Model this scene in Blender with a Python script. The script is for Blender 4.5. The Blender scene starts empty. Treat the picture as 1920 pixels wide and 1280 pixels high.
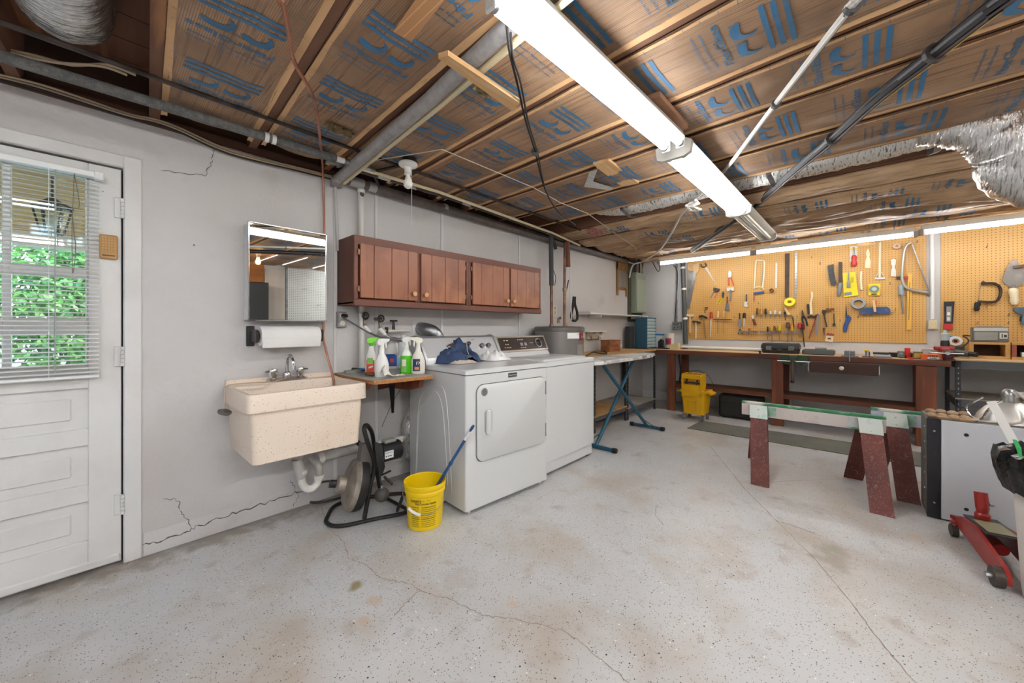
import bpy, math, random
from mathutils import Vector, Matrix, noise as mn
random.seed(7)
S = bpy.context.scene
C = bpy.context.collection
pi = math.pi
sin, cos, rad = math.sin, math.cos, math.radians
# ------------------------------------------------------------------ camera, sky, exposure
cd = bpy.data.cameras.new('camera')
cam = bpy.data.objects.new('camera', cd)
C.objects.link(cam)
cam.location = (0, 0, 1.2)
cam.rotation_euler = (pi/2, 0, rad(42.5-90))
cd.sensor_width = 36
cd.lens = 36*712/1920
cd.shift_y = -26/1920
cd.clip_start = 0.05
S.camera = cam
W = bpy.data.worlds.new('world')
S.world = W
W.use_nodes = True
wn = W.node_tree
wn.nodes.clear()
wo = wn.nodes.new('ShaderNodeOutputWorld')
wb = wn.nodes.new('ShaderNodeBackground')
ws = wn.nodes.new('ShaderNodeTexSky')
ws.sky_type = 'NISHITA'
ws.sun_elevation = rad(50)
ws.sun_rotation = rad(150)
ws.sun_disc = False
wb.inputs[1].default_value = 0.7
wn.links.new(ws.outputs[0], wb.inputs[0])
wn.links.new(wb.outputs[0], wo.inputs[0])
vs = S.view_settings
S.display_settings.display_device = 'sRGB'
vs.view_transform = 'Standard'
vs.look = 'None'
vs.gamma = 1
vs.use_curve_mapping = False
vs.exposure = 1.28
TUBE = 11.0      # radiance of the fluorescent tubes
# ------------------------------------------------------------------ helpers
F_ = 712.0
YAW = rad(42.5)
FX, FY, RX, RY = cos(YAW), sin(YAW), sin(YAW), -cos(YAW)


def P(px, py, ax, v):
    """point of the room seen at photo pixel (px, py) on the plane ax = v"""
    u = (px-960)/F_
    d = (FX+RX*u, FY+RY*u, (614-py)/F_)
    if ax == 'z':
        t = (v-1.2)/d[2]
    else:
        t = v/d['xy'.index(ax)]
    return Vector((d[0]*t, d[1]*t, 1.2+d[2]*t))


def lin(h):
    h = h.lstrip('#')
    r = []
    for i in (0, 2, 4):
        c = int(h[i:i+2], 16)/255
        r.append(c/12.92 if c <= .04045 else ((c+.055)/1.055)**2.4)
    return r+[1]


MATS = {}


def M(name, col, r=.5, m=0., ov=(), sp=(), bump=None, bands=None, clear=0., tr=0., coat=0.):
    """ov: (colour, scale, lo, hi[, stretch]) noise overlays; sp: (colour, scale, size, share) specks;
    bump: (scale, strength[, stretch]); bands: (colour, axis, period, duty, soft)"""
    if name in MATS:
        return MATS[name]
    mt = bpy.data.materials.new(name)
    mt.use_nodes = True
    t = mt.node_tree
    N, L = t.nodes, t.links
    b = N['Principled BSDF']
    b.inputs['Roughness'].default_value = r
    b.inputs['Metallic'].default_value = m
    b.inputs['Base Color'].default_value = lin(col)
    b.inputs['Coat Weight'].default_value = coat
    if tr:
        b.inputs['Transmission Weight'].default_value = tr
    mt.diffuse_color = lin(col)
    cur = None
    if ov or sp or bump or bands:
        tc = N.new('ShaderNodeTexCoord').outputs['Object']

        def mapped(st):
            if not st:
                return tc
            mp = N.new('ShaderNodeMapping')
            mp.inputs['Scale'].default_value = st
            L.new(tc, mp.inputs[0])
            return mp.outputs[0]

        def mix(fac, c):
            nonlocal cur
            x = N.new('ShaderNodeMix')
            x.data_type = 'RGBA'
            L.new(fac, x.inputs[0])
            if cur is None:
                x.inputs[6].default_value = lin(col)
            else:
                L.new(cur, x.inputs[6])
            x.inputs[7].default_value = lin(c)
            cur = x.outputs[2]
        for o in ov:
            n = N.new('ShaderNodeTexNoise')
            n.inputs['Scale'].default_value = o[1]
            n.inputs['Detail'].default_value = 5
            L.new(mapped(o[4] if len(o) > 4 else None), n.inputs[0])
            mr = N.new('ShaderNodeMapRange')
            mr.inputs[1].default_value = o[2]
            mr.inputs[2].default_value = o[3]
            L.new(n.outputs[0], mr.inputs[0])
            mix(mr.outputs[0], o[0])
        if bands:
            sx = N.new('ShaderNodeSeparateXYZ')
            L.new(tc, sx.inputs[0])
            q = N.new('ShaderNodeMath')
            q.operation = 'PINGPONG'
            q.inputs[1].default_value = bands[2]/2
            L.new(sx.outputs['XYZ'.index(bands[1])], q.inputs[0])
            mr = N.new('ShaderNodeMapRange')
            mr.inputs[1].default_value = bands[2]/2*bands[3]
            mr.inputs[2].default_value = bands[2]/2*(bands[3]+bands[4])
            L.new(q.outputs[0], mr.inputs[0])
            mix(mr.outputs[0], bands[0])
        for s_ in sp:
            v = N.new('ShaderNodeTexVoronoi')
            v.inputs['Scale'].default_value = s_[1]
            L.new(mapped(s_[4] if len(s_) > 4 else None), v.inputs[0])
            a = N.new('ShaderNodeMath')
            a.operation = 'LESS_THAN'
            a.inputs[1].default_value = s_[2]
            L.new(v.outputs['Distance'], a.inputs[0])
            sc = N.new('ShaderNodeSeparateColor')
            L.new(v.outputs['Color'], sc.inputs[0])
            c_ = N.new('ShaderNodeMath')
            c_.operation = 'LESS_THAN'
            c_.inputs[1].default_value = s_[3]
            L.new(sc.outputs[0], c_.inputs[0])
            d = N.new('ShaderNodeMath')
            d.operation = 'MULTIPLY'
            L.new(a.outputs[0], d.inputs[0])
            L.new(c_.outputs[0], d.inputs[1])
            mix(d.outputs[0], s_[0])
        if cur is not None:
            L.new(cur, b.inputs['Base Color'])
        if bump:
            n = N.new('ShaderNodeTexNoise')
            n.inputs['Scale'].default_value = bump[0]
            n.inputs['Detail'].default_value = 4
            L.new(mapped(bump[2] if len(bump) > 2 else None), n.inputs[0])
            bp = N.new('ShaderNodeBump')
            bp.inputs['Strength'].default_value = bump[1]
            bp.inputs['Distance'].default_value = .01
            L.new(n.outputs[0], bp.inputs['Height'])
            L.new(bp.outputs[0], b.inputs['Normal'])
    MATS[name] = mt
    return mt


def emis(name, col, s):
    mt = bpy.data.materials.new(name)
    mt.use_nodes = True
    b = mt.node_tree.nodes['Principled BSDF']
    b.inputs['Base Color'].default_value = lin('#eeeeee')
    b.inputs['Emission Color'].default_value = lin(col)
    b.inputs['Emission Strength'].default_value = s
    MATS[name] = mt
    return mt


def glass(name, tint='#ffffff', gl=.08):
    mt = bpy.data.materials.new(name)
    mt.use_nodes = True
    t = mt.node_tree
    t.nodes.clear()
    o = t.nodes.new('ShaderNodeOutputMaterial')
    a = t.nodes.new('ShaderNodeBsdfTransparent')
    a.inputs[0].default_value = lin(tint)
    g = t.nodes.new('ShaderNodeBsdfGlossy')
    g.inputs['Roughness'].default_value = .03
    x = t.nodes.new('ShaderNodeMixShader')
    x.inputs[0].default_value = gl
    t.links.new(a.outputs[0], x.inputs[1])
    t.links.new(g.outputs[0], x.inputs[2])
    t.links.new(x.outputs[0], o.inputs[0])
    MATS[name] = mt
    return mt


WL = {}
KID = {}


class MB:
    def __init__(s, T=None):
        s.v, s.f, s.mi, s.k, s.T = [], [], [], 0, T

    def add(s, vs_, fs):
        o = len(s.v)
        s.v += [Vector(p) for p in vs_]
        for f in fs:
            s.f.append([i+o for i in f])
            s.mi.append(s.k)
        return s

    def box(s, x0, x1, y0, y1, z0, z1, b=0):
        if x0 > x1: x0, x1 = x1, x0
        if y0 > y1: y0, y1 = y1, y0
        if z0 > z1: z0, z1 = z1, z0
        if b <= 0:
            return s.add([(x0, y0, z0), (x1, y0, z0), (x1, y1, z0), (x0, y1, z0), (x0, y0, z1), (x1, y0, z1), (x1, y1, z1), (x0, y1, z1)],
                         [(3, 2, 1, 0), (4, 5, 6, 7), (0, 1, 5, 4), (1, 2, 6, 5), (2, 3, 7, 6), (3, 0, 4, 7)])
        b = min(b, (x1-x0)*.49, (y1-y0)*.49, (z1-z0)*.49)
        V, idx = [], {}
        for i, X in enumerate((x0, x1)):
            for j, Y in enumerate((y0, y1)):
                for k, Z in enumerate((z0, z1)):
                    sx, sy, sz = (1-2*i)*b, (1-2*j)*b, (1-2*k)*b
                    for a, p in enumerate(((X, Y+sy, Z+sz), (X+sx, Y, Z+sz), (X+sx, Y+sy, Z))):
                        idx[i, j, k, a] = len(V)
                        V.append(p)
        Fs = []
        g = idx
        for i in (0, 1):
            Fs.append([g[i, 0, 0, 0], g[i, 1, 0, 0], g[i, 1, 1, 0], g[i, 0, 1, 0]])
            Fs.append([g[0, i, 0, 1], g[1, i, 0, 1], g[1, i, 1, 1], g[0, i, 1, 1]])
            Fs.append([g[0, 0, i, 2], g[1, 0, i, 2], g[1, 1, i, 2], g[0, 1, i, 2]])
            for j in (0, 1):
                Fs.append([g[i, j, 0, 0], g[i, j, 1, 0], g[i, j, 1, 1], g[i, j, 0, 1]])
                Fs.append([g[i, 0, j, 0], g[i, 1, j, 0], g[i, 1, j, 2], g[i, 0, j, 2]])
                Fs.append([g[0, i, j, 1], g[1, i, j, 1], g[1, i, j, 2], g[0, i, j, 2]])
                for k in (0, 1):
                    Fs.append([g[i, j, k, 0], g[i, j, k, 1], g[i, j, k, 2]])
        c = Vector(((x0+x1)/2, (y0+y1)/2, (z0+z1)/2))
        V = [Vector(p) for p in V]
        for f in Fs:
            m = sum((V[q] for q in f), Vector())/len(f)
            n = (V[f[1]]-V[f[0]]).cross(V[f[2]]-V[f[0]])
            if n.dot(m-c) < 0:
                f.reverse()
        return s.add(V, Fs)

    def tube(s, path, r, n=8, closed=False, cap=True, sq=None):
        pts = [Vector(p) for p in path]
        m = len(pts)
        rs = r if isinstance(r, (list, tuple)) else [r]*m
        V, up = [], None
        for i in range(m):
            a = pts[(i-1) % m] if closed or i else pts[0]
            c = pts[(i+1) % m] if closed or i < m-1 else pts[-1]
            d = (c-a)
            if d.length < 1e-9: d = Vector((0, 0, 1))
            d.normalize()
            if up is None:
                up = Vector((0, 0, 1)) if abs(d.z) < .9 else Vector((1, 0, 0))
            up = (up-d*up.dot(d))
            if up.length < 1e-6: up = d.orthogonal()
            up.normalize()
            sd = d.cross(up)
            for j in range(n):
                q = 2*pi*(j+.5)/n
                k = (1, 1) if not sq else sq
                V.append(pts[i]+(up*cos(q)*k[0]+sd*sin(q)*k[1])*rs[i])
        Fs = []
        for i in range(m if closed else m-1):
            for j in range(n):
                a, b = i*n+j, i*n+(j+1) % n
                c, d = ((i+1) % m)*n+(j+1) % n, ((i+1) % m)*n+j
                Fs.append((a, d, c, b)[::-1])
        if cap and not closed:
            Fs.append(tuple(range(n))[::-1])
            Fs.append(tuple((m-1)*n+j for j in range(n)))
        return s.add(V, [f[::-1] for f in Fs])

    def cyl(s, a, b, r, r2=None, n=16, cap=True):
        return s.tube([a, b], [r, r if r2 is None else r2], n, cap=cap)

    def lathe(s, prof, o=(0, 0, 0), ax=(0, 0, 1), n=20, cap=True):
        o, ax = Vector(o), Vector(ax).normalized()
        u = ax.orthogonal().normalized()
        w = ax.cross(u)
        V = []
        for (r, h) in prof:
            for j in range(n):
                q = 2*pi*j/n
                V.append(o+ax*h+(u*cos(q)+w*sin(q))*max(r, 1e-5))
        Fs = []
        for i in range(len(prof)-1):
            for j in range(n):
                Fs.append((i*n+j, i*n+(j+1) % n, (i+1)*n+(j+1) % n, (i+1)*n+j))
        if cap:
            Fs.append(tuple(range(n))[::-1])
            Fs.append(tuple((len(prof)-1)*n+j for j in range(n)))
        return s.add(V, Fs)

    def prism(s, poly, ext):
        p = [Vector(q) for q in poly]
        e = Vector(ext)
        nrm = Vector()
        for i in range(len(p)):
            nrm += (p[i]-p[0]).cross(p[(i+1) % len(p)]-p[0])
        if nrm.dot(e) > 0:
            p.reverse()
        n = len(p)
        return s.add(p+[q+e for q in p], [tuple(range(n)), tuple(range(2*n-1, n-1, -1))] +
                     [(i, i+n, (i+1) % n+n, (i+1) % n) for i in range(n)])

    def ball(s, c, rx, ry=None, rz=None, n=14, m=9):
        ry = rx if ry is None else ry
        rz = rx if rz is None else rz
        c = Vector(c)
        V = [c+Vector((0, 0, -rz))]
        for i in range(1, m):
            a = -pi/2+pi*i/m
            for j in range(n):
                q = 2*pi*j/n
                V.append(c+Vector((rx*cos(a)*cos(q), ry*cos(a)*sin(q), rz*sin(a))))
        V.append(c+Vector((0, 0, rz)))
        Fs = [(0, 1+(j+1) % n, 1+j) for j in range(n)]
        for i in range(m-2):
            for j in range(n):
                Fs.append((1+i*n+j, 1+i*n+(j+1) % n, 1+(i+1)*n+(j+1) % n, 1+(i+1)*n+j))
        t = len(V)-1
        Fs += [(t, 1+(m-2)*n+j, 1+(m-2)*n+(j+1) % n) for j in range(n)]
        return s.add(V, Fs)

    def grid(s, fn, nu, nv):
        V = [fn(i/nu, j/nv) for j in range(nv+1) for i in range(nu+1)]
        Fs = [(j*(nu+1)+i, j*(nu+1)+i+1, (j+1)*(nu+1)+i+1, (j+1)*(nu+1)+i) for j in range(nv) for i in range(nu)]
        return s.add(V, Fs)

    def loft(s, loops, cap0=True, cap1=True, closed=True):
        n = len(loops[0])
        V = [p for l in loops for p in l]
        Fs = []
        for i in range(len(loops)-1):
            for j in range(n if closed else n-1):
                Fs.append((i*n+j, i*n+(j+1) % n, (i+1)*n+(j+1) % n, (i+1)*n+j))
        if cap0: Fs.append(tuple(range(n))[::-1])
        if cap1: Fs.append(tuple((len(loops)-1)*n+j for j in range(n)))
        return s.add(V, Fs)

    def xf(s, T):
        s.v = [T @ p for p in s.v]
        return s

    def build(s, name, mat, parent=None, sm=35, **kw):
        if s.T is not None:
            s.xf(s.T)
            s.T = None
        if parent is not None:
            o = WL[parent]
        else:
            xs = [p.x for p in s.v]; ys = [p.y for p in s.v]
            o = Vector(((min(xs)+max(xs))/2, (min(ys)+max(ys))/2, min(p.z for p in s.v)))
        me = bpy.data.meshes.new(name)
        me.from_pydata([p-o for p in s.v], [], s.f)
        for q in (mat if isinstance(mat, (list, tuple)) else [mat]):
            me.materials.append(q)
        if max(s.mi, default=0):
            me.polygons.foreach_set('material_index', s.mi)
        if sm:
            me.polygons.foreach_set('use_smooth', [True]*len(me.polygons))
            me.set_sharp_from_angle(angle=rad(sm))
        me.update()
        ob = bpy.data.objects.new(name, me)
        C.objects.link(ob)
        if parent is not None:
            ob.parent = parent
            KID.setdefault(parent, []).append(ob)
        else:
            ob.location = o
        WL[ob] = o
        for k, v in kw.items():
            ob[k] = v
        return ob

    def top(s, name, mat, label, cat, group=None, sm=35):
        ob = s.build(name, mat, None, sm)
        ob['label'] = label
        ob['category'] = cat
        if group: ob['group'] = group
        return ob


def thing(name, label, cat, loc, group=None):
    o = bpy.data.objects.new(name, None)
    C.objects.link(o)
    o.empty_display_size = .05
    o.location = loc
    WL[o] = Vector(loc)
    o['label'] = label
    o['category'] = cat
    if group: o['group'] = group
    return o


def kids(o):
    return KID.get(o, [])


def copy_tree(o, delta=None, parent=None, label=None, rz=None):
    c = o.copy()
    C.objects.link(c)
    if parent is not None:
        c.parent = parent
        WL[c] = WL[parent]
        KID.setdefault(parent, []).append(c)
    else:
        c.location = Vector(o.location)+Vector(delta or (0, 0, 0))
        WL[c] = Vector(c.location)
        if rz is not None: c.rotation_euler.z = rz
        if label: c['label'] = label
    for ch in list(kids(o)):
        copy_tree(ch, None, c)
    return c


def spline(pts, n=8, closed=False):
    """Catmull-Rom through the points"""
    p = [Vector(q) for q in pts]
    m = len(p)
    out = []
    for i in range(m if closed else m-1):
        if closed:
            a, b, c, d = p[(i-1) % m], p[i], p[(i+1) % m], p[(i+2) % m]
        else:
            a, b, c, d = p[max(i-1, 0)], p[i], p[i+1], p[min(i+2, m-1)]
        for k in range(n):
            t = k/n
            out.append(.5*((2*b)+(c-a)*t+(2*a-5*b+4*c-d)*t*t+(3*b-a-3*c+d)*t**3))
    if not closed: out.append(p[-1])
    return out


def rr(x0, x1, y0, y1, z, r, n=4):
    """counter-clockwise rounded rectangle at height z"""
    r = min(r, (x1-x0)*.499, (y1-y0)*.499)
    o = []
    for cx, cy, a0 in ((x1-r, y1-r, 0), (x0+r, y1-r, pi/2), (x0+r, y0+r, pi), (x1-r, y0+r, 3*pi/2)):
        for k in range(n+1):
            a = a0+pi/2*k/n
            o.append((cx+r*cos(a), cy+r*sin(a), z))
    return o


def rrv(x0, x1, z0, z1, y, r, n=4):
    """the same loop standing in a plane y = const (normal towards -y)"""
    return [(a, y, b) for a, b, c in rr(x0, x1, z0, z1, 0, r, n)]


TXT = {}


def text2d(s, size=1., bold=0.):
    """outline text as flat triangles in unit size, centred on x, baseline 0"""
    key = (s, bold)
    if key not in TXT:
        cu = bpy.data.curves.new('t', 'FONT')
        cu.body = s
        cu.resolution_u = 2
        cu.offset = bold
        cu.align_x = 'CENTER'
        ob = bpy.data.objects.new('t', cu)
        C.objects.link(ob)
        bpy.context.view_layer.update()
        me = ob.to_mesh()
        V = [(v.co.x, v.co.y) for v in me.vertices]
        Fs = [tuple(p.vertices) for p in me.polygons]
        ob.to_mesh_clear()
        bpy.data.objects.remove(ob)
        bpy.data.curves.remove(cu)
        TXT[key] = (V, Fs)
    V, Fs = TXT[key]
    return [(x*size, y*size) for x, y in V], Fs


def put_text(mb, s, o, u, w, size, width=None, bold=0.):
    """text at o (centre of baseline), reading along u, up along w"""
    V, Fs = text2d(s, 1, bold)
    wd = max(x for x, y in V)-min(x for x, y in V)
    kx = size if width is None else width/wd
    o, u, w = Vector(o), Vector(u).normalized(), Vector(w).normalized()
    mb.add([o+u*(x*kx)+w*(y*size) for x, y in V], Fs)
    return mb


def bars(mb, o, u, w, width, h, n=4):
    """a line of print too small to read: short dashes"""
    o, u, w = Vector(o), Vector(u).normalized(), Vector(w).normalized()
    x = -width/2
    for k in range(n):
        l = width/n*(.62+.25*((k*7) % 3)/2)
        mb.add([o+u*x, o+u*(x+l), o+u*(x+l)+w*h, o+u*x+w*h], [(0, 1, 2, 3)])
        x += width/n
    return mb


def noi(x, y=0., z=0., s=1.):
    return mn.noise(Vector((x*s, y*s, z*s)))
# ------------------------------------------------------------------ materials
WALL = M('wall_paint', '#c9c6c4', .55, ov=[('#c2bdba', 1.3, .45, .7), ('#b8b2ad', 3.5, .64, .82), ('#d0cecc', .8, .5, .7)], sp=[('#8b8580', 30, .05, .12), ('#5f5a55', 14, .03, .12)], bump=(60, .3))
WALL2 = M('board_paint', '#dcdbd9', .5, ov=[('#c7c4c2', 1.1, .45, .7)], sp=[('#8f8a86', 16, .05, .06)], bump=(30, .12))
DOORP = M('door_paint', '#d9d8d5', .4, ov=[('#c9c5c1', 2.5, .5, .75)], sp=[('#7d7670', 18, .05, .05)], bump=(45, .1))
BLACK = M('black_paint', '#191919', .45)
DARK = M('dark_gap', '#15110e', .9)
STEEL = M('steel', '#b9bbbd', .32, 1.)
CHROME = M('chrome', '#d9dadc', .12, 1.)
GALV = M('galvanised', '#a6a7a8', .4, .9, ov=[('#7f8183', 18, .4, .7)])
WHITE = M('white_enamel', '#d0d1d0', .28, coat=.3)
WPLAST = M('white_plastic', '#e2e1dd', .4)
BPLAST = M('black_plastic', '#222223', .4)
RUBBER = M('black_rubber', '#1c1b1a', .7)
COPPER = M('copper', '#84604f', .42, .7, ov=[('#574034', 9, .45, .65)])
IRON = M('dark_iron', '#4a403b', .5, .6, ov=[('#2e2825', 14, .4, .65)])
JOIST = M('joist_wood', '#86604a', .75, ov=[('#5e3a26', 6, .35, .7, (1, .12, 1)), ('#a8744c', 14, .55, .75, (1, .1, 1))], bump=(30, .2, (1, .1, 1)))
OLDWOOD = M('dark_old_wood', '#4f3324', .8, ov=[('#2c1c14', 5, .4, .7, (.15, 1, 1)), ('#6b4630', 12, .55, .75, (.1, 1, 1))])
PINE = M('pine_wood', '#cfa777', .6, ov=[('#b98d5c', 8, .4, .65, (.15, 1, 1)), ('#dcbb8e', 20, .5, .7, (.1, 1, 1))])
REDWOOD = M('stained_wood', '#84492f', .55, ov=[('#5c2e1e', 5, .4, .7, (1, 1, .15)), ('#9c5c3c', 14, .5, .75, (1, 1, .12))], sp=[('#2e1710', 9, .06, .12)], bump=(20, .1, (1, 1, .1)))
REDWOODH = M('stained_wood_lengthways', '#74402a', .55, ov=[('#4c281a', 5, .4, .7, (1, .15, 1)), ('#8f5437', 14, .5, .75, (1, .12, 1))], bump=(20, .1, (1, .1, 1)))
FOIL = M('foil', '#e4e4e4', .27, .9, ov=[('#c9bba5', 4, .6, .8), ('#8b8a88', 150, .5, .7, (.1, 1, .1))], bump=(80, 1, (.3, 1, .3)))  # fine dark streaks put the shading of crinkles into the foil colour
KRAFT = M('kraft_paper', '#b18d6c', .62, ov=[('#82664f', 2.2, .42, .66), ('#6d5443', 90, .5, .68, (1, .035, 1)), ('#8b6f58', 6, .52, .72), ('#b89a7e', 3.5, .6, .75)], bump=(9, .5), bands=('#8a6d54', 'X', .0075, .5, .3))
KRAFT2 = M('kraft_paper_lit', '#c6a682', .6, ov=[('#94765a', 2.0, .44, .68, (1, .4, 1)), ('#82664e', 70, .52, .7, (1, .05, 1)), ('#d9bb97', 3, .54, .75)], bump=(12, 1, (1.4, .3, 1)))  # paler kraft for the far bays, strip-light brightness put into its colour
TAN = M('paper_flange', '#d6ac7e', .7, ov=[('#b58c62', 5, .5, .8), ('#9c7852', 30, .62, .8, (1, .3, 1))])
INK = M('blue_ink', '#3a749e', .6, ov=[('#5f7181', 14, .52, .74), ('#38617f', 5, .48, .68)])
FLOORM = M('floor_paint', '#c0c1c2', .36, ov=[('#b8b5b2', .9, .42, .68), ('#aea294', 2.6, .48, .76), ('#c9c9c9', 1.7, .52, .75), ('#a2958a', 8, .6, .82)],
           sp=[('#7d756e', 120, .24, .28), ('#3f3a37', 150, .22, .13), ('#45403c', 78, .19, .2), ('#2c2a28', 44, .15, .10), ('#efece8', 60, .17, .06), ('#6c625a', 95, .2, .14)], bump=(25, .06))
CRACK = M('crack', '#998775', .9)
CRACKD = M('dark_crack', '#5e5752', .9)
PEG = M('pegboard', '#d3a35c', .5, ov=[('#c99750', 1.6, .45, .7)])
PEGW = M('white_pegboard', '#e3e3e1', .4)


def add_holes(mt, u, v, pitch, rr, hexc):
    """peg holes: a dark dot on every crossing of a square grid"""
    t = mt.node_tree
    N, L = t.nodes, t.links
    b = N['Principled BSDF']
    tc = N.new('ShaderNodeTexCoord')
    sx = N.new('ShaderNodeSeparateXYZ')
    L.new(tc.outputs['Object'], sx.inputs[0])

    def mth(op, a, c=None):
        n = N.new('ShaderNodeMath')
        n.operation = op
        for i, q in enumerate((a, c)):
            if q is None: continue
            if isinstance(q, (int, float)): n.inputs[i].default_value = q
            else: L.new(q, n.inputs[i])
        return n.outputs[0]
    ds = []
    for a in (u, v):
        q = mth('PINGPONG', sx.outputs['XYZ'.index(a)], pitch/2)
        ds.append(mth('MULTIPLY', q, q))
    d = mth('LESS_THAN', mth('ADD', ds[0], ds[1]), rr*rr)
    x = N.new('ShaderNodeMix')
    x.data_type = 'RGBA'
    L.new(d, x.inputs[0])
    old = b.inputs['Base Color']
    if old.is_linked:
        L.new(old.links[0].from_socket, x.inputs[6])
    else:
        x.inputs[6].default_value = old.default_value
    x.inputs[7].default_value = lin(hexc)
    L.new(x.outputs[2], old)


add_holes(PEG, 'Y', 'Z', .0275, .0038, '#5e3c14')
add_holes(PEGW, 'X', 'Z', .031, .006, '#2b2b2b')


def struct(mb, name, mat, parent=None, sm=35):
    o = mb.build(name, mat, parent, sm)
    if parent is None: o['kind'] = 'structure'
    return o


def ribbon(mb, pts, w, nrm, jit=.012, sub=10):
    """a thin irregular strip along pts lying on a surface with normal nrm"""
    nrm = Vector(nrm)
    q = []
    for a, b in zip(pts[:-1], pts[1:]):
        a, b = Vector(a), Vector(b)
        sd = (b-a).cross(nrm).normalized()
        for k in range(sub):
            t = k/sub
            q.append(a.lerp(b, t)+sd*(random.uniform(-jit, jit) if 0 < k else 0))
    q.append(Vector(pts[-1]))
    V = []
    for i, p in enumerate(q):
        d = (q[min(i+1, len(q)-1)]-q[max(i-1, 0)])
        sd = d.cross(nrm).normalized()
        ww = w*random.uniform(.35, 1)*(.4 if i in (0, len(q)-1) else 1)
        V += [p+sd*ww/2, p-sd*ww/2]
    return mb.add(V, [(2*i, 2*i+1, 2*i+3, 2*i+2) for i in range(len(q)-1)])


# ------------------------------------------------------------------ the room
LW, FW, RW, BW, CZ = 2.77, 6.35, -2.3, -2.1, 2.27
DX0, DX1 = -.83, .086
floor = struct(MB().box(BW-.1, FW+.1, RW-.1, LW+.1, -.1, 0), 'floor', FLOORM)
st_nodes = FLOORM.node_tree


def floor_stain(pts, col, fac):
    """worn and stained patches with their own fixed place on the slab: (x, y, radius, stretch)"""
    N, L = st_nodes.nodes, st_nodes.links
    b = N['Principled BSDF']
    tc = N.new('ShaderNodeTexCoord').outputs['Object']
    nz = N.new('ShaderNodeTexNoise')
    nz.inputs['Scale'].default_value = 13
    nz.inputs['Detail'].default_value = 6
    L.new(tc, nz.inputs[0])
    for x, y, r, sx in pts:
        mp = N.new('ShaderNodeMapping')
        o = WL[floor]
        mp.inputs['Location'].default_value = (-(x-o.x)/sx, -(y-o.y), -.1)
        mp.inputs['Scale'].default_value = (1/sx, 1, 1)
        L.new(tc, mp.inputs[0])
        ln = N.new('ShaderNodeVectorMath')
        ln.operation = 'LENGTH'
        L.new(mp.outputs[0], ln.inputs[0])
        ad = N.new('ShaderNodeMath')
        ad.operation = 'MULTIPLY_ADD'
        L.new(nz.outputs[0], ad.inputs[0])
        ad.inputs[1].default_value = r*1.8
        L.new(ln.outputs['Value'], ad.inputs[2])
        mr = N.new('ShaderNodeMapRange')
        mr.inputs[1].default_value = r*1.75
        mr.inputs[2].default_value = r*1.25
        mr.inputs[3].default_value = 0
        mr.inputs[4].default_value = fac
        L.new(ad.outputs[0], mr.inputs[0])
        mx = N.new('ShaderNodeMix')
        mx.data_type = 'RGBA'
        L.new(mr.outputs[0], mx.inputs[0])
        L.new(b.inputs['Base Color'].links[0].from_socket, mx.inputs[6])
        mx.inputs[7].default_value = lin(col)
        L.new(mx.outputs[2], b.inputs['Base Color'])


q = lambda x, y: P(x, y, 'z', 0)
floor_stain([(q(1565, 1045).x, q(1565, 1045).y, .11, 1.9)], '#968a7c', .7)
floor_stain([(q(668, 1098).x, q(668, 1098).y, .05, 1)], '#8a7a52', .9)
floor_stain([(q(700, 1125).x, q(700, 1125).y, .06, .6), (q(680, 1162).x, q(680, 1162).y, .045, .7), (q(962, 1130).x, q(962, 1130).y, .05, 1), (q(1720, 1008).x, q(1720, 1008).y, .06, 1)], '#c0a68d', .6)
floor_stain([(q(1560, 1032).x, q(1560, 1032).y, .035, 1)], '#8fa08f', .8)
floor_stain([(q(1480, 945).x, q(1480, 945).y, .05, 1.4), (q(860, 1085).x, q(860, 1085).y, .12, 1), (q(620, 1000).x, q(620, 1000).y, .12, 2), (q(560, 1180).x, q(560, 1180).y, .09, 1)], '#a99d90', .4)
for mb_, pts, w, mt_, j in [
    (MB(), [(602, 950), (614, 990), (645, 1015), (652, 1045), (690, 1062), (712, 1083), (770, 1095), (790, 1108), (850, 1125), (905, 1155), (965, 1160), (1050, 1180), (1090, 1205), (1180, 1280)], .005, CRACK, .006),
    (MB(), [(785, 1108), (760, 1130), (740, 1155)], .006, CRACK, .006),
    (MB(), [(1330, 835), (1395, 915), (1455, 975), (1530, 1050), (1600, 1135), (1660, 1215), (1730, 1295)], .006, CRACK, .003),
    (MB(), [(1232, 945), (1228, 965), (1245, 985)], .006, CRACK, .004),
    (MB(), [(1640, 765+130), (1400, 905)], .004, CRACK, .004),
    (MB(), [(1455, 975), (1500, 990), (1540, 1005)], .008, CRACK, .008)]:
    ribbon(mb_, [q(*p)+Vector((0, 0, .0012)) for p in pts], w, (0, 0, 1), j)
    mb_.build('crack', mt_, floor)

wl = MB()
wl.box(DX1+.002, FW+.2, LW, LW+.15, 0, CZ)
wl.box(BW-.15, DX0-.002, LW, LW+.15, 0, CZ)
wl.box(DX0-.002, DX1+.002, LW, LW+.15, 2.012, CZ)
wall_left = struct(wl, 'wall_left', WALL)
wall_far = struct(MB().box(FW, FW+.15, RW-.1, LW+.2, 0, CZ+.05), 'wall_far', WALL)
wall_right = struct(MB().box(BW, FW, RW-.15, RW, 0, CZ+.05), 'wall_right', WALL)
wall_back = struct(MB().box(BW-.15, BW, RW-.15, LW+.15, 0, CZ+.05), 'wall_back', WALL)
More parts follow.
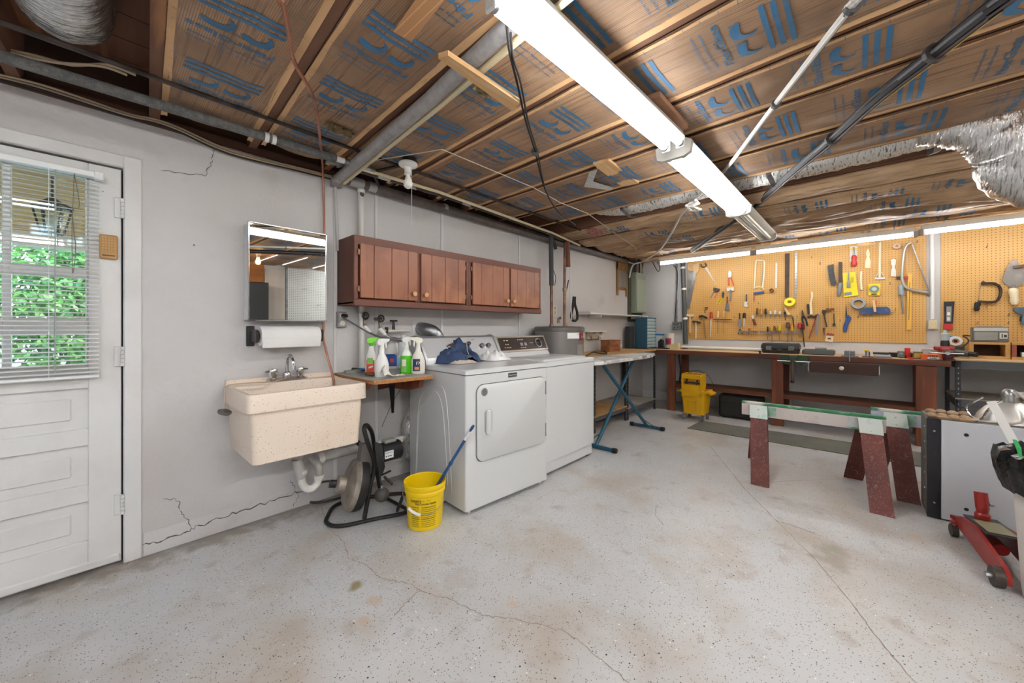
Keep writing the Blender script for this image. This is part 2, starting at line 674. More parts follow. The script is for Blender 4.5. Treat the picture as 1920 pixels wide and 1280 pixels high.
# thicker foot of the left wall and its cracks
struct(MB().box(DX1+.075, 6.34, LW-.005, LW, 0, .125, .003), 'baseboard_left', WALL)
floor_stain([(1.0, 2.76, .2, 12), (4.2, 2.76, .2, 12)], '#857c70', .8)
kb = MB()
ribbon(kb, [P(*p, 'y', LW-.0062) for p in [(266, 1022), (335, 1003), (375, 985), (450, 958), (540, 930), (600, 905)]], .008, (0, 1, 0), .01)
kb.build('crack', CRACKD, wall_left)
for pts in ([(305, 935), (330, 935), (345, 965), (360, 990)], [(400, 270), (398, 300), (385, 330), (300, 320)], [(545, 900), (560, 930), (550, 950)], [(258, 690), (259, 780), (257, 900), (258, 1000)], [(254, 300), (256, 430), (258, 560)]):
    kb = MB()
    ribbon(kb, [P(*p, 'y', LW-.0062) for p in pts], .0042, (0, 1, 0), .008)
    kb.build('crack', CRACKD, wall_left)
# board joints and battens of the boarded stretch of the left wall
for px, y0 in ((628, 340), (705, 358), (828, 397), (973, 436)):
    x = P(px, 430, 'y', LW).x
    MB().box(x-.012, x+.012, LW-.01, LW, .13, 2.26, .003).build('batten', WALL2, wall_left)
# door frame
struct(MB().box(DX1+.004, DX1+.07, LW-.012, LW+.1, 0, 2.075, .004), 'trim_1', DOORP)
struct(MB().box(DX0-.07, DX1+.004, LW-.012, LW+.1, 2.014, 2.075, .004), 'trim_2', DOORP)
struct(MB().box(DX0-.07, DX0-.004, LW-.012, LW+.1, 0, 2.014, .004), 'trim_3', DOORP)
struct(MB().box(DX1-.02, DX1+.003, LW+.05, LW+.075, 0, 2.013).box(DX0-.003, DX0+.02, LW+.05, LW+.075, 0, 2.013).box(DX0+.021, DX1-.021, LW+.05, LW+.075, 1.995, 2.013), 'trim_12', DARK)  # strips added behind the door gap, near-black to darken it and stop daylight
struct(MB().box(DX0, DX1, LW+.055, LW+.12, -.005, .02), 'trim_4', M('sill_wood', '#6b5a48', .7))
# sill plate and rim joist on top of the walls
SILL = struct(MB().box(BW, FW+.1, LW-.02, LW+.13, CZ, CZ+.045), 'trim_5', OLDWOOD)
struct(MB().box(BW, FW+.1, LW+.06, LW+.13, CZ+.045, 2.56), 'trim_6', OLDWOOD)
struct(MB().box(FW-.02, FW+.13, RW, LW, CZ+.05, 2.5), 'trim_7', JOIST)

# ------------------------------------------------------------------ the door
dy0, dy1 = LW+.004, LW+.045
GX = [(-.705, -.51), (-.485, -.285), (-.259, -.041)]
GZ = [(1.02, 1.165), (1.245, 1.442), (1.49, 1.93)]
dl = MB()
dl.box(DX0+.004, -.715, dy0, dy1, .015, 2.003, .003)
dl.box(-.031, DX1-.004, dy0, dy1, .015, 2.003, .003)
PZ = [(.162, .364), (.435, .638), (.708, .911)]
PZ = [(.162, .352), (.435, .626), (.708, .905)]
for a, b in ((.015, .162), (.352, .435), (.626, .708), (.905, 1.012), (1.938, 2.003)):
    dl.box(-.715, -.031, dy0, dy1, a, b, .003)
door = struct(dl, 'door_1', DOORP)
for a, b in PZ:
    pm_ = MB()
    pm_.box(-.715, -.031, dy0+.016, dy1-.012, a, b)
    pm_.box(-.66, -.085, dy0+.009, dy0+.02, a+.045, b-.045, .007)
    pm_.build('panel', DOORP, door)
fr = MB()
fr.box(-.715, -.031, dy0+.008, dy1-.006, 1.012, 1.022)
fr.box(-.715, -.031, dy0+.008, dy1-.006, 1.928, 1.938)
for a, b in ((1.165, 1.245), (1.442, 1.49)):
    fr.box(-.715, -.031, dy0+.006, dy1-.006, a, b, .006)
for a, b in ((-.715, -.705), (-.51, -.485), (-.285, -.259), (-.041, -.031)):
    fr.box(a, b, dy0+.004, dy1-.004, 1.012, 1.938, .004)
fr.build('glazing_bar', DOORP, door)
GL = glass('window_glass', '#f4faf6', .05)
for a, b in GX:
    for c, d in GZ:
        MB().box(a-.004, b+.004, dy0+.02, dy0+.024, c-.004, d+.004).build('pane', GL, door)
MB().box(DX0+.01, DX1-.01, dy0-.012, dy0, .02, .06, .006).build('door_sweep', DOORP, door)
for z in (1.80, 1.05, .30):
    h = MB()
    for k in range(5):
        h.cyl((DX1, LW-.012, z-.045+.02*k), (DX1, LW-.012, z-.045+.02*k+.018), .009, n=10)
    h.box(DX1-.03, DX1-.004, LW-.006, LW+.004, z-.045, z+.055, .002)
    h.build('hinge', DOORP, door)
# venetian blind on the door
bl = thing('venetian_blind', 'white metal venetian blind with open slats hanging over the door window', 'blind', (-.35, LW-.03, .95))
BLM = M('blind_white', '#e9ebea', .35)
by = LW-.035
MB().box(-.8, .008, by-.014, by+.03, 1.925, 1.952, .003).build('headrail', BLM, bl)
MB().box(-.012, .022, by-.018, by+.034, 1.918, 1.957, .004).build('bracket', BLM, bl)
slat = None
for k in range(46):
    z = .985+k*.0203
    if slat is None:
        sm_ = MB()
        sm_.grid(lambda u, v: (-.79+.795*u, by-.012+.026*v, z+.0035*sin(pi*v)+.004*(v-.5)), 1, 4)
        slat = sm_.build('slat', BLM, bl, 60)
    else:
        c = slat.copy()
        C.objects.link(c)
        c.parent = bl
        c.location.z = k*.0203
MB().box(-.79, .006, by-.012, by+.014, .958, .972, .004).build('bottom_rail', BLM, bl)
for x in (-.66, -.15):
    MB().tube([(x, by-.013, 1.93), (x, by-.013, .965)], .0012, 5).build('ladder_cord', BLM, bl)
CORD = M('grey_cord', '#7c786c', .7)
cdm = MB()
cdm.tube(spline([P(*p, 'y', by-.02) for p in [(139, 325), (149, 385), (136, 398), (142, 470), (137, 512)]], 6), .0016, 5)
cdm.tube(spline([P(*p, 'y', by-.024) for p in [(139, 325), (138, 360), (136, 398), (135, 440), (136, 512)]], 6), .0016, 5)
cdm.build('pull_cord', CORD, bl)
MB().prism([P(*p, 'y', by-.03) for p in [(135, 515), (139, 514), (143, 522), (136, 522)]], (0, .008, 0)).build('cord_tassel', M('tassel', '#b7b2aa', .5), bl)
MB().tube([P(104, 318, 'y', by-.02), P(103, 700, 'y', by-.02)], .003, 6).build('tilt_wand', M('wand', '#9ba39b', .3), bl)

# calendar-like wooden block on the door stile
ch = thing('keypad_plate', 'small tan alarm keypad with a grid of buttons screwed to the door stile', 'keypad', P(203, 487, 'y', LW))
KT = M('keypad_tan', '#b98a4e', .5)
a, b = P(186, 438, 'y', LW-.02), P(221, 486, 'y', LW-.02)
MB().box(a.x, b.x, LW-.022, LW+.004, b.z, a.z, .004).build('case', KT, ch)
kk = MB()
for i in range(5):
    for j in range(6):
        x0 = a.x+.007+(b.x-a.x-.012)*i/5
        z0 = b.z+.03+(a.z-b.z-.036)*j/6
        kk.box(x0, x0+.0085, LW-.025, LW-.02, z0, z0+.011, .001)
kk.build('button', M('keypad_button', '#c59a60', .5), ch)
MB().box(a.x+.01, b.x-.01, LW-.0245, LW-.02, b.z+.012, b.z+.017).build('name_strip', BLACK, ch)

# ------------------------------------------------------------------ outside the door
porch = MB().box(-4, 3, LW+.15, 8.2, -.25, -.12)
struct(porch, 'trim_8', M('porch_deck', '#a9a39a', .7))
pc = struct(MB().box(-5, 3.5, LW+.15, 7.4, 2.34, 2.4), 'trim_9', M('porch_back', '#7a5a38', .8))
PL = [M('porch_board_1', '#d9aa72', .55, ov=[('#b98a50', 6, .4, .7, (.1, 1, 1))]), M('porch_board_2', '#c3935a', .55, ov=[('#a97a45', 6, .4, .7, (.1, 1, 1))])]
for k in range(32):
    y = LW+.17+k*.13
    MB().box(-5, 3.5, y, y+.118, 2.318, 2.34, .004).build('porch_board', PL[k % 2], pc)
struct(MB().box(-5, 3.5, 7.1, 7.3, 2.16, 2.318), 'trim_10', M('porch_beam', '#d9d2c4', .6))
lp = P(98, 395, 'y', 4.4)
lt = thing('porch_lantern', 'black framed glass lantern hanging from the porch ceiling seen through the door window', 'lantern', lp)
lb = MB()
for k in range(6):
    q0 = 2*pi*k/6
    lb.tube([lp+Vector((.055*cos(q0), .055*sin(q0), -.17)), lp+Vector((.095*cos(q0), .095*sin(q0), .02))], .007, 6)
lb.lathe([(.055, -.18), (.06, -.168), (.05, -.16)], lp, n=6)
lb.lathe([(.11, .015), (.105, .035), (.05, .07), (.02, .09)], lp, n=6)
lb.cyl(lp+Vector((0, 0, .09)), (lp.x, lp.y, 2.32), .008, n=6)
lb.build('frame', M('lantern_metal', '#3a3b3a', .5, .5), lt)
MB().lathe([(.053, -.165), (.091, .012)], lp, n=6, cap=False).build('pane', GL, lt)
MB().ball(lp+Vector((0, 0, -.09)), .045, .045, .06).build('bulb', M('frosted_bulb', '#f2efe6', .4), lt)


LEAF = [M('leaf_1', '#5f9a4c', .5), M('leaf_2', '#86bb62', .5), M('leaf_3', '#3f7a4a', .5)]


def tree(x, y, h, r, n, label):
    t = thing('tree', label, 'tree', (x, y, -.2), 'trees beyond the porch')
    MB().tube([(x, y, -.2), (x+.1, y, h*.5), (x-.05, y+.1, h*.8)], [.12, .09, .04], 8).build('trunk', M('bark', '#5d4a3a', .8), t)
    m = MB()
    for i in range(n):
        q0, w0 = random.uniform(0, 2*pi), random.uniform(-1, 1)
        rr = r*random.uniform(.2, 1)**.6
        c = Vector((x+rr*cos(q0)*math.sqrt(1-w0*w0), y+.7*rr*sin(q0)*math.sqrt(1-w0*w0), h*.62+rr*w0*1.2))
        u = Vector((random.uniform(-1, 1), random.uniform(-1, 1), random.uniform(-1, 1))).normalized()*.062
        v = u.orthogonal().normalized()*.034
        m.k = random.choice((0, 0, 1, 1, 2))
        m.add([c-u, c+v, c+u, c-v], [(0, 1, 2, 3)])
    m.build('foliage', LEAF, t, 0, kind='stuff')


tree(-2.75, 9.8, 2.7, 1.36, 11000, 'leafy green tree behind the porch beam, left one through the door window')
tree(.1, 9.8, 2.7, 1.36, 11000, 'leafy green tree behind the porch beam, right one through the door window')
tree(-5.6, 9.8, 2.7, 1.36, 8000, 'leafy green tree at the far left beyond the porch')
struct(MB().box(-40, 40, LW+.3, 60, -.3, -.25), 'trim_11', M('garden_ground', '#a9a294', .9, ov=[('#8f9a7c', 1, .45, .7)]))
# ------------------------------------------------------------------ ceiling: joists, boards, paper-faced insulation
JX = [-1.72, -1.26, -.80, -.33, .13, .575, 1.02, 1.47, 1.93, 2.30, 2.775, 3.23, 3.61, 4.05, 4.50, 4.95, 5.38, 5.82, 6.24]
J0 = 4                      # index of the joist at x = .13
JZ = 2.302


def jx(k, y):
    return JX[k]+max(0, .07-.006*max(0, k-3))*(y-1.6)


ceiling = struct(MB().box(BW, FW, RW, LW+.1, 2.56, 2.62), 'ceiling', OLDWOOD)
for k in range(19):
    m = MB()
    ya, yb = RW+.02, LW+.03
    V = []
    for z in (JZ, 2.535):
        for y, s in ((ya, -1), (ya, 1), (yb, 1), (yb, -1)):
            V.append((jx(k, y)+s*.021, y, z))
    m.add(V, [(3, 2, 1, 0), (4, 5, 6, 7), (0, 1, 5, 4), (1, 2, 6, 5), (2, 3, 7, 6), (3, 0, 4, 7)])
    m.build('joist', JOIST, ceiling)
for k in range(26):
    y = RW+.02+k*.2
    MB().box(BW+.02, .9, y, min(y+.193, LW), 2.537, 2.558).build('subfloor_board', JOIST, ceiling)


def wr(k, x, y):
    """wrinkles of the paper, rougher towards the far end of the room"""
    a = .008 if k < 10 else .018
    w = a*noi(x*5, y*1.6, k*3.1)+a*.6*noi(x*13, y*3, k)-a*.7*max(0, .25-abs(noi(x*3+1, y*2.2, k*1.7)))
    if k >= 12: w += .018*noi(x*9+noi(x, y, 1, 2), y*1.3, k*2.)+.014*abs(noi(x*20, y*3.5, 9.))-.030*abs(noi(x*6+y*.6, y*1.5+k, k*3.))-.016*abs(noi(x*15-y*1.2, y*2.6, k*7.))
    return w


def bay_z(k, x, y):
    a, b = jx(k, y)+.024, jx(k+1, y)-.024
    u = min(1, max(0, (x-a)/(b-a)))
    e = 4*u*(1-u)
    sag = (.012 if k < 9 else .02)+.012*noi(y*1.3, k*5.)
    if k >= 12: sag = (.035 if k < 16 else .01)+.025*noi(y*1.1, k*5.)
    return JZ-.004-e*max(0, sag)+wr(k, x, y)*min(1, e*1.6)


# the printed facing, the same on every batt: stripes, swash mark, small and large words, instructions
swash = []


def arc_shape(cx, cy, r, flip=1, n=14):
    """crescent with a curled tail"""
    o, i = [], []
    for k in range(n+1):
        t = pi*.12+k/n*pi*1.2
        w = .85*r*max(0, sin(pi*(k/n)**.62))+.03*r
        o.append((cx+flip*(r+w*.5)*cos(t), cy+(r+w*.5)*sin(t)*.8))
        i.append((cx+flip*(r-w*.5)*cos(t), cy+(r-w*.5)*sin(t)*.8))
    V = o+i
    return V, [(k, k+1, n+2+k, n+1+k) for k in range(n)]


def print_block(m, k, y0, kind):
    """one repeat of the print with its foot at y0 (words read towards -x, letter tops towards +y)"""
    xa = (jx(k, y0)+jx(k+1, y0))/2
    wbay = jx(k+1, y0)-jx(k, y0)
    W_ = min(.27, wbay*.62)

    def put(V, Fs):
        pts = []
        for (u, w) in V:
            x, y = xa-u, y0+w
            pts.append((x, y, bay_z(k, x, y)-.0022))
        m.add(pts, Fs)
    for i in range(3):
        y = .02+i*.033
        n = 10
        V = [(-W_/2+W_*j/n, y+h) for h in (0, .017) for j in range(n+1)]
        put(V, [(j, j+1, n+2+j, n+1+j) for j in range(n)])
    for c in (-.058, .062):
        V, Fs = arc_shape(c, .15, .045, 1)
        put(V, Fs)

    def txt(s, dy, size, width):
        V, Fs = text2d(s, 1, .018 if size > .03 else .008)
        wd = max(a for a, b in V)-min(a for a, b in V)
        put([(a*width/wd, dy+b*size) for a, b in V], Fs)
    txt('OWENS/CORNING', .203-.015, .016, W_*.8)
    txt('FiberGlass', .228, .046, W_*1.02)
    txt('Apply this side toward', .30-.015, .018, W_*.95)
    txt('warm side or living space', .33-.015, .016, W_*.95)
    for s in (-1, 1):           # ruler ticks along both edges
        for j in range(7):
            u0 = s*(wbay/2-.05)
            put([(u0-.010, .03+j*.06), (u0+.010, .03+j*.06), (u0+.010, .032+j*.06), (u0-.010, .032+j*.06)], [(0, 1, 2, 3)])


def flange(k, side):
    """stapled paper edge along a joist"""
    y0, y1 = RW+.05, 2.64
    n = 70
    V = []
    for j in range(n+1):
        y = y0+(y1-y0)*j/n
        w0 = .026+.004*noi(y*2, k*3+side, 2.)+.003*noi(y*9, k*3+side, 4.)
        w1 = .047+.007*noi(y*3, k*5+side, 7.)+.004*noi(y*11, k*2+side, 5.)
        c = jx(k, y)
        zz = JZ-.005-.004*abs(noi(y*4, k, side))
        V += [(c+side*w0*.85, y, zz-.006-.006*abs(noi(y*5, side, k*2.))), (c+side*(w0+w1)/2, y, zz-.001), (c+side*w1, y, min(zz, bay_z(k if side > 0 else k-1, c+side*w1, y)-.001))]
    Fs = []
    for j in range(n):
        for i in (0, 1):
            Fs.append((3*j+i, 3*j+i+1, 3*j+i+4, 3*j+i+3))
    return MB().add(V, Fs)


for k in range(0, 18):
    if k in (3, 11): continue          # open bays that carry the ducts
    far = k >= 12
    ya, yb = RW+.03, (2.66 if k < 12 else 2.70)
    if k == 10: yb = 2.35
    nu, nv = (16, 110) if not far else (30, 190)

    def fn(u, v):
        y = ya+(yb-ya)*v
        x = jx(k, y)+.022+(jx(k+1, y)-jx(k, y)-.044)*u
        z = bay_z(k, x, y)
        if v > .985: z += .05*(v-.985)/.015
        return (x, y, z)
    b_ = MB().grid(fn, nu, nv).build('insulation_batt', KRAFT2 if far else KRAFT, ceiling, 80)
    pm2 = MB()
    per, off = .452, [.30, .1, .19, .36, .0, .31, .12, .24, .05, .17, .28, .02, .4, .21, .33, .1, .3, .2][k]
    y = 2.12+(off-.30)*.5 if k in (4, 5, 6) else 2.2-off
    while y < 2.3: y += per
    y -= per
    while y > (-1.6 if k < 10 else -1.2):
        if not far or random.random() < .4:
            print_block(pm2, k, y, 0)
        y -= per
    if pm2.v: pm2.build('printed_lettering', INK, b_, 0)
for k in range(1, 19):
    for s in (-1, 1):
        kk_ = k if s > 0 else k-1
        if kk_ in (3, 11) or kk_ > 17 or kk_ < 0: continue
        if k > 13 and random.random() < .35: continue
        flange(k, s).build('paper_flange', TAN, ceiling, 80)
# torn spots of the facing with yellow wool showing
for px, py, r in ((640, 243, .06), (628, 235, .045), (905, 165, .05)):
    p = P(px, py, 'z', JZ-.02)
    m = MB()
    m.grid(lambda u, v: (p.x+r*(u-.5)*2*(1+.3*noi(v*3, 1, r)), p.y+r*.6*(v-.5)*2*(1+.3*noi(u*3, 2, r)), p.z-.012+.02*noi(u*5, v*5, 3.)), 8, 6)
    m.build('torn_wool', M('glass_wool', '#8a7650', .95, ov=[('#54462f', 30, .4, .7)], bump=(60, 1)), ceiling, 80)
pw = P(1118, 432, 'z', 2.28)
for dx, dy, r in ((0, 0, .07), (.07, .03, .06), (-.08, .02, .05), (.02, -.07, .05)):
    m = MB()
    m.ball((pw.x+dx, pw.y+dy, 2.27+.02*dx), r, r*1.1, r*.6, 12, 8)
    m.v = [v+Vector((noi(v.x*20, v.y*20, v.z*20), noi(v.y*20, v.z*20), noi(v.z*20, v.x*20)))*.02 for v in m.v]
    m.build('pink_wool', M('pink_wool', '#b98078', .95, ov=[('#8d5a52', 25, .4, .7)], bump=(60, 1)), ceiling, 80)

# ------------------------------------------------------------------ flexible ducts


def flex(pts, r, n=24, amp=.012, ribs=.03, sub=6, flat=1.):
    p = spline(pts, sub)
    q = []
    L_ = 0
    out = []
    for i in range(len(p)):
        out.append(p[i])
    m = MB().tube(out, [r]*len(out), n)
    c = 0
    for i in range(len(out)):
        for j in range(n):
            v = m.v[c]
            d = v-out[i]
            v2 = out[i]+d*(1+.05*(i % 2)+amp/r*noi(v.x*14, v.y*14, v.z*14)+amp/r*.6*noi(v.x*38, v.y*38, v.z*30))
            v2.z = out[i].z+(v2.z-out[i].z)*flat
            m.v[c] = v2
            c += 1
    return m


d1 = thing('flexible_duct', 'fat crinkled silver foil duct filling the open joist bay at the top left corner', 'duct', (-.1, 1.9, 2.2))
pts_ = [(-.24, -1.6, 2.42), (-.2, -.4, 2.42), (-.15, .8, 2.41), (-.12, 1.5, 2.405), (-.105, 1.95, 2.405), (-.09, 2.2, 2.43), (-.08, 2.32, 2.50)]
flex(pts_, .128, 30, .005, sub=16).build('foil_sleeve', FOIL, d1, 60)
d2 = thing('flexible_duct', 'bulging silver foil elbow duct dropping below the joists at the right edge', 'duct', (3.4, -.7, 1.86))
flex([(3.27, -.28, 2.42), (3.265, -.40, 2.38), (3.27, -.52, 2.29), (3.32, -.60, 2.17), (3.38, -.64, 2.05), (3.47, -.80, 1.985), (3.55, -1.1, 1.98), (3.60, -1.8, 2.0)], .145, 28, .012, sub=9).build('foil_sleeve', FOIL, d2, 60)
d3 = thing('flexible_duct', 'flat silver foil duct strapped up along the far joist bay', 'duct', (3.4, .8, 2.26))
flex([(3.41, 1.95, 2.42), (3.41, 1.75, 2.362), (3.415, 1.5, 2.345), (3.415, 1.1, 2.352), (3.41, .6, 2.348), (3.40, .2, 2.345), (3.385, -.15, 2.348), (3.36, -.42, 2.35)], .105, 26, .012, sub=14, flat=.62).build('foil_sleeve', M('foil_pale', '#efeeea', .45, .6, ov=[('#77736d', 110, .54, .66, (.18, 1, .3)), ('#d8c7a8', 5, .6, .8)], bump=(70, 1, (.3, 1, .5))), d3, 60)  # dark cross streaks in the colour stand for shade in the creases
for y in (1.62, .48, -.33):
    m = MB()
    cx = (jx(11, y)+jx(12, y))/2
    m.tube([(jx(11, y)+.025, y+.01, 2.36), (jx(11, y)+.03, y, 2.29), (cx, y-.01, 2.25), (jx(12, y)-.03, y, 2.29), (jx(12, y)-.025, y+.01, 2.36)], .022, 4, sq=(.12, 1))
    m.build('hanger_strap', GALV, d3)

# ------------------------------------------------------------------ pipes under the joists
INS = M('foam_insulation', '#6f6f6c', .9, ov=[('#5a5a58', 40, .4, .65)], sp=[('#8e8e8b', 260, .3, .3), ('#4f4f4d', 240, .3, .3)], bump=(150, .3))
t = thing('insulated_pipe', 'grey foam covered pipe running under the joists along the top of the left wall', 'pipe', (.2, 2.45, 2.22))
MB().tube([(-2.0, 2.50, 2.25), (-.255, 2.452, 2.25), (1.0, 2.40, 2.25)], .024, 12).build('foam_sleeve', INS, t)
MB().cyl((.98, 2.401, 2.25), (1.09, 2.397, 2.25), .017, n=12).build('end_coupling', WPLAST, t)
MB().tube([(1.05, 2.398, 2.25), (1.25, 2.40, 2.245)], .021, 12).build('elbow', GALV, t)
for x in (.62, .655):
    MB().cyl((x, 2.416, 2.25), (x+.02, 2.415, 2.25), .026, n=12).build('white_tape', WPLAST, t)
MB().tube([(-2.0, 2.2, 2.275), (1.14, 2.255, 2.275), (3.6, 2.275, 2.275)], .010, 8).top('iron_pipe', IRON, 'thin rusty brown pipe running straight under the joists beside the foam covered pipe', 'pipe')
t = thing('drain_pipe', 'thick grey drain pipe crossing the ceiling from the left wall towards the light', 'pipe', (1.06, 1.5, 2.2))
MB().tube([(1.14, 2.72, 2.24), (1.03, 1.45, 2.245), (.93, .4, 2.278), (.75, -1.9, 2.27)], .033, 16).build('pipe_run', M('grey_pvc', '#a19e9d', .5, ov=[('#8c8988', 30, .4, .7)]), t)
MB().tube([(1.178, 2.70, 2.222), (1.075, 1.45, 2.228), (.98, .5, 2.232)], .013, 8).build('pale_strip', M('cream_pipe', '#d8c9a4', .5), t)
MB().tube([(1.139, 2.70, 2.245), (1.139, 2.728, 2.225), (1.139, 2.728, 2.195)], .040, 14).build('elbow', M('pipe_tape', '#9c9a98', .5, .3), t)
t = thing('drain_pipe', 'thick dark grey pipe hugging the top of the left wall above the cabinet', 'pipe', (2.5, 2.70, 2.2))
MB().tube([(1.14, 2.70, 2.255), (1.9, 2.70, 2.25), (4.0, 2.70, 2.235), (5.6, 2.71, 2.24)], .034, 14).build('pipe_run', M('dark_pvc', '#6a615c', .55, ov=[('#544c48', 20, .4, .7)]), t)
for x, l in ((1.22, .1), (1.36, .06), (2.05, .035)):
    MB().cyl((x, 2.70, 2.255), (x+l, 2.70, 2.254), .0365, n=14).build('tape_wrap', M('duct_tape', '#bdbcba', .4, .4), t)
t = thing('supply_pipe', 'thin cream plastic pipe running beside the dark pipe above the cabinet', 'pipe', (2.5, 2.4, 2.2))
MB().tube([(1.116, 2.40, 2.235), (1.767, 2.372, 2.235), (3.356, 2.48, 2.235), (4.1, 2.60, 2.235)], .0115, 8).build('pipe_run', M('cream_pipe', '#d8c9a4', .5), t)
MB().tube([(1.15, 2.46, 2.242), (1.8, 2.43, 2.242), (3.3, 2.53, 2.242), (4.0, 2.66, 2.24)], .013, 8).build('dark_sleeve', M('pipe_sleeve', '#565049', .8), t)
for x in (1.3, 1.52, 2.05, 2.62):
    MB().cyl((x, 2.44, 2.242), (x+.09, 2.443, 2.242), .0155, n=8).build('tape_wrap', M('duct_tape', '#bdbcba', .4, .4), t)
MB().tube([(1.40, 2.12, 2.275), P(700, 322, 'y', 2.42), P(712, 354, 'y', 2.74)], .011, 8).top('stub_pipe', IRON, 'short dark pipe slanting down to the left wall beside the bare bulb', 'pipe')
MB().tube([P(1042, 470, 'y', 2.66)+Vector((0, 0, .02)), (3.6, 2.66, 2.27)], .02, 8).top('stub_pipe', IRON, 'short iron stub pipe above the water heater pipes under the joists', 'pipe')
# copper line across the ceiling and down the wall into the sink
cp = [Vector((.05, .3, 2.245)), P(520, -40, 'z', 2.245), P(530, 0, 'z', 2.245), P(541, 60, 'z', 2.245), P(553, 118, 'z', 2.25), P(590, 190, 'z', 2.25), P(601, 270, 'z', 2.235), P(604, 300, 'y', 2.6), P(606, 340, 'y', 2.742), P(608, 440, 'y', 2.742), P(607, 600, 'y', 2.742), P(606, 630, 'y', 2.745), P(615, 672, 'y', 2.70), P(626, 720, 'y', 2.62), (1.01, 2.6, .75)]
MB().tube(spline(cp, 6), .0075, 8).top('copper_tube', M('copper_bright', '#b98068', .36, .7, ov=[('#7d5545', 6, .5, .7)]), 'bent copper tube crossing the ceiling and running down the wall into the sink', 'tube')
m = MB()
m.tube([P(628, 342, 'y', 2.75), P(633, 470, 'y', 2.75)], .011, 8)
m.top('wall_conduit', M('painted_pipe', '#b9b6b3', .5), 'thin painted conduit on the wall left of the cabinet top', 'pipe')
t = thing('vent_pipe', 'white painted pipe standing on the wall behind the left end of the cabinet', 'pipe', P(676, 700, 'y', 2.72))
m = MB()
m.tube([P(677, 352, 'y', 2.72), P(679, 745, 'y', 2.72)], .022, 12)
m.build('pipe_run', M('chipped_paint', '#d5d2cd', .5, sp=[('#4b3c33', 16, .3, .2), ('#6b5a4d', 30, .3, .12)]), t)
MB().cyl(P(677, 362, 'y', 2.72), P(677, 352, 'y', 2.72), .026, n=12).build('collar', WPLAST, t)

# ------------------------------------------------------------------ cables and strings
CBLK = M('black_cable', '#1d1b1c', .6)
CGRY = M('grey_cable', '#6c6b6f', .55)
CWHT = M('white_cable', '#d9d6cf', .45)
CYEL = M('yellow_cable', '#d9c24e', .45)


def bundle(name, label, pts, offs, ties=(), group=None):
    """several parallel cables strapped together"""
    p0 = Vector(pts[0])
    t = thing(name, label, 'cable', pts[len(pts)//2], group)
    for mt_, nm, r, ox_, oz_, wob in offs:
        q = [Vector(p)+Vector((ox_+wob*noi(i*1.7, ox_*50, 1), wob*noi(i*1.3, oz_*50, 4), oz_)) for i, p in enumerate(pts)]
        MB().tube(spline(q, 6), r, 6).build(nm, mt_, t)
    for k in ties:
        a = Vector(pts[k])
        d = (Vector(pts[min(k+1, len(pts)-1)])-Vector(pts[max(k-1, 0)])).normalized()
        MB().cyl(a-d*.008, a+d*.008, max(abs(o_[3])+o_[2] for o_ in offs)*.95, n=10).build('strap', M('strap_dark', '#5c5b5a', .5, .3), t)
    return t


zc = 2.222
bb = [P(1935, -40, 'z', zc), P(1880, 0, 'z', zc), P(1752, 100, 'z', zc), P(1650, 180, 'z', zc-.015), P(1562, 260, 'z', zc), P(1490, 320, 'z', zc+.01), P(1415, 385, 'z', 2.272), P(1350, 432, 'z', 2.25), P(1297, 470, 'z', zc-.01)]
bb.insert(0, bb[0]+(bb[0]-bb[1]).normalized()*1.3)
bundle('cable_bundle', 'thick black cable bundle strapped diagonally under the joists on the right', bb,
       [(CBLK, 'cable', .018, 0, -.004, .004), (CBLK, 'cable', .015, .024, .004, .008), (CGRY, 'cable', .009, -.022, .0, .010), (CBLK, 'cable', .011, -.012, .016, .010), (M('brown_cable', '#4b3d3c', .55), 'cable', .007, .008, -.022, .008), (CYEL, 'cable', .005, .032, -.012, .018)], (3, 5, 7))
wc = [P(1640, -30, 'z', 2.20), P(1597, 14, 'z', 2.20), P(1455, 195, 'z', 2.22), P(1350, 330, 'z', 2.272), P(1290, 385, 'z', 2.265)]
wc.insert(0, wc[0]+(wc[0]-wc[1]).normalized()*1.4)
bundle('cable_bundle', 'pair of pale grey cables strapped under the joists right of the ceiling lights', wc,
       [(CWHT, 'cable', .009, 0, 0, .003), (CGRY, 'cable', .008, .014, .003, .003), (CWHT, 'cable', .007, -.012, .004, .003)], (2, 3))
w2 = [P(1305, 375, 'z', zc-.02), P(1280, 400, 'z', zc-.03), P(1257, 440, 'z', zc-.02), P(1235, 470, 'z', zc-.02), P(1205, 490, 'z', 2.22), P(1187, 497, 'y', 2.6), P(1180, 520, 'y', 2.72)]
bundle('cable_bundle', 'white and black cables curving from the lights down to the electric panel corner', w2,
       [(CWHT, 'cable', .012, 0, 0, .003), (CBLK, 'cable', .010, .02, .008, .004)], ())
kn = P(1300, 382, 'z', zc-.03)
m = MB()
for i in range(4):
    m.tube(spline([kn+Vector((.05*sin(a*1.9+i), .05*cos(a*2.3+i*2), .03*sin(a+i)-.02)) for a in range(6)], 5), .005, 5)
m.top('cable_knot', CWHT, 'small tangle of white cord knotted where the grey cables meet the foil duct', 'cord')
bk = [P(*p, 'z', 2.20) for p in [(948, 50), (955, 90), (968, 150), (985, 225), (1003, 300), (1022, 355), (1045, 395), (1078, 428)]]
bk[0].z = 2.29; bk[4].z = 2.25; bk[-1].z = 2.24
bundle('cable_bundle', 'two thin black cables hanging from the long light towards the water heater', bk,
       [(CBLK, 'cable', .0045, 0, 0, .003), (CBLK, 'cable', .0045, .020, -.004, .01)], (4,))
STR = M('white_string', '#d5d2c8', .7)
sp_ = [P(*p, 'z', 2.255) for p in [(682, 304), (829, 280), (999, 351), (1051, 380), (1102, 400), (1154, 438), (1192, 464)]]
MB().tube(sp_+[P(1201, 487, 'y', 2.6)], .0028, 5).top('string', STR, 'long white string slung under the joists from the drain pipe to the far corner', 'string')
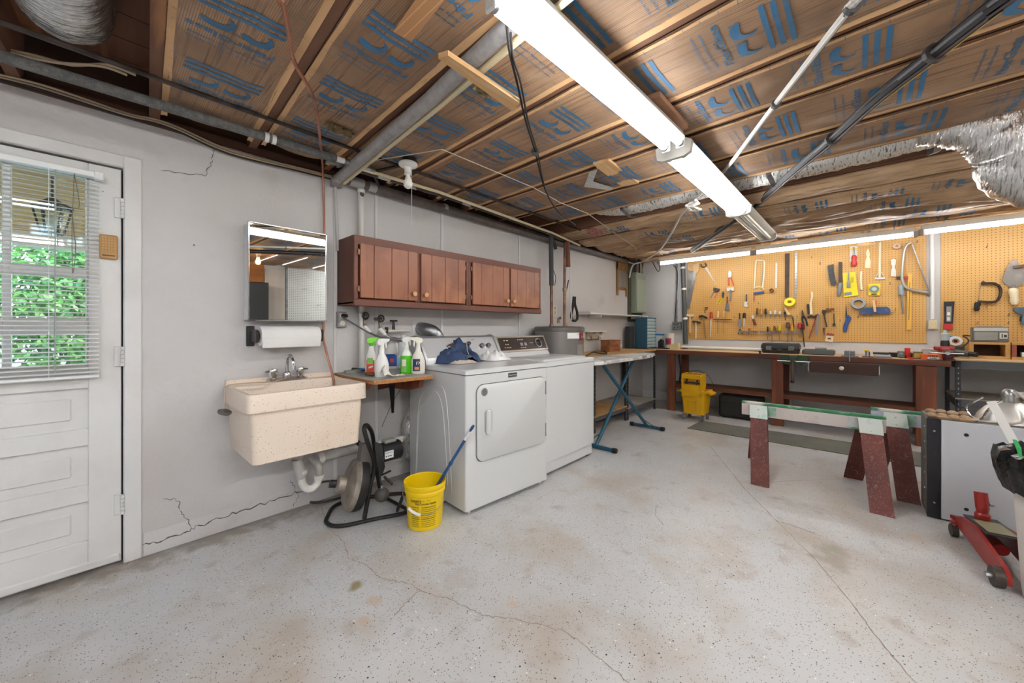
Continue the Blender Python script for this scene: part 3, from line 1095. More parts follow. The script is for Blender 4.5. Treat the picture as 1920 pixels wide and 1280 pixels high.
tw = bundle('cable_bundle', 'bunch of thin beige cables lying along the top edge of the left wall', [P(*p, 'y', 2.74) for p in [(-30, 138), (80, 165), (230, 214), (290, 228), (340, 246), (430, 285), (560, 318), (630, 335)]],
            [(M('beige_cable', '#b9a78c', .55), 'cable', .006, 0, 0, .012), (M('beige_cable', '#b9a78c', .55), 'cable', .005, .01, .012, .016), (CBLK, 'cable', .005, 0, -.010, .006)])
bundle('cable_bundle', 'slack beige cables in the dark open joist bay at the top left', [P(*p, 'z', 2.33) for p in [(-20, 88), (50, 105), (110, 118), (190, 124), (240, 142)]],
       [(M('beige_cable', '#b9a78c', .55), 'cable', .006, 0, 0, .012), (M('beige_cable', '#b9a78c', .55), 'cable', .006, .02, .012, .03)])
# tangle near the corner
for i, (pts, mt_, r, lab) in enumerate([
    ([(1040, 432), (1085, 462), (1120, 470), (1160, 478), (1185, 500)], CBLK, .006, 'black cable sagging along the wall top beside the electric panel'),
    ([(1060, 450), (1100, 474), (1120, 476), (1165, 490)], CGRY, .006, 'grey cable looped below the wall top left of the washboard'),
    ([(1075, 428), (1105, 440), (1135, 452), (1150, 470)], CBLK, .008, 'black cable end hanging in the torn insulation near the far corner'),
    ([(1090, 405), (1070, 440), (1068, 480), (1069, 540), (1072, 600)], CWHT, .007, 'white cable dropping beside the water heater pipes'),
    ([(1048, 415), (1070, 420), (1075, 412), (1066, 405)], CWHT, .009, 'short white cable loop by the heater pipe tops'),
    ([(1128, 470), (1140, 456), (1150, 453), (1165, 470), (1180, 478)], CBLK, .006, 'black cable hooped over the blue junction clip')]):
    MB().tube(spline([P(*p, 'y', 2.68 if i != 3 else 2.62) for p in pts], 6), r, 6).top('loose_cable', mt_, lab, 'cable')
MB().ball(P(1147, 455, 'y', 2.64), .03, .02, .025).top('junction_clip', M('blue_tape', '#3c4f8d', .5), 'small blue taped cable joint in the torn ceiling near the far corner', 'cable joint')
m = MB()
a, b = P(1085, 450, 'y', 2.62), P(1115, 462, 'y', 2.62)
m.tube([P(1060, 445, 'y', 2.66), P(1100, 458, 'y', 2.62), P(1115, 460, 'y', 2.6)], .022, 4, sq=(.5, 1))
m.top('wood_lath', JOIST, 'short dark lath tucked under the ceiling above the washboard', 'lath')

# ------------------------------------------------------------------ wooden cleats under the joists
def plank(name, px4, z, th, mt_, label):
    q = [P(*p, 'z', z) for p in px4]
    return MB().prism(q, (0, 0, th)).top(name, mt_, label, 'board')


plank('wooden_cleat', [(822, 110), (840, 104), (974, 193), (963, 210)], 2.188, .02, PINE, 'pale pine slat nailed across the joists over the grey drain pipe')
plank('wooden_cleat', [(1112, 309), (1141, 301), (1198, 344), (1166, 350)], 2.275, .018, PINE, 'short pale plywood piece across the joists left of the second light')
plank('wooden_cleat', [(1210, 190), (1237, 180), (1290, 240), (1262, 252)], 2.262, .025, M('pink_wood', '#c79a7a', .6, ov=[('#b08264', 6, .4, .7)]), 'reddish board scrap beside the far end of the long light')
plank('cardboard_patch', [(737, 60), (772, 78), (850, -20), (800, -30)], 2.264, .003, M('cardboard', '#b5855a', .7, bands=('#d0a57d', 'X', .035, .85, .1)), 'tan cardboard flap with pale lines hanging from the printed facing')
m = MB()
pt = P(1112, 335, 'z', 2.27)
m.add([P(1095, 350, 'z', 2.262), P(1105, 322, 'z', 2.266), P(1120, 318, 'z', 2.25), P(1112, 340, 'z', 2.245), P(1150, 352, 'z', 2.262), P(1145, 357, 'z', 2.258)], [(0, 1, 2, 3), (0, 3, 4, 5)])
m.top('plastic_scrap', M('clear_film', '#cfd2cf', .2, 0, bump=(20, 1)), 'crumpled clear plastic scrap stapled beside the short plywood piece', 'plastic scrap')

# ------------------------------------------------------------------ fluorescent lights
EM = emis('tube_light', '#f4f6f7', TUBE)
EM2 = emis('tube_light_bright', '#f4f6f7', TUBE*1.7)
EM3 = emis('tube_light_added', '#f4f6f7', TUBE*3)  # only for added fixtures out of view, raised to lift floor and bench
OFFT = M('dead_tube', '#e2dfcf', .3)
FIXM = M('fixture_white', '#d6d5cf', .4)


def fixture(name, label, a, b, z, mats, cover=False, wings=False):
    """twin tube strip light from a to b (x, y) with its tubes at height z"""
    a, b = Vector((a[0], a[1], z)), Vector((b[0], b[1], z))
    t = thing(name, label, 'light fixture', (a+b)/2, 'ceiling tube lights')
    d = (b-a).normalized()
    s = Vector((-d.y, d.x, 0))
    up_ = Vector((0, 0, 1))

    def pr(u0, u1, prof, nm, mt_):
        m = MB()
        pa = [a+d*u0+s*q[0]+up_*q[1] for q in prof]
        m.prism(pa, d*(u1-u0))
        m.build(nm, mt_, t)
    L_ = (b-a).length
    pr(-.01, L_+.01, [(-.06, .03), (.06, .03), (.05, .06), (-.05, .06)], 'housing', FIXM)
    if wings: pr(0, L_, [(-.095, .048), (-.06, .028), (.06, .028), (.095, .048), (.09, .052), (.055, .034), (-.055, .034), (-.09, .052)], 'reflector', FIXM)
    for i, mt_ in enumerate(mats):
        w = (-.038, .038)[i]
        tb = MB().cyl(a+s*w+d*.012, b+s*w-d*.012, .019, n=14).build('tube', mt_, t)
        for e, sg in ((a, 1), (b, -1)):
            MB().cyl(e+s*w-d*sg*.001, e+s*w+d*sg*.016, .0192, n=14).build('tube_cap', GALV, tb)
            R_ = Matrix.Translation(e+s*w-d*sg*.007) @ Matrix(((s.x, d.x, 0, 0), (s.y, d.y, 0, 0), (0, 0, 1, 0), (0, 0, 0, 1)))
            MB(R_).box(-.022, .022, -.006, .006, -.024, .04, .004).build('lamp_holder', FIXM, t)
    if cover:
        for e, sg in ((a, -1), (b, 1)):
            m = MB()
            pa = [e+d*sg*.012+s*q[0]+up_*q[1] for q in [(-.098, .05), (-.09, -.012), (-.06, -.026), (.06, -.026), (.09, -.012), (.098, .05), (.05, .08), (-.05, .08)]]
            m.prism(pa, d*sg*.03)
            m.build('end_cap', M('end_cap_plastic', '#c9c6bf', .5), t)
    for u0 in (.12, L_-.12):
        m = MB()
        m.tube([a+d*u0+up_*.07, Vector(((a+d*u0).x, (a+d*u0).y, JZ))], .004, 5)
        m.build('hanger', GALV, t)
    return t


fixture('tube_light', 'long bright twin tube light nearest the camera, under the printed facing', (.80, .775), (2.065, .735), 2.17, (EM, EM))
fixture('tube_light', 'second lit twin tube light with grey end caps, middle of the ceiling row', (2.20, .765), (3.62, .755), 2.165, (EM, EM), cover=True, wings=True)
fixture('tube_light', 'unlit twin tube light, last of the ceiling row towards the pegboard', (3.72, .765), (4.93, .76), 2.175, (OFFT, OFFT), cover=True, wings=True)
fixture('tube_light', 'lit twin tube light added behind the camera to brighten the room', (-1.5, .80), (-.22, .80), 2.17, (EM, EM))  # unseen fixture added to brighten floor and bench


def strip(label, y0, y1, x, z):
    t = thing('strip_light', label, 'light fixture', (x, (y0+y1)/2, z), 'strip lights above the workbench')
    MB().box(x-.02, x+.05, y0, y1, z+.022, z+.075, .004).build('housing', FIXM, t)
    tb = MB().cyl((x, y0-.03, z), (x, y1+.03, z), .019, n=12).build('tube', EM2, t)
    for y in (y0, y1):
        MB().box(x-.024, x+.024, y-.018, y+.018, z-.028, z+.03, .004).build('lamp_holder', M('holder_grey', '#a5a19b', .5), t)
        MB().tube([(x+.015, y-(.15 if y == y0 else -.15), z+.07), (x+.015, y-(.15 if y == y0 else -.15), JZ)], .004, 5).build('hanger', GALV, t)


xs = 5.55
yl = [P(1237, 495, 'x', xs).y, P(1413, 474, 'x', xs).y, P(1722, 438, 'x', xs).y]
strip('strip light over the left end of the brown pegboard', yl[0], yl[1]+.02, xs, P(1325, 484, 'x', xs).z)
strip('strip light over the middle and right of the brown pegboard', yl[1]-.02, yl[2]+.02, xs, P(1570, 456, 'x', xs).z)
strip('strip light over the right-hand pegboard at the photo edge', yl[2]-.02, yl[2]-1.5, xs, P(1800, 428, 'x', xs).z)
# bare bulb with pull string
bp_ = P(765, 308, 'z', 2.24)
t = thing('bulb_holder', 'white porcelain bulb holder with an unlit frosted bulb and pull string', 'bulb holder', bp_)
MB().lathe([(.02, .05), (.042, .04), (.05, .0), (.045, -.008)], bp_+Vector((.01, 0, .015)), n=12).build('junction_box', IRON, t)
MB().lathe([(.058, .006), (.060, -.004), (.05, -.014), (.027, -.022), (.022, -.03), (.021, -.06), (.024, -.064), (.02, -.068)], bp_, n=20).build('porcelain_base', WPLAST, t)
MB().lathe([(.014, -.062), (.015, -.08), (.022, -.1), (.029, -.122), (.026, -.142), (.012, -.153), (0, -.155)], bp_, n=18).build('bulb', M('frosted_bulb', '#f2efe6', .4), t)
ps = bp_+Vector((.02, -.01, -.03))
MB().tube([ps, (ps.x, ps.y, P(775, 452, 'y', ps.y).z)], .0016, 5).build('pull_string', STR, t)
# ------------------------------------------------------------------ wall cabinets
CABF = M('cabinet_frame', '#7a4a38', .45, ov=[('#5a3327', 5, .4, .7, (.15, 1, 1)), ('#8e5c46', 16, .55, .75, (.12, 1, 1))])
CABD = M('cabinet_door', '#9a5f40', .36, ov=[('#7f4a32', 2.6, .42, .68), ('#b1744f', 3.5, .5, .72), ('#87503a', 18, .55, .75, (1, 1, .2))], sp=[('#4a281a', 70, .12, .08)])
CABS = M('cabinet_side', '#6b3b2a', .45, ov=[('#4d281c', 4, .4, .7, (1, 1, .2))])
KNOB = M('knob_wood', '#d8ab78', .4)
cy0, cy1, cz0, cz1 = 2.50, 2.768, 1.345, 1.826
xm = P(879, 560, 'y', cy0).x
xe = 3.182


def cabinet(x0, x1, doors, label):
    t = thing('wall_cabinet', label, 'cabinet', ((x0+x1)/2, (cy0+cy1)/2, cz0))
    m = MB()
    m.box(x0, x1, cy0+.018, cy1, cz0+.02, cz1)
    m.build('carcass', CABS, t)
    zb, zt = cz0+.058, cz1-.055
    m = MB()
    m.box(x0, x1, cy0, cy0+.02, cz1-.062, cz1, .002)
    m.build('top_rail', CABF, t)
    m = MB()
    m.box(x0-.004, x1+.004, cy0-.008, cy0+.02, cz0, cz0+.05, .006)
    m.build('bottom_rail', CABF, t)
    edges = [x0]+[(doors[0][1]+doors[1][0])/2]+[x1]
    for i, e in enumerate(edges):
        w = .025
        MB().box(max(x0, e-w), min(x1, e+w), cy0+.001, cy0+.019, cz0+.04, cz1-.05, .001).build('stile', CABF, t)
    MB().box(x0, x1, cy0+.003, cy1, cz0+.012, cz0+.03).build('bottom_board', CABS, t)
    for i, (a, b) in enumerate(doors):
        n = 4
        d = MB().box(a+.002, b-.002, cy0-.010, cy0-.001, zb+.001, zt-.001).build('door', M('door_joint', '#4a2618', .6), t)
        cuts = [a, a+.22*(b-a), a+.52*(b-a), a+.82*(b-a), b]
        for k in range(n):
            MB().box(cuts[k]+.0012, cuts[k+1]-.0012, cy0-.018, cy0-.002, zb, zt, .0025).build('plank', CABD, d)
        kx = b-.035 if i == 0 else a+.035
        MB().lathe([(.008, 0), (.008, .008), (.017, .014), (.018, .022), (.010, .028), (0, .029)], (kx, cy0-.018, zb+.05), (0, -1, 0), 14).build('knob', KNOB, d)
        hx = a-.006 if i == 0 else b+.006
        for hz in (zb+.06, zt-.06):
            MB().box(hx-.008, hx+.008, cy0-.010, cy0, hz-.02, hz+.02, .003).build('hinge', M('hinge_brass', '#8a6a52', .4, .6), d)
    return t


PX = lambda p: P(p, 540, 'y', cy0-.018).x
cabinet(1.164, xm-.001, [(PX(676), PX(783)), (PX(790), PX(873))], 'stained brown two-door wall cabinet nearer the mirror, left half of the row')
cabinet(xm+.001, xe, [(PX(887), PX(955.5)), (PX(958), PX(1011))], 'stained brown two-door wall cabinet towards the water heater, right half of the row')

# ------------------------------------------------------------------ mirror cabinet, towel roll
t = thing('mirror_cabinet', 'steel framed mirror cabinet hanging on the left wall above the towel roll', 'mirror', (.82, 2.7, 1.242))
mx0, mx1, my, mz0, mz1 = .598, 1.044, 2.655, 1.242, 1.828
m = MB().box(mx0+.004, mx1-.004, my+.004, LW-.001, mz0+.004, mz1-.004)
m.build('case', M('case_white', '#d4d4d2', .4), t)
for nm, b in (('frame_side', (mx0, mx0+.008, mz0, mz1)), ('frame_side', (mx1-.008, mx1, mz0, mz1)), ('frame_rail', (mx0, mx1, mz0, mz0+.008)), ('frame_rail', (mx0, mx1, mz1-.008, mz1))):
    MB().box(b[0], b[1], my-.007, my+.012, b[2], b[3], .002).build(nm, CHROME, t)
MB().box(mx0+.006, mx1-.006, my-.002, my+.002, mz0+.006, mz1-.006).build('mirror_glass', M('mirror', '#e4e8e6', .015, 1.), t)

t = thing('towel_holder', 'black bracket towel holder screwed to the wall under the mirror', 'holder', (.82, 2.72, 1.09))
tx0, tx1, ty, tz = .655, 1.003, 2.672, 1.148
for x, s in ((tx0-.012, -1), (tx1+.010, 1)):
    m = MB().box(x-.03 if s < 0 else x-.012, x+.012 if s < 0 else x+.02, LW-.014, LW, tz-.062, tz+.062, .004)
    b = m.build('wall_plate', BPLAST, t)
    MB().box(x-.008, x+.008, ty-.035, LW-.01, tz-.04, tz+.04, .01).build('arm', M('bracket_brown', '#3d342f', .35), t)
t = thing('paper_towel_roll', 'white quilted paper towel roll in the black holder under the mirror', 'paper towels', (.83, ty, tz-.062))
PAPER = M('paper_white', '#e9e8e5', .8, bump=(140, .3))
MB().lathe([(.02, 0), (.058, 0), (.0605, .004), (.0605, .332), (.058, .336), (.02, .336)], (tx0+.005, ty, tz), (1, 0, 0), 28, cap=False).build('paper', PAPER, t)
m = MB()
m.grid(lambda u, v: (tx0+.008+.33*u, ty-.058+.012*v*v, tz-.01-.06*v), 4, 5)
m.build('loose_sheet', PAPER, t)
MB().lathe([(.021, 0), (.021, .336), (.018, .336), (.018, 0)], (tx0+.005, ty, tz), (1, 0, 0), 16, cap=False).build('core', M('cardboard_tube', '#9c7a55', .8), t)

# ------------------------------------------------------------------ laundry tub
SINKM = M('speckled_tub', '#e6d5c3', .42, ov=[('#dcc6ac', 3, .55, .8)], sp=[('#5b4d40', 85, .16, .2), ('#5b4d40', 48, .1, .12), ('#7b6653', 120, .2, .16)])
sx0, sx1, sy0, sy1, sz = .497, 1.124, 2.235, 2.762, .862
t = thing('laundry_tub', 'beige speckled laundry tub mounted on the left wall under the towel roll', 'sink', ((sx0+sx1)/2, (sy0+sy1)/2, .49))
L_ = [rr(sx0+.06, sx1-.06, sy0+.045, sy1, .492, .03), rr(sx0+.035, sx1-.035, sy0+.03, sy1, .497, .03), rr(sx0+.02, sx1-.02, sy0+.018, sy1, .768, .03), rr(sx0, sx1, sy0, sy1, .768, .03), rr(sx0, sx1, sy0, sy1, .855, .03),
      rr(sx0+.004, sx1-.004, sy0+.004, sy1-.004, sz, .03), rr(sx0+.024, sx1-.024, sy0+.024, sy1-.105, sz, .03), rr(sx0+.03, sx1-.03, sy0+.03, sy1-.11, sz-.02, .03), rr(sx0+.07, sx1-.07, sy0+.06, sy1-.12, .54, .05), rr(sx0+.2, sx1-.2, sy0+.15, sy1-.2, .525, .05)]
MB().loft(L_).build('basin', SINKM, t)
m = MB()
m.loft([rr(sx0+.01, sx1-.01, sy1-.02, sy1, sz-.01, .01), rr(sx0+.01, sx1-.01, sy1-.02, sy1, sz+.028, .01)])
m.build('back_lip', SINKM, t)
for k in range(6):
    x = P(632+9*k, 708, 'y', 2.64).x
    MB().box(x, x+.012, sy1-.102, sy1-.04, sz-.002, sz+.004, .002).build('soap_ridge', SINKM, t)
fx, fy = P(538, 707, 'y', 2.70).x, 2.70
t = thing('faucet', 'chrome two-handle faucet standing on the back ledge of the laundry tub', 'faucet', (fx, fy, sz))
MB().loft([rr(fx-.115, fx+.115, fy-.028, fy+.028, sz, .02), rr(fx-.115, fx+.115, fy-.028, fy+.028, sz+.014, .02), rr(fx-.105, fx+.105, fy-.02, fy+.02, sz+.022, .02)]).build('base_plate', CHROME, t)
MB().lathe([(.024, .02), (.026, .03), (.022, .05), (.016, .06)], (fx, fy, sz), n=16).build('spout_body', CHROME, t)
MB().tube(spline([(fx, fy, sz+.05), (fx, fy, sz+.12), (fx, fy-.02, sz+.15), (fx, fy-.06, sz+.162), (fx, fy-.10, sz+.14), (fx, fy-.115, sz+.10)], 5), [.011]*26, 12).build('spout', CHROME, t)
MB().cyl((fx, fy-.115, sz+.105), (fx, fy-.117, sz+.075), .014, n=14).build('aerator', CHROME, t)
for s in (-1, 1):
    hx = fx+s*.078
    h = MB().lathe([(.017, .02), (.02, .03), (.024, .055), (.026, .075), (.022, .082), (0, .083)], (hx, fy, sz), n=10).build('handle', CHROME, t)
    MB().tube([(hx, fy, sz+.068), (hx+s*.045, fy-.008, sz+.066)], [.008, .006], 8).build('lever', CHROME, h)
a = P(648, 704, 'y', 2.67)
MB().box(a.x, a.x+.115, 2.66, 2.71, sz+.0065, sz+.034, .006).top('soap_bar', M('grey_soap', '#87887c', .6), 'grey green soap bar lying on the ledge right of the faucet', 'soap')
m = MB()
m.tube(spline([P(540, 707, 'y', 2.66), P(524, 712, 'y', 2.64), P(508, 716, 'y', 2.6), P(470, 719, 'y', 2.58)+Vector((0, 0, .005)), P(428, 722, 'y', 2.60), P(423, 735, 'y', 2.57), P(422, 766, 'y', 2.57)], 5), .0035, 6)
t = thing('sink_stopper', 'grey rubber sink stopper dangling on a cord over the left rim of the tub', 'stopper', P(421, 774, 'y', 2.57))
m.build('cord', M('tan_cord', '#b9a184', .7), t)
MB().lathe([(.028, -.008), (.033, 0), (.033, .008), (.02, .014)], P(421, 773, 'y', 2.57), (.25, -.2, 1), 16).build('plug', M('grey_rubber', '#6d6661', .6), t)

# trap and drain under the tub
PVC = M('white_pvc', '#dedbd4', .4)
GP = M('grey_pipe_paint', '#b9b6b1', .5, ov=[('#9a9793', 8, .45, .7)])
t = thing('drain_trap', 'white plastic trap and grey waste pipe below the laundry tub', 'pipe', P(580, 900, 'y', 2.55))
A = lambda px, py, y=2.52: P(px, py, 'y', y)
MB().lathe([(.035, 0), (.035, .03), (.028, .05), (.026, .09)], A(560, 858)+Vector((0, 0, .0)), (0, 0, 1), 16).build('tailpiece', GP, t)
dA = A(566, 872)
MB().tube([A(556, 860), A(562, 880), A(566, 895)], .030, 14).build('slip_nut', GP, t)
MB().tube(spline([A(566, 888), A(567, 905), A(574, 915), A(585, 915), A(595, 906), A(598, 893)], 5), .022, 14).build('u_bend', PVC, t)
for p in ((566, 884), (599, 893)):
    MB().lathe([(.03, -.012), (.031, -.008), (.031, .008), (.028, .012)], A(*p), n=14).build('slip_nut', PVC, t)
MB().tube(spline([A(599, 890), A(598, 874), A(592, 866, 2.56), A(584, 858, 2.6)], 5), .021, 14).build('trap_arm', GP, t)
MB().tube([A(590, 860, 2.62), A(640, 848, 2.62), A(700, 834, 2.62)], .03, 14).build('waste_pipe', GP, t)
MB().tube([A(596, 860, 2.62), A(606, 857, 2.62)], .037, 14).build('coupling', PVC, t)
MB().tube([A(690, 836, 2.70), A(765, 820, 2.70)], .027, 12).build('waste_pipe', PVC, t)
MB().prism([A(668, 828, 2.6), A(675, 826, 2.6), A(688, 858, 2.6), A(681, 860, 2.6)], (0, .02, 0)).build('pipe_strap', IRON, t)

# ------------------------------------------------------------------ shelf between tub and dryer
PB = M('particle_board', '#a9713f', .7, sp=[('#6e4524', 120, .3, .4), ('#c99a64', 90, .3, .3)])
TOPG = M('shelf_top_paint', '#aaa69a', .5, ov=[('#8d887c', 6, .5, .75)])
bx0, bx1, by0, by1, bz = 1.13, 1.558, 2.14, 2.765, .878
t = thing('utility_shelf', 'small grey topped particle board shelf between the tub and the dryer', 'shelf', ((bx0+bx1)/2, 2.45, .70))
pl_ = [P(633, 700, 'z', bz), P(688, 717, 'z', bz), P(812, 703, 'z', bz), Vector((1.575, 2.766, bz)), Vector((1.14, 2.766, bz))]
pl_[0] = Vector((1.128, 2.6, bz)); pl_[1] = Vector((1.128, 2.165, bz))
MB().prism([v-Vector((0, 0, .024)) for v in pl_], (0, 0, .022)).build('shelf_board', PB, t)
MB().prism([v-Vector((0, 0, .002)) for v in pl_], (0, 0, .002)).build('shelf_top', TOPG, t)
bxr = P(800, 720, 'y', 2.2).x
MB().prism([(bxr-.06, 2.19, bz-.025), (bxr-.06, 2.76, bz-.025), (bxr-.06, 2.76, bz-.16), (bxr-.06, 2.62, bz-.13), (bxr-.06, 2.30, bz-.11), (bxr-.06, 2.21, bz-.085)], (.035, 0, 0)).build('wooden_bracket', REDWOOD, t)
MB().prism([(1.14, 2.25, bz-.025), (1.135, 2.76, bz-.025), (1.135, 2.76, bz-.14), (1.135, 2.3, bz-.07)], (.03, 0, 0)).build('wooden_bracket', REDWOOD, t)
MB().prism([P(729, 720, 'y', 2.5), P(740, 720, 'y', 2.5), P(738, 774, 'y', 2.72), P(734, 774, 'y', 2.72)], (.006, .004, 0)).build('strut', BLACK, t)
m = MB()
m.tube([P(716, 800, 'y', 2.7), P(733, 760, 'y', 2.7), P(751, 728, 'y', 2.7)], .0018, 5)
m.top('hanging_wire', IRON, 'thin bent wire hanging from the strut under the small shelf', 'wire')


# ------------------------------------------------------------------ cleaning bottles
def oval(cx, cy, z, rx, ry, n=16, rot=0):
    return [(cx+rx*cos(2*pi*k/n)*cos(rot)-ry*sin(2*pi*k/n)*sin(rot), cy+rx*cos(2*pi*k/n)*sin(rot)+ry*sin(2*pi*k/n)*cos(rot), z) for k in range(n)]


WB = M('bottle_white', '#e6e4df', .35)
GRN = M('bottle_green', '#58c322', .3)
GRN2 = M('green_liquid', '#4fc01c', .2, coat=.3)


def bottle(p, prof, body, label, cat='bottle', rot=-.7, name='spray_bottle', group=None):
    """prof: (height, half width, half depth) rings"""
    t = thing(name, label, cat, p, group)
    m = MB()
    m.loft([oval(p.x, p.y, p.z+h, a, b, 18, rot) for h, a, b in prof])
    m.build('bottle_body', body, t)
    return t


def trigger(t, p, h, mt_, mt2, rot=-.7, s=1.):
    d = Vector((cos(rot), sin(rot), 0))
    m = MB()
    m.cyl(p+Vector((0, 0, h)), p+Vector((0, 0, h+.022)), .015*s, n=12)
    m.build('collar', mt2, t)
    m = MB()
    n = Vector((-d.y, d.x, 0))*.011*s
    poly = [(-.022, .022), (.014, .022), (.016, .035), (.048, .045), (.05, .062), (.0, .066), (-.028, .058), (-.034, .04)]
    m.prism([p+Vector((0, 0, h+b*s))+d*a*s-n for a, b in poly], n*2)
    hd = m.build('trigger_head', mt_, t)
    m = MB()
    n2 = n*.6
    m.prism([p+Vector((0, 0, h+b*s))+d*a*s-n2 for a, b in [(.018, .042), (.03, .045), (.034, .01), (.028, -.008), (.024, .01)]], n2*2)
    m.build('trigger', mt2, hd)


def label_patch(t, p, z0, z1, a, b, mt_, rot, span=(-.5, .5), nm='label', e=.0012, face=-pi/2):
    """paper label wrapped on the camera side of an oval bottle"""
    m = MB()
    n = 8

    def fn(u, v):
        q0 = face-rot+(span[0]+(span[1]-span[0])*u)*1.6
        x, y = (a+e)*cos(q0), (b+e)*sin(q0)
        return (p.x+x*cos(rot)-y*sin(rot), p.y+x*sin(rot)+y*cos(rot), p.z+z0+(z1-z0)*v)
    m.grid(fn, n, 2)
    return m.build(nm, mt_, t, 60)


def sp_at(px, py, z=bz):
    return P(px, py, 'z', z+.0005)


RED = M('label_red', '#d8492a', .45)
BLU = M('label_blue', '#2d55a0', .45)
NAVY = M('label_navy', '#2b3158', .45)
LGRN = M('label_green', '#7fbf5a', .45)
CREAM = M('label_cream', '#e8e3c6', .5)
LBL = M('label_lightblue', '#8fbcdc', .45)
TXW = M('print_white', '#f2f2f0', .5)
TXB = M('print_black', '#1b1b1b', .5)
fr_ = math.atan2(-2.2, -1.3)       # towards the camera
p = sp_at(696, 702)
t = bottle(p, [(0, .036, .024), (.006, .039, .027), (.06, .038, .026), (.12, .033, .022), (.17, .02, .016), (.2, .014, .012)], WB, 'tall white spray bottle with green trigger and red label, nearest the tub', rot=-.5)
trigger(t, p, .195, M('trigger_green', '#74cf3a', .4), GRN, -.3, .9)
label_patch(t, p, .015, .10, .0385, .0265, RED, -.5, (-.5, .35), face=fr_)
label_patch(t, p, .075, .115, .0385, .0265, LGRN, -.5, (-.4, .2), 'label_top', .002, fr_)
m = MB(); bars(m, p+Vector((-.02, -.034, .05)), (.8, -.6, .3), (0, 0, 1), .03, .012, 3); m.build('lettering', TXW, t, 0)
p = sp_at(716, 706)
t = bottle(p, [(0, .040, .028), (.006, .044, .031), (.08, .044, .031), (.12, .034, .026), (.15, .018, .016), (.19, .016, .015)], WB, 'plain white spray bottle with white trigger, second from the tub', rot=-.5)
trigger(t, p, .188, WB, WPLAST, -.3, .95)
p = sp_at(737, 690)
t = bottle(p, [(0, .06, .045), (.008, .066, .05), (.13, .066, .05), (.19, .045, .036), (.225, .02, .02), (.245, .02, .02)], WB, 'white bleach jug with blue label behind the white spray bottle', name='bleach_jug', cat='jug', rot=-.5)
h = MB().tube(spline([(p.x-.005, p.y-.05, p.z+.2), (p.x-.02, p.y-.085, p.z+.19), (p.x-.015, p.y-.085, p.z+.13), (p.x, p.y-.045, p.z+.11)], 5), .010, 8).build('handle', WB, t)
label_patch(t, p, .02, .115, .066, .05, BLU, -.5, (-.55, .4), face=fr_)
label_patch(t, p, .05, .08, .066, .05, RED, -.5, (-.2, .05), 'label_mark', .0025, fr_)
p = sp_at(756, 690)
t = bottle(p, [(0, .05, .04), (.008, .056, .044), (.15, .056, .044), (.2, .04, .034), (.225, .018, .018), (.245, .018, .018)], M('cloudy_plastic', '#d9dcdb', .25), 'cloudy clear jug with light blue label behind the green bottle', name='clear_jug', cat='jug', rot=-.5)
label_patch(t, p, .02, .09, .056, .044, LBL, -.5, (-.5, .5), face=fr_)
MB().cyl(p+Vector((0, 0, .245)), p+Vector((0, 0, .262)), .02, n=14).build('cap', WPLAST, t)
p = sp_at(762, 700)
t = bottle(p, [(0, .036, .026), (.006, .041, .03), (.10, .041, .03), (.125, .04, .029)], GRN2, 'bright green dish soap bottle with white squirt top, middle of the small shelf', name='soap_bottle', rot=-.5)
MB().loft([oval(p.x, p.y, p.z+h_, a_, b_, 18, -.5) for h_, a_, b_ in [(.1255, .0395, .0285), (.15, .03, .022), (.17, .018, .016), (.2, .014, .014)]]).build('bottle_shoulder', M('clear_shoulder', '#e3e8dd', .3), t)
trigger(t, p, .198, WB, WB, -.3, .9)
label_patch(t, p, .015, .105, .041, .03, LGRN, -.5, (-.6, .0), face=fr_)
label_patch(t, p, .055, .1, .041, .03, CREAM, -.5, (-.45, -.05), 'label_top', .0025, fr_)
p = sp_at(784, 700)
t = bottle(p, [(0, .042, .03), (.006, .047, .034), (.09, .047, .034), (.13, .036, .028), (.16, .018, .016), (.195, .016, .015)], M('bottle_cream', '#e2ddd1', .35), 'white spray bottle with dark blue label, last on the shelf beside the dryer', rot=-.5)
trigger(t, p, .193, M('trigger_cream', '#e6e1cf', .4), WPLAST, 2.6, .95)
label_patch(t, p, .02, .105, .047, .034, NAVY, -.5, (-.55, .15), face=fr_)
label_patch(t, p, .03, .05, .047, .034, M('label_orange', '#d88b4a', .45), -.5, (-.35, .05), 'label_mark', .0025, fr_)
m = MB(); put_text(m, 'FX', p+Vector((-.026, -.043, .068)), (.8, -.6, .2), (0, 0, 1), .03); m.build('lettering', TXW, t, 0)
# rag, trowel and shears on the shelf
p = sp_at(735, 706)
m = MB()
m.grid(lambda u, v: (p.x-.07+.17*u, p.y-.035+.06*v, bz+.004+max(0, .075*math.exp(-(((u-.12)/.16)**2+((v-.6)/.5)**2)))+.010*abs(noi(u*6, v*5, 1))), 18, 12)
m.top('white_rag', M('rag_white', '#dfdad0', .85, bump=(40, .4)), 'crumpled white rag lying in front of the bottles on the small shelf', 'rag', sm=80)
t = thing('wooden_handled_tool', 'putty tool with turned brown wooden handle lying on the small shelf', 'tool', sp_at(675, 708))
a, b = sp_at(701, 706)+Vector((0, 0, .016)), sp_at(640, 696)+Vector((0, 0, .012))
d = (b-a).normalized()
MB().lathe([(.008, 0), (.014, .01), (.015, .05), (.010, .085), (.013, .10), (.008, .112)], a, d, 12).build('handle', M('turned_wood', '#6e4127', .35), t)
MB().tube([a+d*.11, a+d*.2, a+d*.24], [.007, .01, .004], 6, sq=(.25, 1.4)).build('blade', IRON, t)
t = thing('garden_shears', 'black handled shears with a blue grip lying at the back of the small shelf', 'shears', sp_at(670, 696))
a = sp_at(692, 698)+Vector((-.01, .05, .014)); b = sp_at(640, 694)+Vector((0, .05, .014))
MB().tube([a, a.lerp(b, .5), b], [.010, .012, .006], 8).build('handle', BLACK, t)
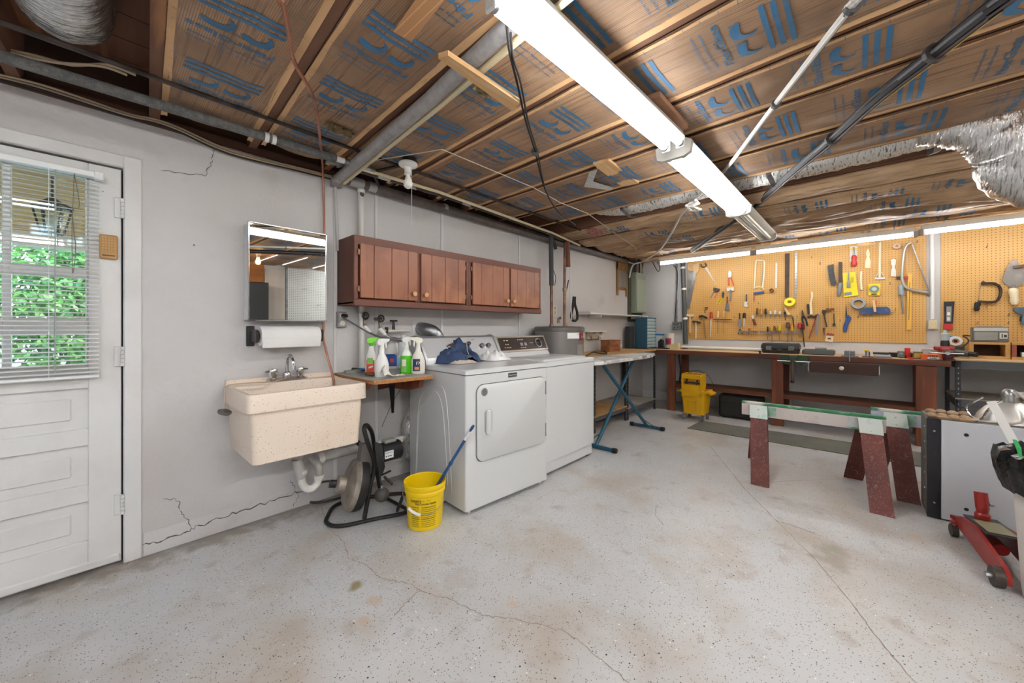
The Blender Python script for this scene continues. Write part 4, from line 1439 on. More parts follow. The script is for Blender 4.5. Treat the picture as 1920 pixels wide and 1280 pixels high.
MB().tube([a+Vector((.0, .02, 0)), a.lerp(b, .5)+Vector((0, .035, 0)), b+Vector((0, .03, 0))], [.008, .010, .006], 8).build('handle', M('grey_metal', '#6f7377', .4, .6), t)
MB().tube([a+Vector((-.03, -.01, .01)), a+Vector((.035, .0, .008))], [.014, .010], 8, sq=(.6, 1.2)).build('grip', M('grip_blue', '#2e6db4', .4), t)

# ------------------------------------------------------------------ valves and boxes over the shelf
t = thing('wall_outlet', 'grey metal outlet box with a plug under the left end of the cabinet', 'outlet', P(637, 600, 'y', LW))
c = P(637, 599, 'y', LW)
MB().box(c.x-.032, c.x+.032, LW-.045, LW, c.z-.055, c.z+.055, .004).build('box', GALV, t)
for dz in (-.026, .026):
    MB().lathe([(.018, 0), (.019, .003), (.016, .005)], (c.x, LW-.045, c.z+dz), (0, -1, 0), 14).build('socket', M('socket_ivory', '#d8d2c2', .4), t)
MB().cyl((c.x, LW-.05, c.z+.026), (c.x+.015, LW-.085, c.z+.026), .017, .012, 12).build('plug', BPLAST, t)
cp = [P(641, 594, 'y', 2.69), P(655, 602, 'y', 2.66), P(672, 612, 'y', 2.64), P(695, 625, 'y', 2.62), P(720, 634, 'y', 2.64), P(760, 640, 'y', 2.66), P(800, 645, 'y', 2.64)]
MB().tube(spline(cp, 5), .006, 6).top('extension_cord', M('grey_cord2', '#57544f', .5), 'grey power cord running from the outlet box behind the bottles to the dryer', 'cord')
for px, py, lab in ((683, 592, 'black wheel water valve with steel hose nearest the outlet box'), (712, 597, 'black wheel water valve with steel hose right of the first')):
    c = P(px, py, 'y', 2.70)
    t = thing('water_valve', lab, 'valve', c)
    wheel = MB()
    wheel.tube([c+Vector((.024*cos(a*pi/6), -.02, .024*sin(a*pi/6))) for a in range(12)], .006, 6, closed=True)
    for a in range(3):
        q0 = pi*a/3
        wheel.tube([c+Vector((.023*cos(q0), -.02, .023*sin(q0))), c-Vector((.023*cos(q0), .02, .023*sin(q0)))], .004, 5)
    wheel.build('hand_wheel', BPLAST, t)
    MB().tube([c+Vector((0, -.022, 0)), c+Vector((0, .07, -.002))], [.009, .014], 10).build('body', M('brass_dull', '#8a7a66', .4, .7), t)
    e = c+Vector((0, .0, -.075))
    MB().tube(spline([c+Vector((0, .01, -.01)), c+Vector((0, -.005, -.05)), e], 4), .011, 10).build('outlet', M('brass_dull', '#8a7a66', .4, .7), t)
    MB().tube([e, e+Vector((.035, -.02, -.05))], .014, 10).build('hose_end', WPLAST, t)
    f0 = e+Vector((.035, -.02, -.05))
    MB().tube(spline([f0, f0+Vector((.06, -.02, -.03)), f0+Vector((.16, 0, -.035)), f0+Vector((.26, .01, -.07)), f0+Vector((.3, .02, -.2))], 5), .0085, 8).build('steel_hose', M('braided_steel', '#a5a6a8', .35, .8), t)
c = P(738, 606, 'y', 2.71)
t = thing('garden_valve', 'small spigot with black tee handle on the cream wall pipe left of the dryer vent', 'valve', c)
MB().tube([c+Vector((-.03, 0, .02)), c+Vector((.03, 0, .02))], [.007, .007], 8).build('tee_handle', BPLAST, t)
MB().cyl(c+Vector((0, 0, -.05)), c+Vector((0, 0, .02)), .013, .008, 10).build('body', BPLAST, t)
MB().tube([c+Vector((-.11, 0, -.06)), c+Vector((.14, 0, -.055))], .011, 8).build('feed_pipe', M('pipe_offwhite', '#d1cbbd', .5), t)
MB().tube([c+Vector((-.06, 0, -.075)), c+Vector((-.06, 0, -.03))], .014, 8).build('pipe_tee', IRON, t)
c = P(786, 615, 'y', LW)
t = thing('dryer_vent', 'galvanised dryer vent elbow coming out of a white wall plate', 'vent', c)
a, b = P(772, 640, 'y', LW), P(800, 606, 'y', LW)
MB().box(a.x, b.x, LW-.006, LW, a.z-.03, b.z, .002).build('wall_plate', WALL2, t)
MB().tube(spline([(c.x+.01, LW-.004, c.z-.005), (c.x+.02, LW-.07, c.z-.01), (c.x+.06, LW-.12, c.z-.035), (c.x+.10, LW-.13, c.z-.085), (c.x+.13, LW-.13, c.z-.16)], 4), .055, 18).build('elbow', GALV, t)
MB().tube([(c.x+.065, LW-.123, c.z-.04), (c.x+.085, LW-.128, c.z-.065)], .0575, 18).build('seam_ring', STEEL, t)
h = thing('exhaust_hose', 'ribbed foil exhaust hose bulging from behind the left side of the dryer', 'hose', P(768, 850, 'y', 2.5))
flex([(1.84, 2.69, .62), (1.75, 2.68, .53), (1.705, 2.67, .40), (1.705, 2.67, .26), (1.75, 2.68, .16), (1.86, 2.69, .11)], .06, 20, .010, sub=16).build('foil_sleeve', FOIL, h, 60)

# ------------------------------------------------------------------ dryer
dx0, dx1, dfy, dby, dtz = 1.572, 2.352, 1.838, 2.56, .93
t = thing('clothes_dryer', 'white front-loading dryer with a steel control panel, beside the yellow bucket', 'dryer', ((dx0+dx1)/2, 2.2, 0))
MB().loft([rr(dx0, dx1, dfy, dby, .03, .012), rr(dx0, dx1, dfy, dby, .893, .012)]).build('body', WHITE, t)
MB().loft([rr(dx0+.004, dx1-.004, dfy+.004, dby, .896, .014), rr(dx0-.003, dx1+.003, dfy-.008, dby, .899, .02), rr(dx0-.003, dx1+.003, dfy-.008, dby, .922, .02), rr(dx0+.004, dx1-.004, dfy+.002, dby, dtz, .02)]).build('lid', WHITE, t)
for x, y in ((dx0+.05, dfy+.04), (dx1-.05, dfy+.04), (dx0+.05, dby-.05), (dx1-.05, dby-.05)):
    MB().cyl((x, y, 0), (x, y, .03), .016, n=12).build('foot', M('foot_plastic', '#c8c7c2', .5), t)
D_ = lambda px, py: P(px, py, 'y', dfy)
u0, u1, w0, w1 = D_(892, 720).x, D_(1011, 700).x, .325, .825
m = MB()
m.loft([rrv(u0, u1, w0, w1, dfy-.001, .055, 6), rrv(u0, u1, w0, w1, dfy-.010, .055, 6), rrv(u0+.006, u1-.006, w0+.006, w1-.006, dfy-.014, .05, 6)][::-1])
dd = m.build('door', WHITE, t)
m = MB()
m.loft([rrv(u0-.005, u1+.005, w0-.005, w1+.005, dfy-.0012, .058, 6), rrv(u0-.005, u1+.005, w0-.005, w1+.005, dfy-.0006, .058, 6)][::-1])
m.build('door_gap', M('gap_grey', '#5b5b5a', .6), t)
hx0 = D_(905, 790).x
m = MB()
m.loft([rrv(hx0-.005, hx0+.065, .50, .66, dfy-.0145, .03, 5), rrv(hx0-.005, hx0+.065, .50, .66, dfy-.0165, .03, 5)][::-1])
m.build('handle_recess', M('recess_white', '#bdbebc', .4), dd)
MB().box(hx0, hx0+.034, dfy-.042, dfy-.014, .498, .662, .008).build('handle', WHITE, dd)
c = D_(904, 734)
m = MB().lathe([(.027, 0), (.027, .002)], (c.x, dfy-.014, c.z), (0, -1, 0), 22)
st = m.build('sticker', M('sticker_grey', '#7c7d7a', .5), dd)
m = MB()
for k in range(3):
    bars(m, (c.x+.003*k-.003, dfy-.0168, c.z+.009-.011*k), (1, 0, .45), (-.4, 0, 1), .032, .005, 4)
m.build('lettering', TXB, st, 0)
for z in (.42, .74):
    MB().box(u1+.001, u1+.009, dfy-.013, dfy-.001, z-.05, z+.05, .002).build('hinge', GALV, dd)
a, b = D_(948, 706), D_(963, 700)
m = MB().box(a.x, b.x, dfy-.004, dfy, .852, .882, .001)
bd = m.build('maker_badge', M('badge_dark', '#3d3d3f', .35), t)
m = MB(); put_text(m, 'MAYTAG', ((a.x+b.x)/2, dfy-.0046, .862), (1, 0, 0), (0, 0, 1), .012, (b.x-a.x)*.85); m.build('lettering', TXW, bd, 0)
# pressed outline on the side wall
m = MB()
for o, w in ((0, .32), (.05, .24)):
    m.tube(spline([(dx0-.0015, dby-.10-o*.3, .10+o), (dx0-.0015, dby-.13-o*.3, .55), (dx0-.0015, dby-.20-o, .72-o), (dx0-.0015, dfy+.30+o, .80-o), (dx0-.0015, dfy+.22+o, .72-o), (dx0-.0015, dfy+.18+o, .45), (dx0-.0015, dfy+.15+o, .10+o)], 8), .0026, 6)
m.build('side_ribs', WHITE, t, kind='stuff')
# console
m = MB()
m.prism([(dx0+.03, 2.355, .93), (dx0+.03, 2.56, .93), (dx0+.03, 2.56, 1.125), (dx0+.03, 2.50, 1.132), (dx0+.03, 2.455, 1.118), (dx0+.03, 2.36, .965)], (dx1-dx0-.06, 0, 0))
cs = m.build('console', M('console_silver', '#c5c6c8', .38, .6), t)
pn = Vector((0, -.153, .095)).normalized()
pa = lambda f, g: Vector((dx0+.03+(dx1-dx0-.06)*f, 2.36+.095*g, .965+.153*g))+Vector((0, -.0015, .001))
m = MB().prism([pa(.012, .04), pa(.988, .04), pa(.988, .97), pa(.012, .97)], (0, -.001, .0006))
m.build('face_plate', M('face_silver', '#cfd0d2', .35, .5), cs)
for f, g, r in ((.33, .5, .026), (.585, .62, .020), (.77, .5, .022), (.87, .5, .022)):
    c = pa(f, g)
    MB().lathe([(r*1.15, 0), (r*1.15, .004), (r, .008), (r*.9, .024), (r*.75, .028), (0, .028)], c, pn, 20).build('knob', CHROME, cs)
for f in (.43, .68):
    m = MB(); bars(m, pa(f, .85)+pn*.002, (1, 0, 0), (0, .095, .153), .03, .005, 2); m.build('lettering', TXB, cs, 0)
m = MB()
for s in (0, 1):
    x = dx0+.012 if s == 0 else dx1-.03
    m = MB().prism([(x, 2.335, .93), (x, 2.57, .93), (x, 2.57, 1.13), (x, 2.50, 1.14), (x, 2.44, 1.12), (x, 2.34, .962)], (.018, 0, 0))
    m.build('console_end', M('console_edge', '#b2b3b4', .35, .5), cs)
ang = rad(-4)
v_ = Vector((t.location.x-dx0, t.location.y-dfy, 0))
v_.rotate(Matrix.Rotation(ang, 3, 'Z'))
t.location = Vector((dx0, dfy, 0))+v_
t.rotation_euler.z = ang
# ------------------------------------------------------------------ washer
wx0, wx1 = 2.408, 3.145
t = thing('washing_machine', 'white top-loading washer with a black control panel, next to the dryer', 'washer', ((wx0+wx1)/2, 2.2, 0))
wfy = 1.838
MB().loft([rr(wx0, wx1, wfy+.022, dby, .025, .008), rr(wx0, wx1, wfy+.022, dby, .885, .008)]).build('body', WHITE, t)
MB().loft([rr(wx0+.004, wx1-.004, wfy, wfy+.03, .125, .006), rr(wx0+.004, wx1-.004, wfy, wfy+.03, .882, .006)]).build('front_panel', WHITE, t)
MB().box(wx0+.02, wx1-.02, wfy+.016, wfy+.03, .03, .118, .003).build('kick_panel', WHITE, t)
MB().loft([rr(wx0-.001, wx1+.001, wfy-.004, dby, .888, .012), rr(wx0-.001, wx1+.001, wfy-.004, dby, .915, .014), rr(wx0+.008, wx1-.008, wfy+.008, dby, .925, .014)]).build('top', WHITE, t)
MB().loft([rr(wx0+.05, wx1-.05, wfy+.05, dby-.26, .9255, .03), rr(wx0+.05, wx1-.05, wfy+.05, dby-.26, .937, .03), rr(wx0+.06, wx1-.06, wfy+.06, dby-.27, .94, .03)]).build('lid', WHITE, t)
for x, y in ((wx0+.05, wfy+.06), (wx1-.05, wfy+.06), (wx0+.05, dby-.05), (wx1-.05, dby-.05)):
    MB().cyl((x, y, 0), (x, y, .026), .018, n=12).build('foot', BPLAST, t)
ca = lambda f, g: Vector((wx0+.012+(wx1-wx0-.024)*f, 2.37+.06*g, .975+.135*g))
m = MB().prism([(wx0+.012, 2.34, .925), (wx0+.012, 2.56, .925), (wx0+.012, 2.56, 1.11), (wx0+.012, 2.44, 1.118), (wx0+.012, 2.372, .97)], (wx1-wx0-.024, 0, 0))
cs = m.build('console', WHITE, t)
cn = Vector((0, -.135, .06)).normalized()
m = MB().prism([ca(.0, 0)+cn*.001, ca(1, 0)+cn*.001, ca(1, 1.03)+cn*.001, ca(0, 1.03)+cn*.001], cn*.008)
m.build('console_frame', M('frame_champagne', '#b9ada0', .3, .8), cs)
m = MB().prism([ca(.03, .1)+cn*.009, ca(.97, .1)+cn*.009, ca(.97, .93)+cn*.009, ca(.03, .93)+cn*.009], cn*.002)
m.build('face_plate', M('face_brown', '#3b2e26', .25), cs)
c = ca(.82, .52)+cn*.011
MB().lathe([(.052, 0), (.052, .002), (.036, .003), (.034, .012), (.024, .02), (.022, .03), (0, .031)], c, cn, 24).build('dial', M('dial_black', '#26221f', .3), cs)
m = MB()
for k in range(14):
    q0 = 2*pi*k/14
    m.add([c+Vector((.043*cos(q0)+sx*.003, 0, 0))+Vector((0, .06, .135)).normalized()*(.043*sin(q0)+sz_*.006)+cn*.003 for sx, sz_ in ((-1, -1), (1, -1), (1, 1), (-1, 1))], [(0, 1, 2, 3)])
m.build('dial_marks', TXW, cs, 0, kind='stuff')
for f in (.42, .5):
    MB().prism([ca(f, .35)+cn*.011, ca(f+.05, .35)+cn*.011, ca(f+.05, .55)+cn*.011, ca(f, .55)+cn*.011], cn*.006).build('rocker_button', M('button_grey', '#8d8780', .4), cs)
m = MB()
for f, g, s, sz_ in ((.17, .72, 'logoline', .014), (.17, .45, 'WASHER', .012), (.17, .25, 'heavy duty', .010), (.45, .75, 'water temp', .011), (.47, .2, 'load size', .010), (.66, .5, 'fabric', .010)):
    bars(m, ca(f, g)+cn*.0125, (1, 0, 0), (0, .06, .135), len(s)*.009, sz_*.55, max(2, len(s)//3))
m.build('lettering', M('print_grey', '#c9c4bb', .5), cs, 0)
# clothes on the dryer
p = P(856, 676, 'z', .931)-Vector((.07, 0, 0))
m = MB()


def cloth(u, v):
    x, y = p.x-.19+.42*u, p.y-.20+.30*v
    r = max(0, 1-((u-.52)/.5)**2-((v-.5)/.55)**2)
    z = .934+.13*r**.7*(.8+.3*sin(u*7+v*2)*sin(v*5+1))+(.05*max(-.3, noi(u*6, v*5, 2))+.035*abs(noi(u*11+v*4, v*3-u*5, 6)))*r**.3+.085*math.exp(-(((u-.72)/.13)**2+((v-.75)/.3)**2))
    return (x+.02*noi(u*4, v*4, 7), y+.03*noi(u*4, v*4, 3), z)


m.grid(cloth, 40, 30)
t = thing('denim_garment', 'crumpled dark blue denim garment heaped on the dryer top', 'clothes', (p.x, p.y, .931))
DEN = M('denim', '#35496b', .85, ov=[('#26344f', 6, .42, .68), ('#5a6f92', 14, .58, .78)], bump=(90, .5))
m.build('fabric', DEN, t, 80)
m = MB()
V = [Vector(cloth(.62+.2*k/24, .1+.75*k/24))+Vector((0, 0, .004)) for k in range(25)]
m.tube(V, .0028, 5)
m.build('seam', M('seam_thread', '#c9b69a', .8), t)
m = MB()
m.grid(lambda u, v: (p.x-.14+.22*u+.015*noi(u*4, v*3), p.y-.255+.10*v, .933+.022*max(0, sin(pi*v))*(1+.6*noi(u*7, v*4, 3))*sin(pi*u)**.4), 24, 10)
m.top('cream_cloth', M('cream_fabric', '#cfc4b4', .85, bump=(50, .4)), 'cream cloth peeking out from under the denim on the dryer', 'clothes', sm=80)
p2 = Vector((P(925, 650, 'y', 2.24).x, 2.24, .931))
m = MB()
m.grid(lambda u, v: (p2.x-.10+.24*u+.02*noi(u*5, v*4, 5), p2.y-.08+.2*v, .933+.095*max(0, sin(pi*u)*sin(pi*v))**.6*(.7+.6*noi(u*6, v*6, 8))), 26, 22)
m.top('plastic_bag', M('thin_film', '#e6e6e4', .3, bump=(25, .8)), 'crumpled white plastic bag on the dryer right of the denim', 'bag', sm=60)

# ------------------------------------------------------------------ drain cleaning machine on the floor
IRB = M('black_frame', '#242220', .45, .3, ov=[('#4b4540', 30, .6, .8)])
t = thing('drain_machine', 'black framed drain cleaning machine with a round drum on the floor under the tub', 'machine', P(690, 965, 'z', 0))
f = lambda px, py, z=.013: P(px, py, 'z', z)
fl = spline([f(614, 968), f(612, 978), f(624, 985), f(650, 984), f(700, 973), f(766, 958), f(770, 935), f(760, 925), f(715, 928), f(650, 940), f(625, 950)], 5, closed=True)
MB().tube(fl, .012, 10, closed=True).build('base_frame', IRB, t)
MB().tube([f(715, 928), f(768, 957)], .011, 8).build('cross_bar', IRB, t)
MB().tube([f(745, 957, .02), f(745, 957, .10), f(757, 925, .10)], .010, 8).build('cross_bar', IRB, t)
hb = f(683, 972, .015)
up1 = P(702, 870, 'y', hb.y+.02)
hp = spline([hb, P(694, 912, 'y', hb.y+.01), up1, P(688, 825, 'y', hb.y-.0), P(683, 803, 'y', hb.y), P(688, 797, 'y', hb.y+.05), P(697, 810, 'y', hb.y+.14), P(701, 832, 'y', hb.y+.16), P(706, 880, 'y', hb.y+.18), f(716, 930, .02)], 6)
MB().tube(hp, .0135, 10).build('handle_frame', IRB, t)
dc = P(664, 908, 'y', 2.37)
ax_ = Vector((-.88, .22, .24)).normalized()
MB().lathe([(.03, -.075), (.10, -.07), (.15, -.05), (.158, -.03), (.158, .0)], dc, ax_, 30).build('drum_back', M('drum_black', '#2a2725', .5, .3), t)
MB().lathe([(.158, 0), (.160, .012), (.150, .03), (.115, .045), (.06, .055), (.052, .06), (.05, .10), (.03, .11)], dc, ax_, 30).build('drum_front', M('drum_metal', '#a39a8d', .45, .5, ov=[('#6d655b', 7, .45, .7)]), t)
e0 = dc+ax_*.105
MB().cyl(e0, e0+ax_*.04, .024, n=14).build('cable_nozzle', BLACK, t)
MB().tube(spline([e0+ax_*.03, P(620, 902, 'y', 2.45), P(600, 905, 'y', 2.62), P(578, 918, 'z', .03), f(575, 938, .01), f(600, 941, .01), f(640, 932, .01), f(655, 925, .02)], 6), .0075, 8).build('snake_cable', M('snake_black', '#2c2927', .5), t)
g0 = P(688, 838, 'y', 2.34)
MB().prism([P(680, 832, 'y', 2.32), P(698, 832, 'y', 2.32), P(701, 866, 'y', 2.32), P(695, 888, 'y', 2.32), P(673, 886, 'y', 2.32)], (0, .05, 0)).build('belt_guard', M('guard_grey', '#7d7a76', .45, .5), t)
mc = P(718, 848, 'y', 2.42)
mo = MB().loft([[(mc.x+o, mc.y+.062*s*cos(a), mc.z+.066*s*sin(a)) for a in [2*pi*k/16 for k in range(16)]] for o, s in ((-.03, .7), (-.02, 1), (.12, 1), (.13, .8))]).build('motor', M('motor_black', '#1f1f20', .4), t)
lb_ = P(729, 852, 'y', 2.355)
MB().box(lb_.x-.03, lb_.x+.035, 2.353, 2.357, lb_.z-.025, lb_.z+.025).build('warning_label', TXW, mo)
m = MB(); put_text(m, 'WARNING', (lb_.x, 2.3525, lb_.z+.010), (1, 0, 0), (0, 0, 1), .013, .055); bars(m, (lb_.x, 2.3525, lb_.z-.012), (1, 0, 0), (0, 0, 1), .045, .006, 3)
m.build('lettering', TXB, mo, 0)
MB().box(mc.x+.0, mc.x+.09, mc.y-.03, mc.y+.03, mc.z+.06, mc.z+.085, .008).build('switch_box', M('switch_grey', '#9b9994', .4), t)
for i in range(6):
    q0 = [P(704+i*2.2, 828+i, 'y', hb.y-.02-.006*i), P(706+i*2.5, 852+i*2, 'y', hb.y-.03-.006*i), P(710+i*2, 878-i, 'y', hb.y-.03), P(716+i, 890-i*3, 'y', hb.y-.02)]
    MB().tube(spline(q0, 5), .0055, 6).build('power_cord', M('cord_black', '#282625', .5), t)
bc = P(716, 927, 'y', hb.y-.05)
MB().ball(bc, .046, .046, .043, 18, 12).build('foot_bulb', M('bulb_rubber', '#48423d', .6), t)
MB().cyl(bc+Vector((0, 0, .038)), bc+Vector((0, 0, .06)), .010, n=10).build('bulb_neck', STEEL, t)
MB().tube(spline([bc+Vector((0, 0, .055)), P(713, 900, 'y', hb.y-.04), P(712, 880, 'y', hb.y-.03)], 4), .006, 6).build('air_hose', BLACK, t)
MB().tube([P(712, 892, 'y', hb.y+.1), P(733, 882, 'y', hb.y+.08)], .006, 8).build('lever', IRB, t)
MB().tube([P(720, 893, 'y', hb.y+.1), P(736, 908, 'y', hb.y+.05)], .008, 8).build('tension_bar', IRB, t)

# ------------------------------------------------------------------ yellow bucket with a brush
YEL = M('bucket_yellow', '#e9c500', .38)
bc = P(797, 980, 'z', 0)
t = thing('yellow_bucket', 'yellow concrete patcher bucket standing on the floor before the dryer', 'bucket', bc)
H = .268
MB().lathe([(.095, .0), (.102, .004), (.116, H-.065), (.122, H-.06), (.123, H-.045), (.118, H-.04), (.119, H-.03), (.125, H-.026), (.128, H-.004), (.126, H), (.122, H-.004), (.115, H-.06), (.098, .012), (0, .01)], bc, n=40).build('pail', YEL, t)
cw = math.atan2(-bc.y, -bc.x)


def pail_text(s, z, size, width, da=0., bold=0.):
    V, Fs = text2d(s, 1, bold)
    wd = max(a for a, b in V)-min(a for a, b in V)
    m = MB()
    out = []
    for a, b in V:
        h = z+b*size
        r = .102+.014*(h/(H-.065))+.0012
        q0 = cw+da+(a*width/wd)/r
        out.append((bc.x+r*cos(q0), bc.y+r*sin(q0), bc.z+h))
    m.add(out, Fs)
    return m


for s, z, sz_, w, da, bo in (('QUIKRETE', .176, .02, .07, -.50, .02), ('No.1133', .182, .010, .05, .05, 0), ('Vinyl Concrete Patcher', .160, .020, .13, .03, .02)):
    pail_text(s, z, sz_, w, da, bo).build('lettering', TXB, t, 0)
m = MB()
random.seed(3)
for col, (q0, q1) in enumerate(((-.80, -.30), (-.2, .60))):
    for k in range(11):
        z = .143-k*.0115
        qa = q0
        while qa < q1-.03:
            w = random.uniform(.02, .09)
            qb = min(qa+w, q1)
            h = .0045 if k in (0, 6) else .0028
            V = []
            for j in range(4):
                a = cw+qa+(qb-qa)*j/3
                for zz in (z, z+h):
                    r = .102+.014*(zz/(H-.065))+.0011
                    V.append((bc.x+r*cos(a), bc.y+r*sin(a), zz))
            m.add(V, [(2*j, 2*j+2, 2*j+3, 2*j+1) for j in range(3)])
            qa = qb+.012
m.build('small_print', TXB, t, 0, kind='stuff')
hd = []
for k in range(17):
    a = pi*k/16
    s = cw+pi/2
    hd.append(bc+Vector((.126*cos(a)*cos(s)+.118*sin(a)*cos(cw), .126*cos(a)*sin(s)+.118*sin(a)*sin(cw), H-.045-.115*sin(a))))
hd = [bc+Vector((0, 0, (q0-bc).z))+Vector(((q0-bc).x, (q0-bc).y, 0))*1.06 for q0 in hd]
bl_ = MB().tube(hd, .002, 6).build('bail_wire', STEEL, t)
MB().tube(hd[9:13], .009, 10).build('grip', WPLAST, bl_)
t = thing('brush_handle', 'blue and white brush handle leaning in the yellow bucket', 'brush', bc+Vector((0, 0, .02)))
b = P(887, 799, 'y', 1.775)
a = Vector((bc.x+.02, bc.y+.06, .05))
BLUH = M('handle_blue', '#24507f', .4)
d = b-a
MB().tube([a, a+d*.55], .010, 10).build('shaft', BLUH, t)
MB().tube([a+d*.55, a+d*.58], .013, 10).build('collar', BLUH, t)
MB().tube([a+d*.58, a+d*.84], .0095, 10).build('upper_shaft', BLUH, t)
MB().tube([a+d*.84, a+d*.94], [.011, .012], 10).build('white_grip', WPLAST, t)
dn = d.normalized()
sd = dn.cross(Vector((.4, -.9, 0))).normalized()
MB().tube([a+d*.93, a+d*.97+sd*.014, a+d+sd*.012, a+d*1.01, a+d-sd*.012, a+d*.97-sd*.014], .0055, 8, closed=True).build('hang_loop', BLUH, t)
MB().box(a.x-.05, a.x+.03, a.y-.02, a.y+.02, .013, .06, .006).build('brush_head', M('bristle_dark', '#3a3a36', .8), t)

# ------------------------------------------------------------------ water heater corner
HTM = M('heater_grey', '#84807c', .38, .35, ov=[('#6d6965', 2, .4, .7, (1, 1, .2))])
hc = Vector((3.475, 2.47, 0))
t = thing('water_heater', 'low round grey water heater standing behind the washer', 'water heater', hc)
MB().lathe([(.262, .05), (.272, .06), (.272, 1.16), (.268, 1.165)], hc, n=40).build('tank', HTM, t)
MB().lathe([(.274, 1.16), (.28, 1.165), (.28, 1.20), (.262, 1.213), (0, 1.218)], hc, n=40).build('top_pan', M('heater_top', '#6f6a66', .4, .4), t)
for a in (0, 2.1, 4.2):
    MB().cyl(hc+Vector((.2*cos(a), .2*sin(a), 0)), hc+Vector((.2*cos(a), .2*sin(a), .052)), .02, n=10).build('foot', BLACK, t)


def on_tank(px0, px1, z0, z1, mt_, nm, e=.0015, par=None, n=8):
    """patch wrapped on the tank between two photo columns"""
    qs = []
    for px in (px0, px1):
        best = None
        for k in range(400):
            a = -pi+2*pi*k/400*.75
            x, y = hc.x+.272*cos(a), hc.y+.272*sin(a)
            dep = x*FX+y*FY
            u = 960+F_*(x*RX+y*RY)/dep
            nrm_ = cos(a)*x+sin(a)*y
            if nrm_ < 0 and (best is None or abs(u-px) < best[0]): best = (abs(u-px), a)
        qs.append(best[1])
    m = MB()
    m.grid(lambda u, v: (hc.x+(.272+e)*cos(qs[0]+(qs[1]-qs[0])*u), hc.y+(.272+e)*sin(qs[0]+(qs[1]-qs[0])*u), z0+(z1-z0)*v), n, 1)
    return m.build(nm, mt_, par or t, 60), (qs[0]+qs[1])/2


lb_, qa = on_tank(1064, 1096, 1.085, 1.145, TXW, 'label')
_, qa2 = on_tank(1086, 1093.5, 1.062, 1.148, M('label_darkred', '#7d2b2b', .5), 'round_emblem', .0025, lb_)
m = MB()
put_text(m, 'R', (hc.x+.277*cos(qa2), hc.y+.277*sin(qa2), 1.09), (-sin(qa2), cos(qa2), 0), (0, 0, 1), .035)
m.build('lettering', TXW, lb_, 0)
m = MB()
put_text(m, 'Rheem', (hc.x+.276*cos(qa-.1), hc.y+.276*sin(qa-.1), 1.125), (-sin(qa-.1), cos(qa-.1), 0), (0, 0, 1), .014)
m.build('lettering', M('print_red', '#a03a34', .5), lb_, 0)
on_tank(1094, 1097.5, .86, 1.03, M('energy_yellow', '#cdbb3d', .5), 'yellow_guide')
on_tank(1082, 1092, .84, 1.02, M('heater_plate', '#96928e', .4, .3), 'access_plate', .004)
t = thing('insulated_pipe', 'vertical pipe with dark foam rising from the left of the water heater', 'pipe', (3.50, 2.6, 1.22))
pa_ = lambda px, py: P(px, py, 'y', 2.58)
MB().tube([pa_(1034, 622), pa_(1034, 530)], .017, 10).build('pipe_run', COPPER, t)
MB().tube([pa_(1034, 535), pa_(1033, 436)], .026, 12).build('foam_sleeve', M('foam_dark', '#4a4a4b', .8), t)
MB().lathe([(.03, 0), (.03, .03), (.022, .05)], pa_(1034, 616), n=12).build('fitting', M('brass_dull', '#8a7a66', .4, .7), t)
MB().tube(spline([pa_(1037, 505), pa_(1042, 520), pa_(1040, 535)], 4), .004, 5).build('wire', BLACK, t)
t = thing('copper_pipe', 'vertical copper pipe with a valve rising from the right of the water heater', 'pipe', (3.78, 2.6, 1.22))
MB().tube([pa_(1058, 622), pa_(1059, 455)], .015, 10).build('pipe_run', COPPER, t)
MB().tube([pa_(1065, 500), pa_(1063, 440)], .030, 10).build('lagging', M('lagging_rust', '#7a4630', .7, ov=[('#3a2a22', 10, .45, .65)]), t)
MB().lathe([(.026, -.02), (.026, .02)], pa_(1059, 543), n=12).build('valve_body', M('brass_dull', '#8a7a66', .4, .7), t)
MB().tube([pa_(1062, 545), pa_(1066, 525)], .007, 8).build('valve_lever', BLACK, t)
MB().lathe([(.026, 0), (.026, .03), (.018, .05)], pa_(1060, 614), n=12).build('fitting', M('brass_dull', '#8a7a66', .4, .7), t)
c = pa_(1047, 601)
t = thing('relief_valve', 'small brass relief valve between the two heater pipes', 'valve', c)
MB().tube([c+Vector((0, 0, -.03)), c+Vector((0, 0, .02)), c+Vector((.03, -.01, .03))], .016, 10).build('body', M('brass_dull', '#8a7a66', .4, .7), t)
MB().tube([c+Vector((0, 0, .03)), c+Vector((.05, 0, .045))], .006, 6).build('lever', STEEL, t)
c = P(1039, 582, 'y', LW)
t = thing('wall_outlet', 'ivory wall outlet with two sockets behind the water heater pipes', 'outlet', c)
MB().box(c.x-.045, c.x+.045, LW-.012, LW, c.z-.07, c.z+.07, .003).build('cover_plate', M('socket_ivory', '#d8d2c2', .4), t)
for dz in (-.03, .03):
    MB().box(c.x-.018, c.x+.018, LW-.0145, LW-.011, c.z+dz-.02, c.z+dz+.02, .006).build('socket', M('socket_grey', '#a8a397', .4), t)
q_ = lambda px, py: P(px, py, 'y', 2.66)
MB().tube(spline([q_(1076, 556), q_(1074, 575), q_(1071, 592), q_(1075, 601), q_(1082, 598), q_(1082, 585), q_(1078, 570), q_(1078, 556)], 5), .016, 10).top('black_hose', RUBBER, 'black rubber hose looped over a wall hook right of the heater pipes', 'hose')

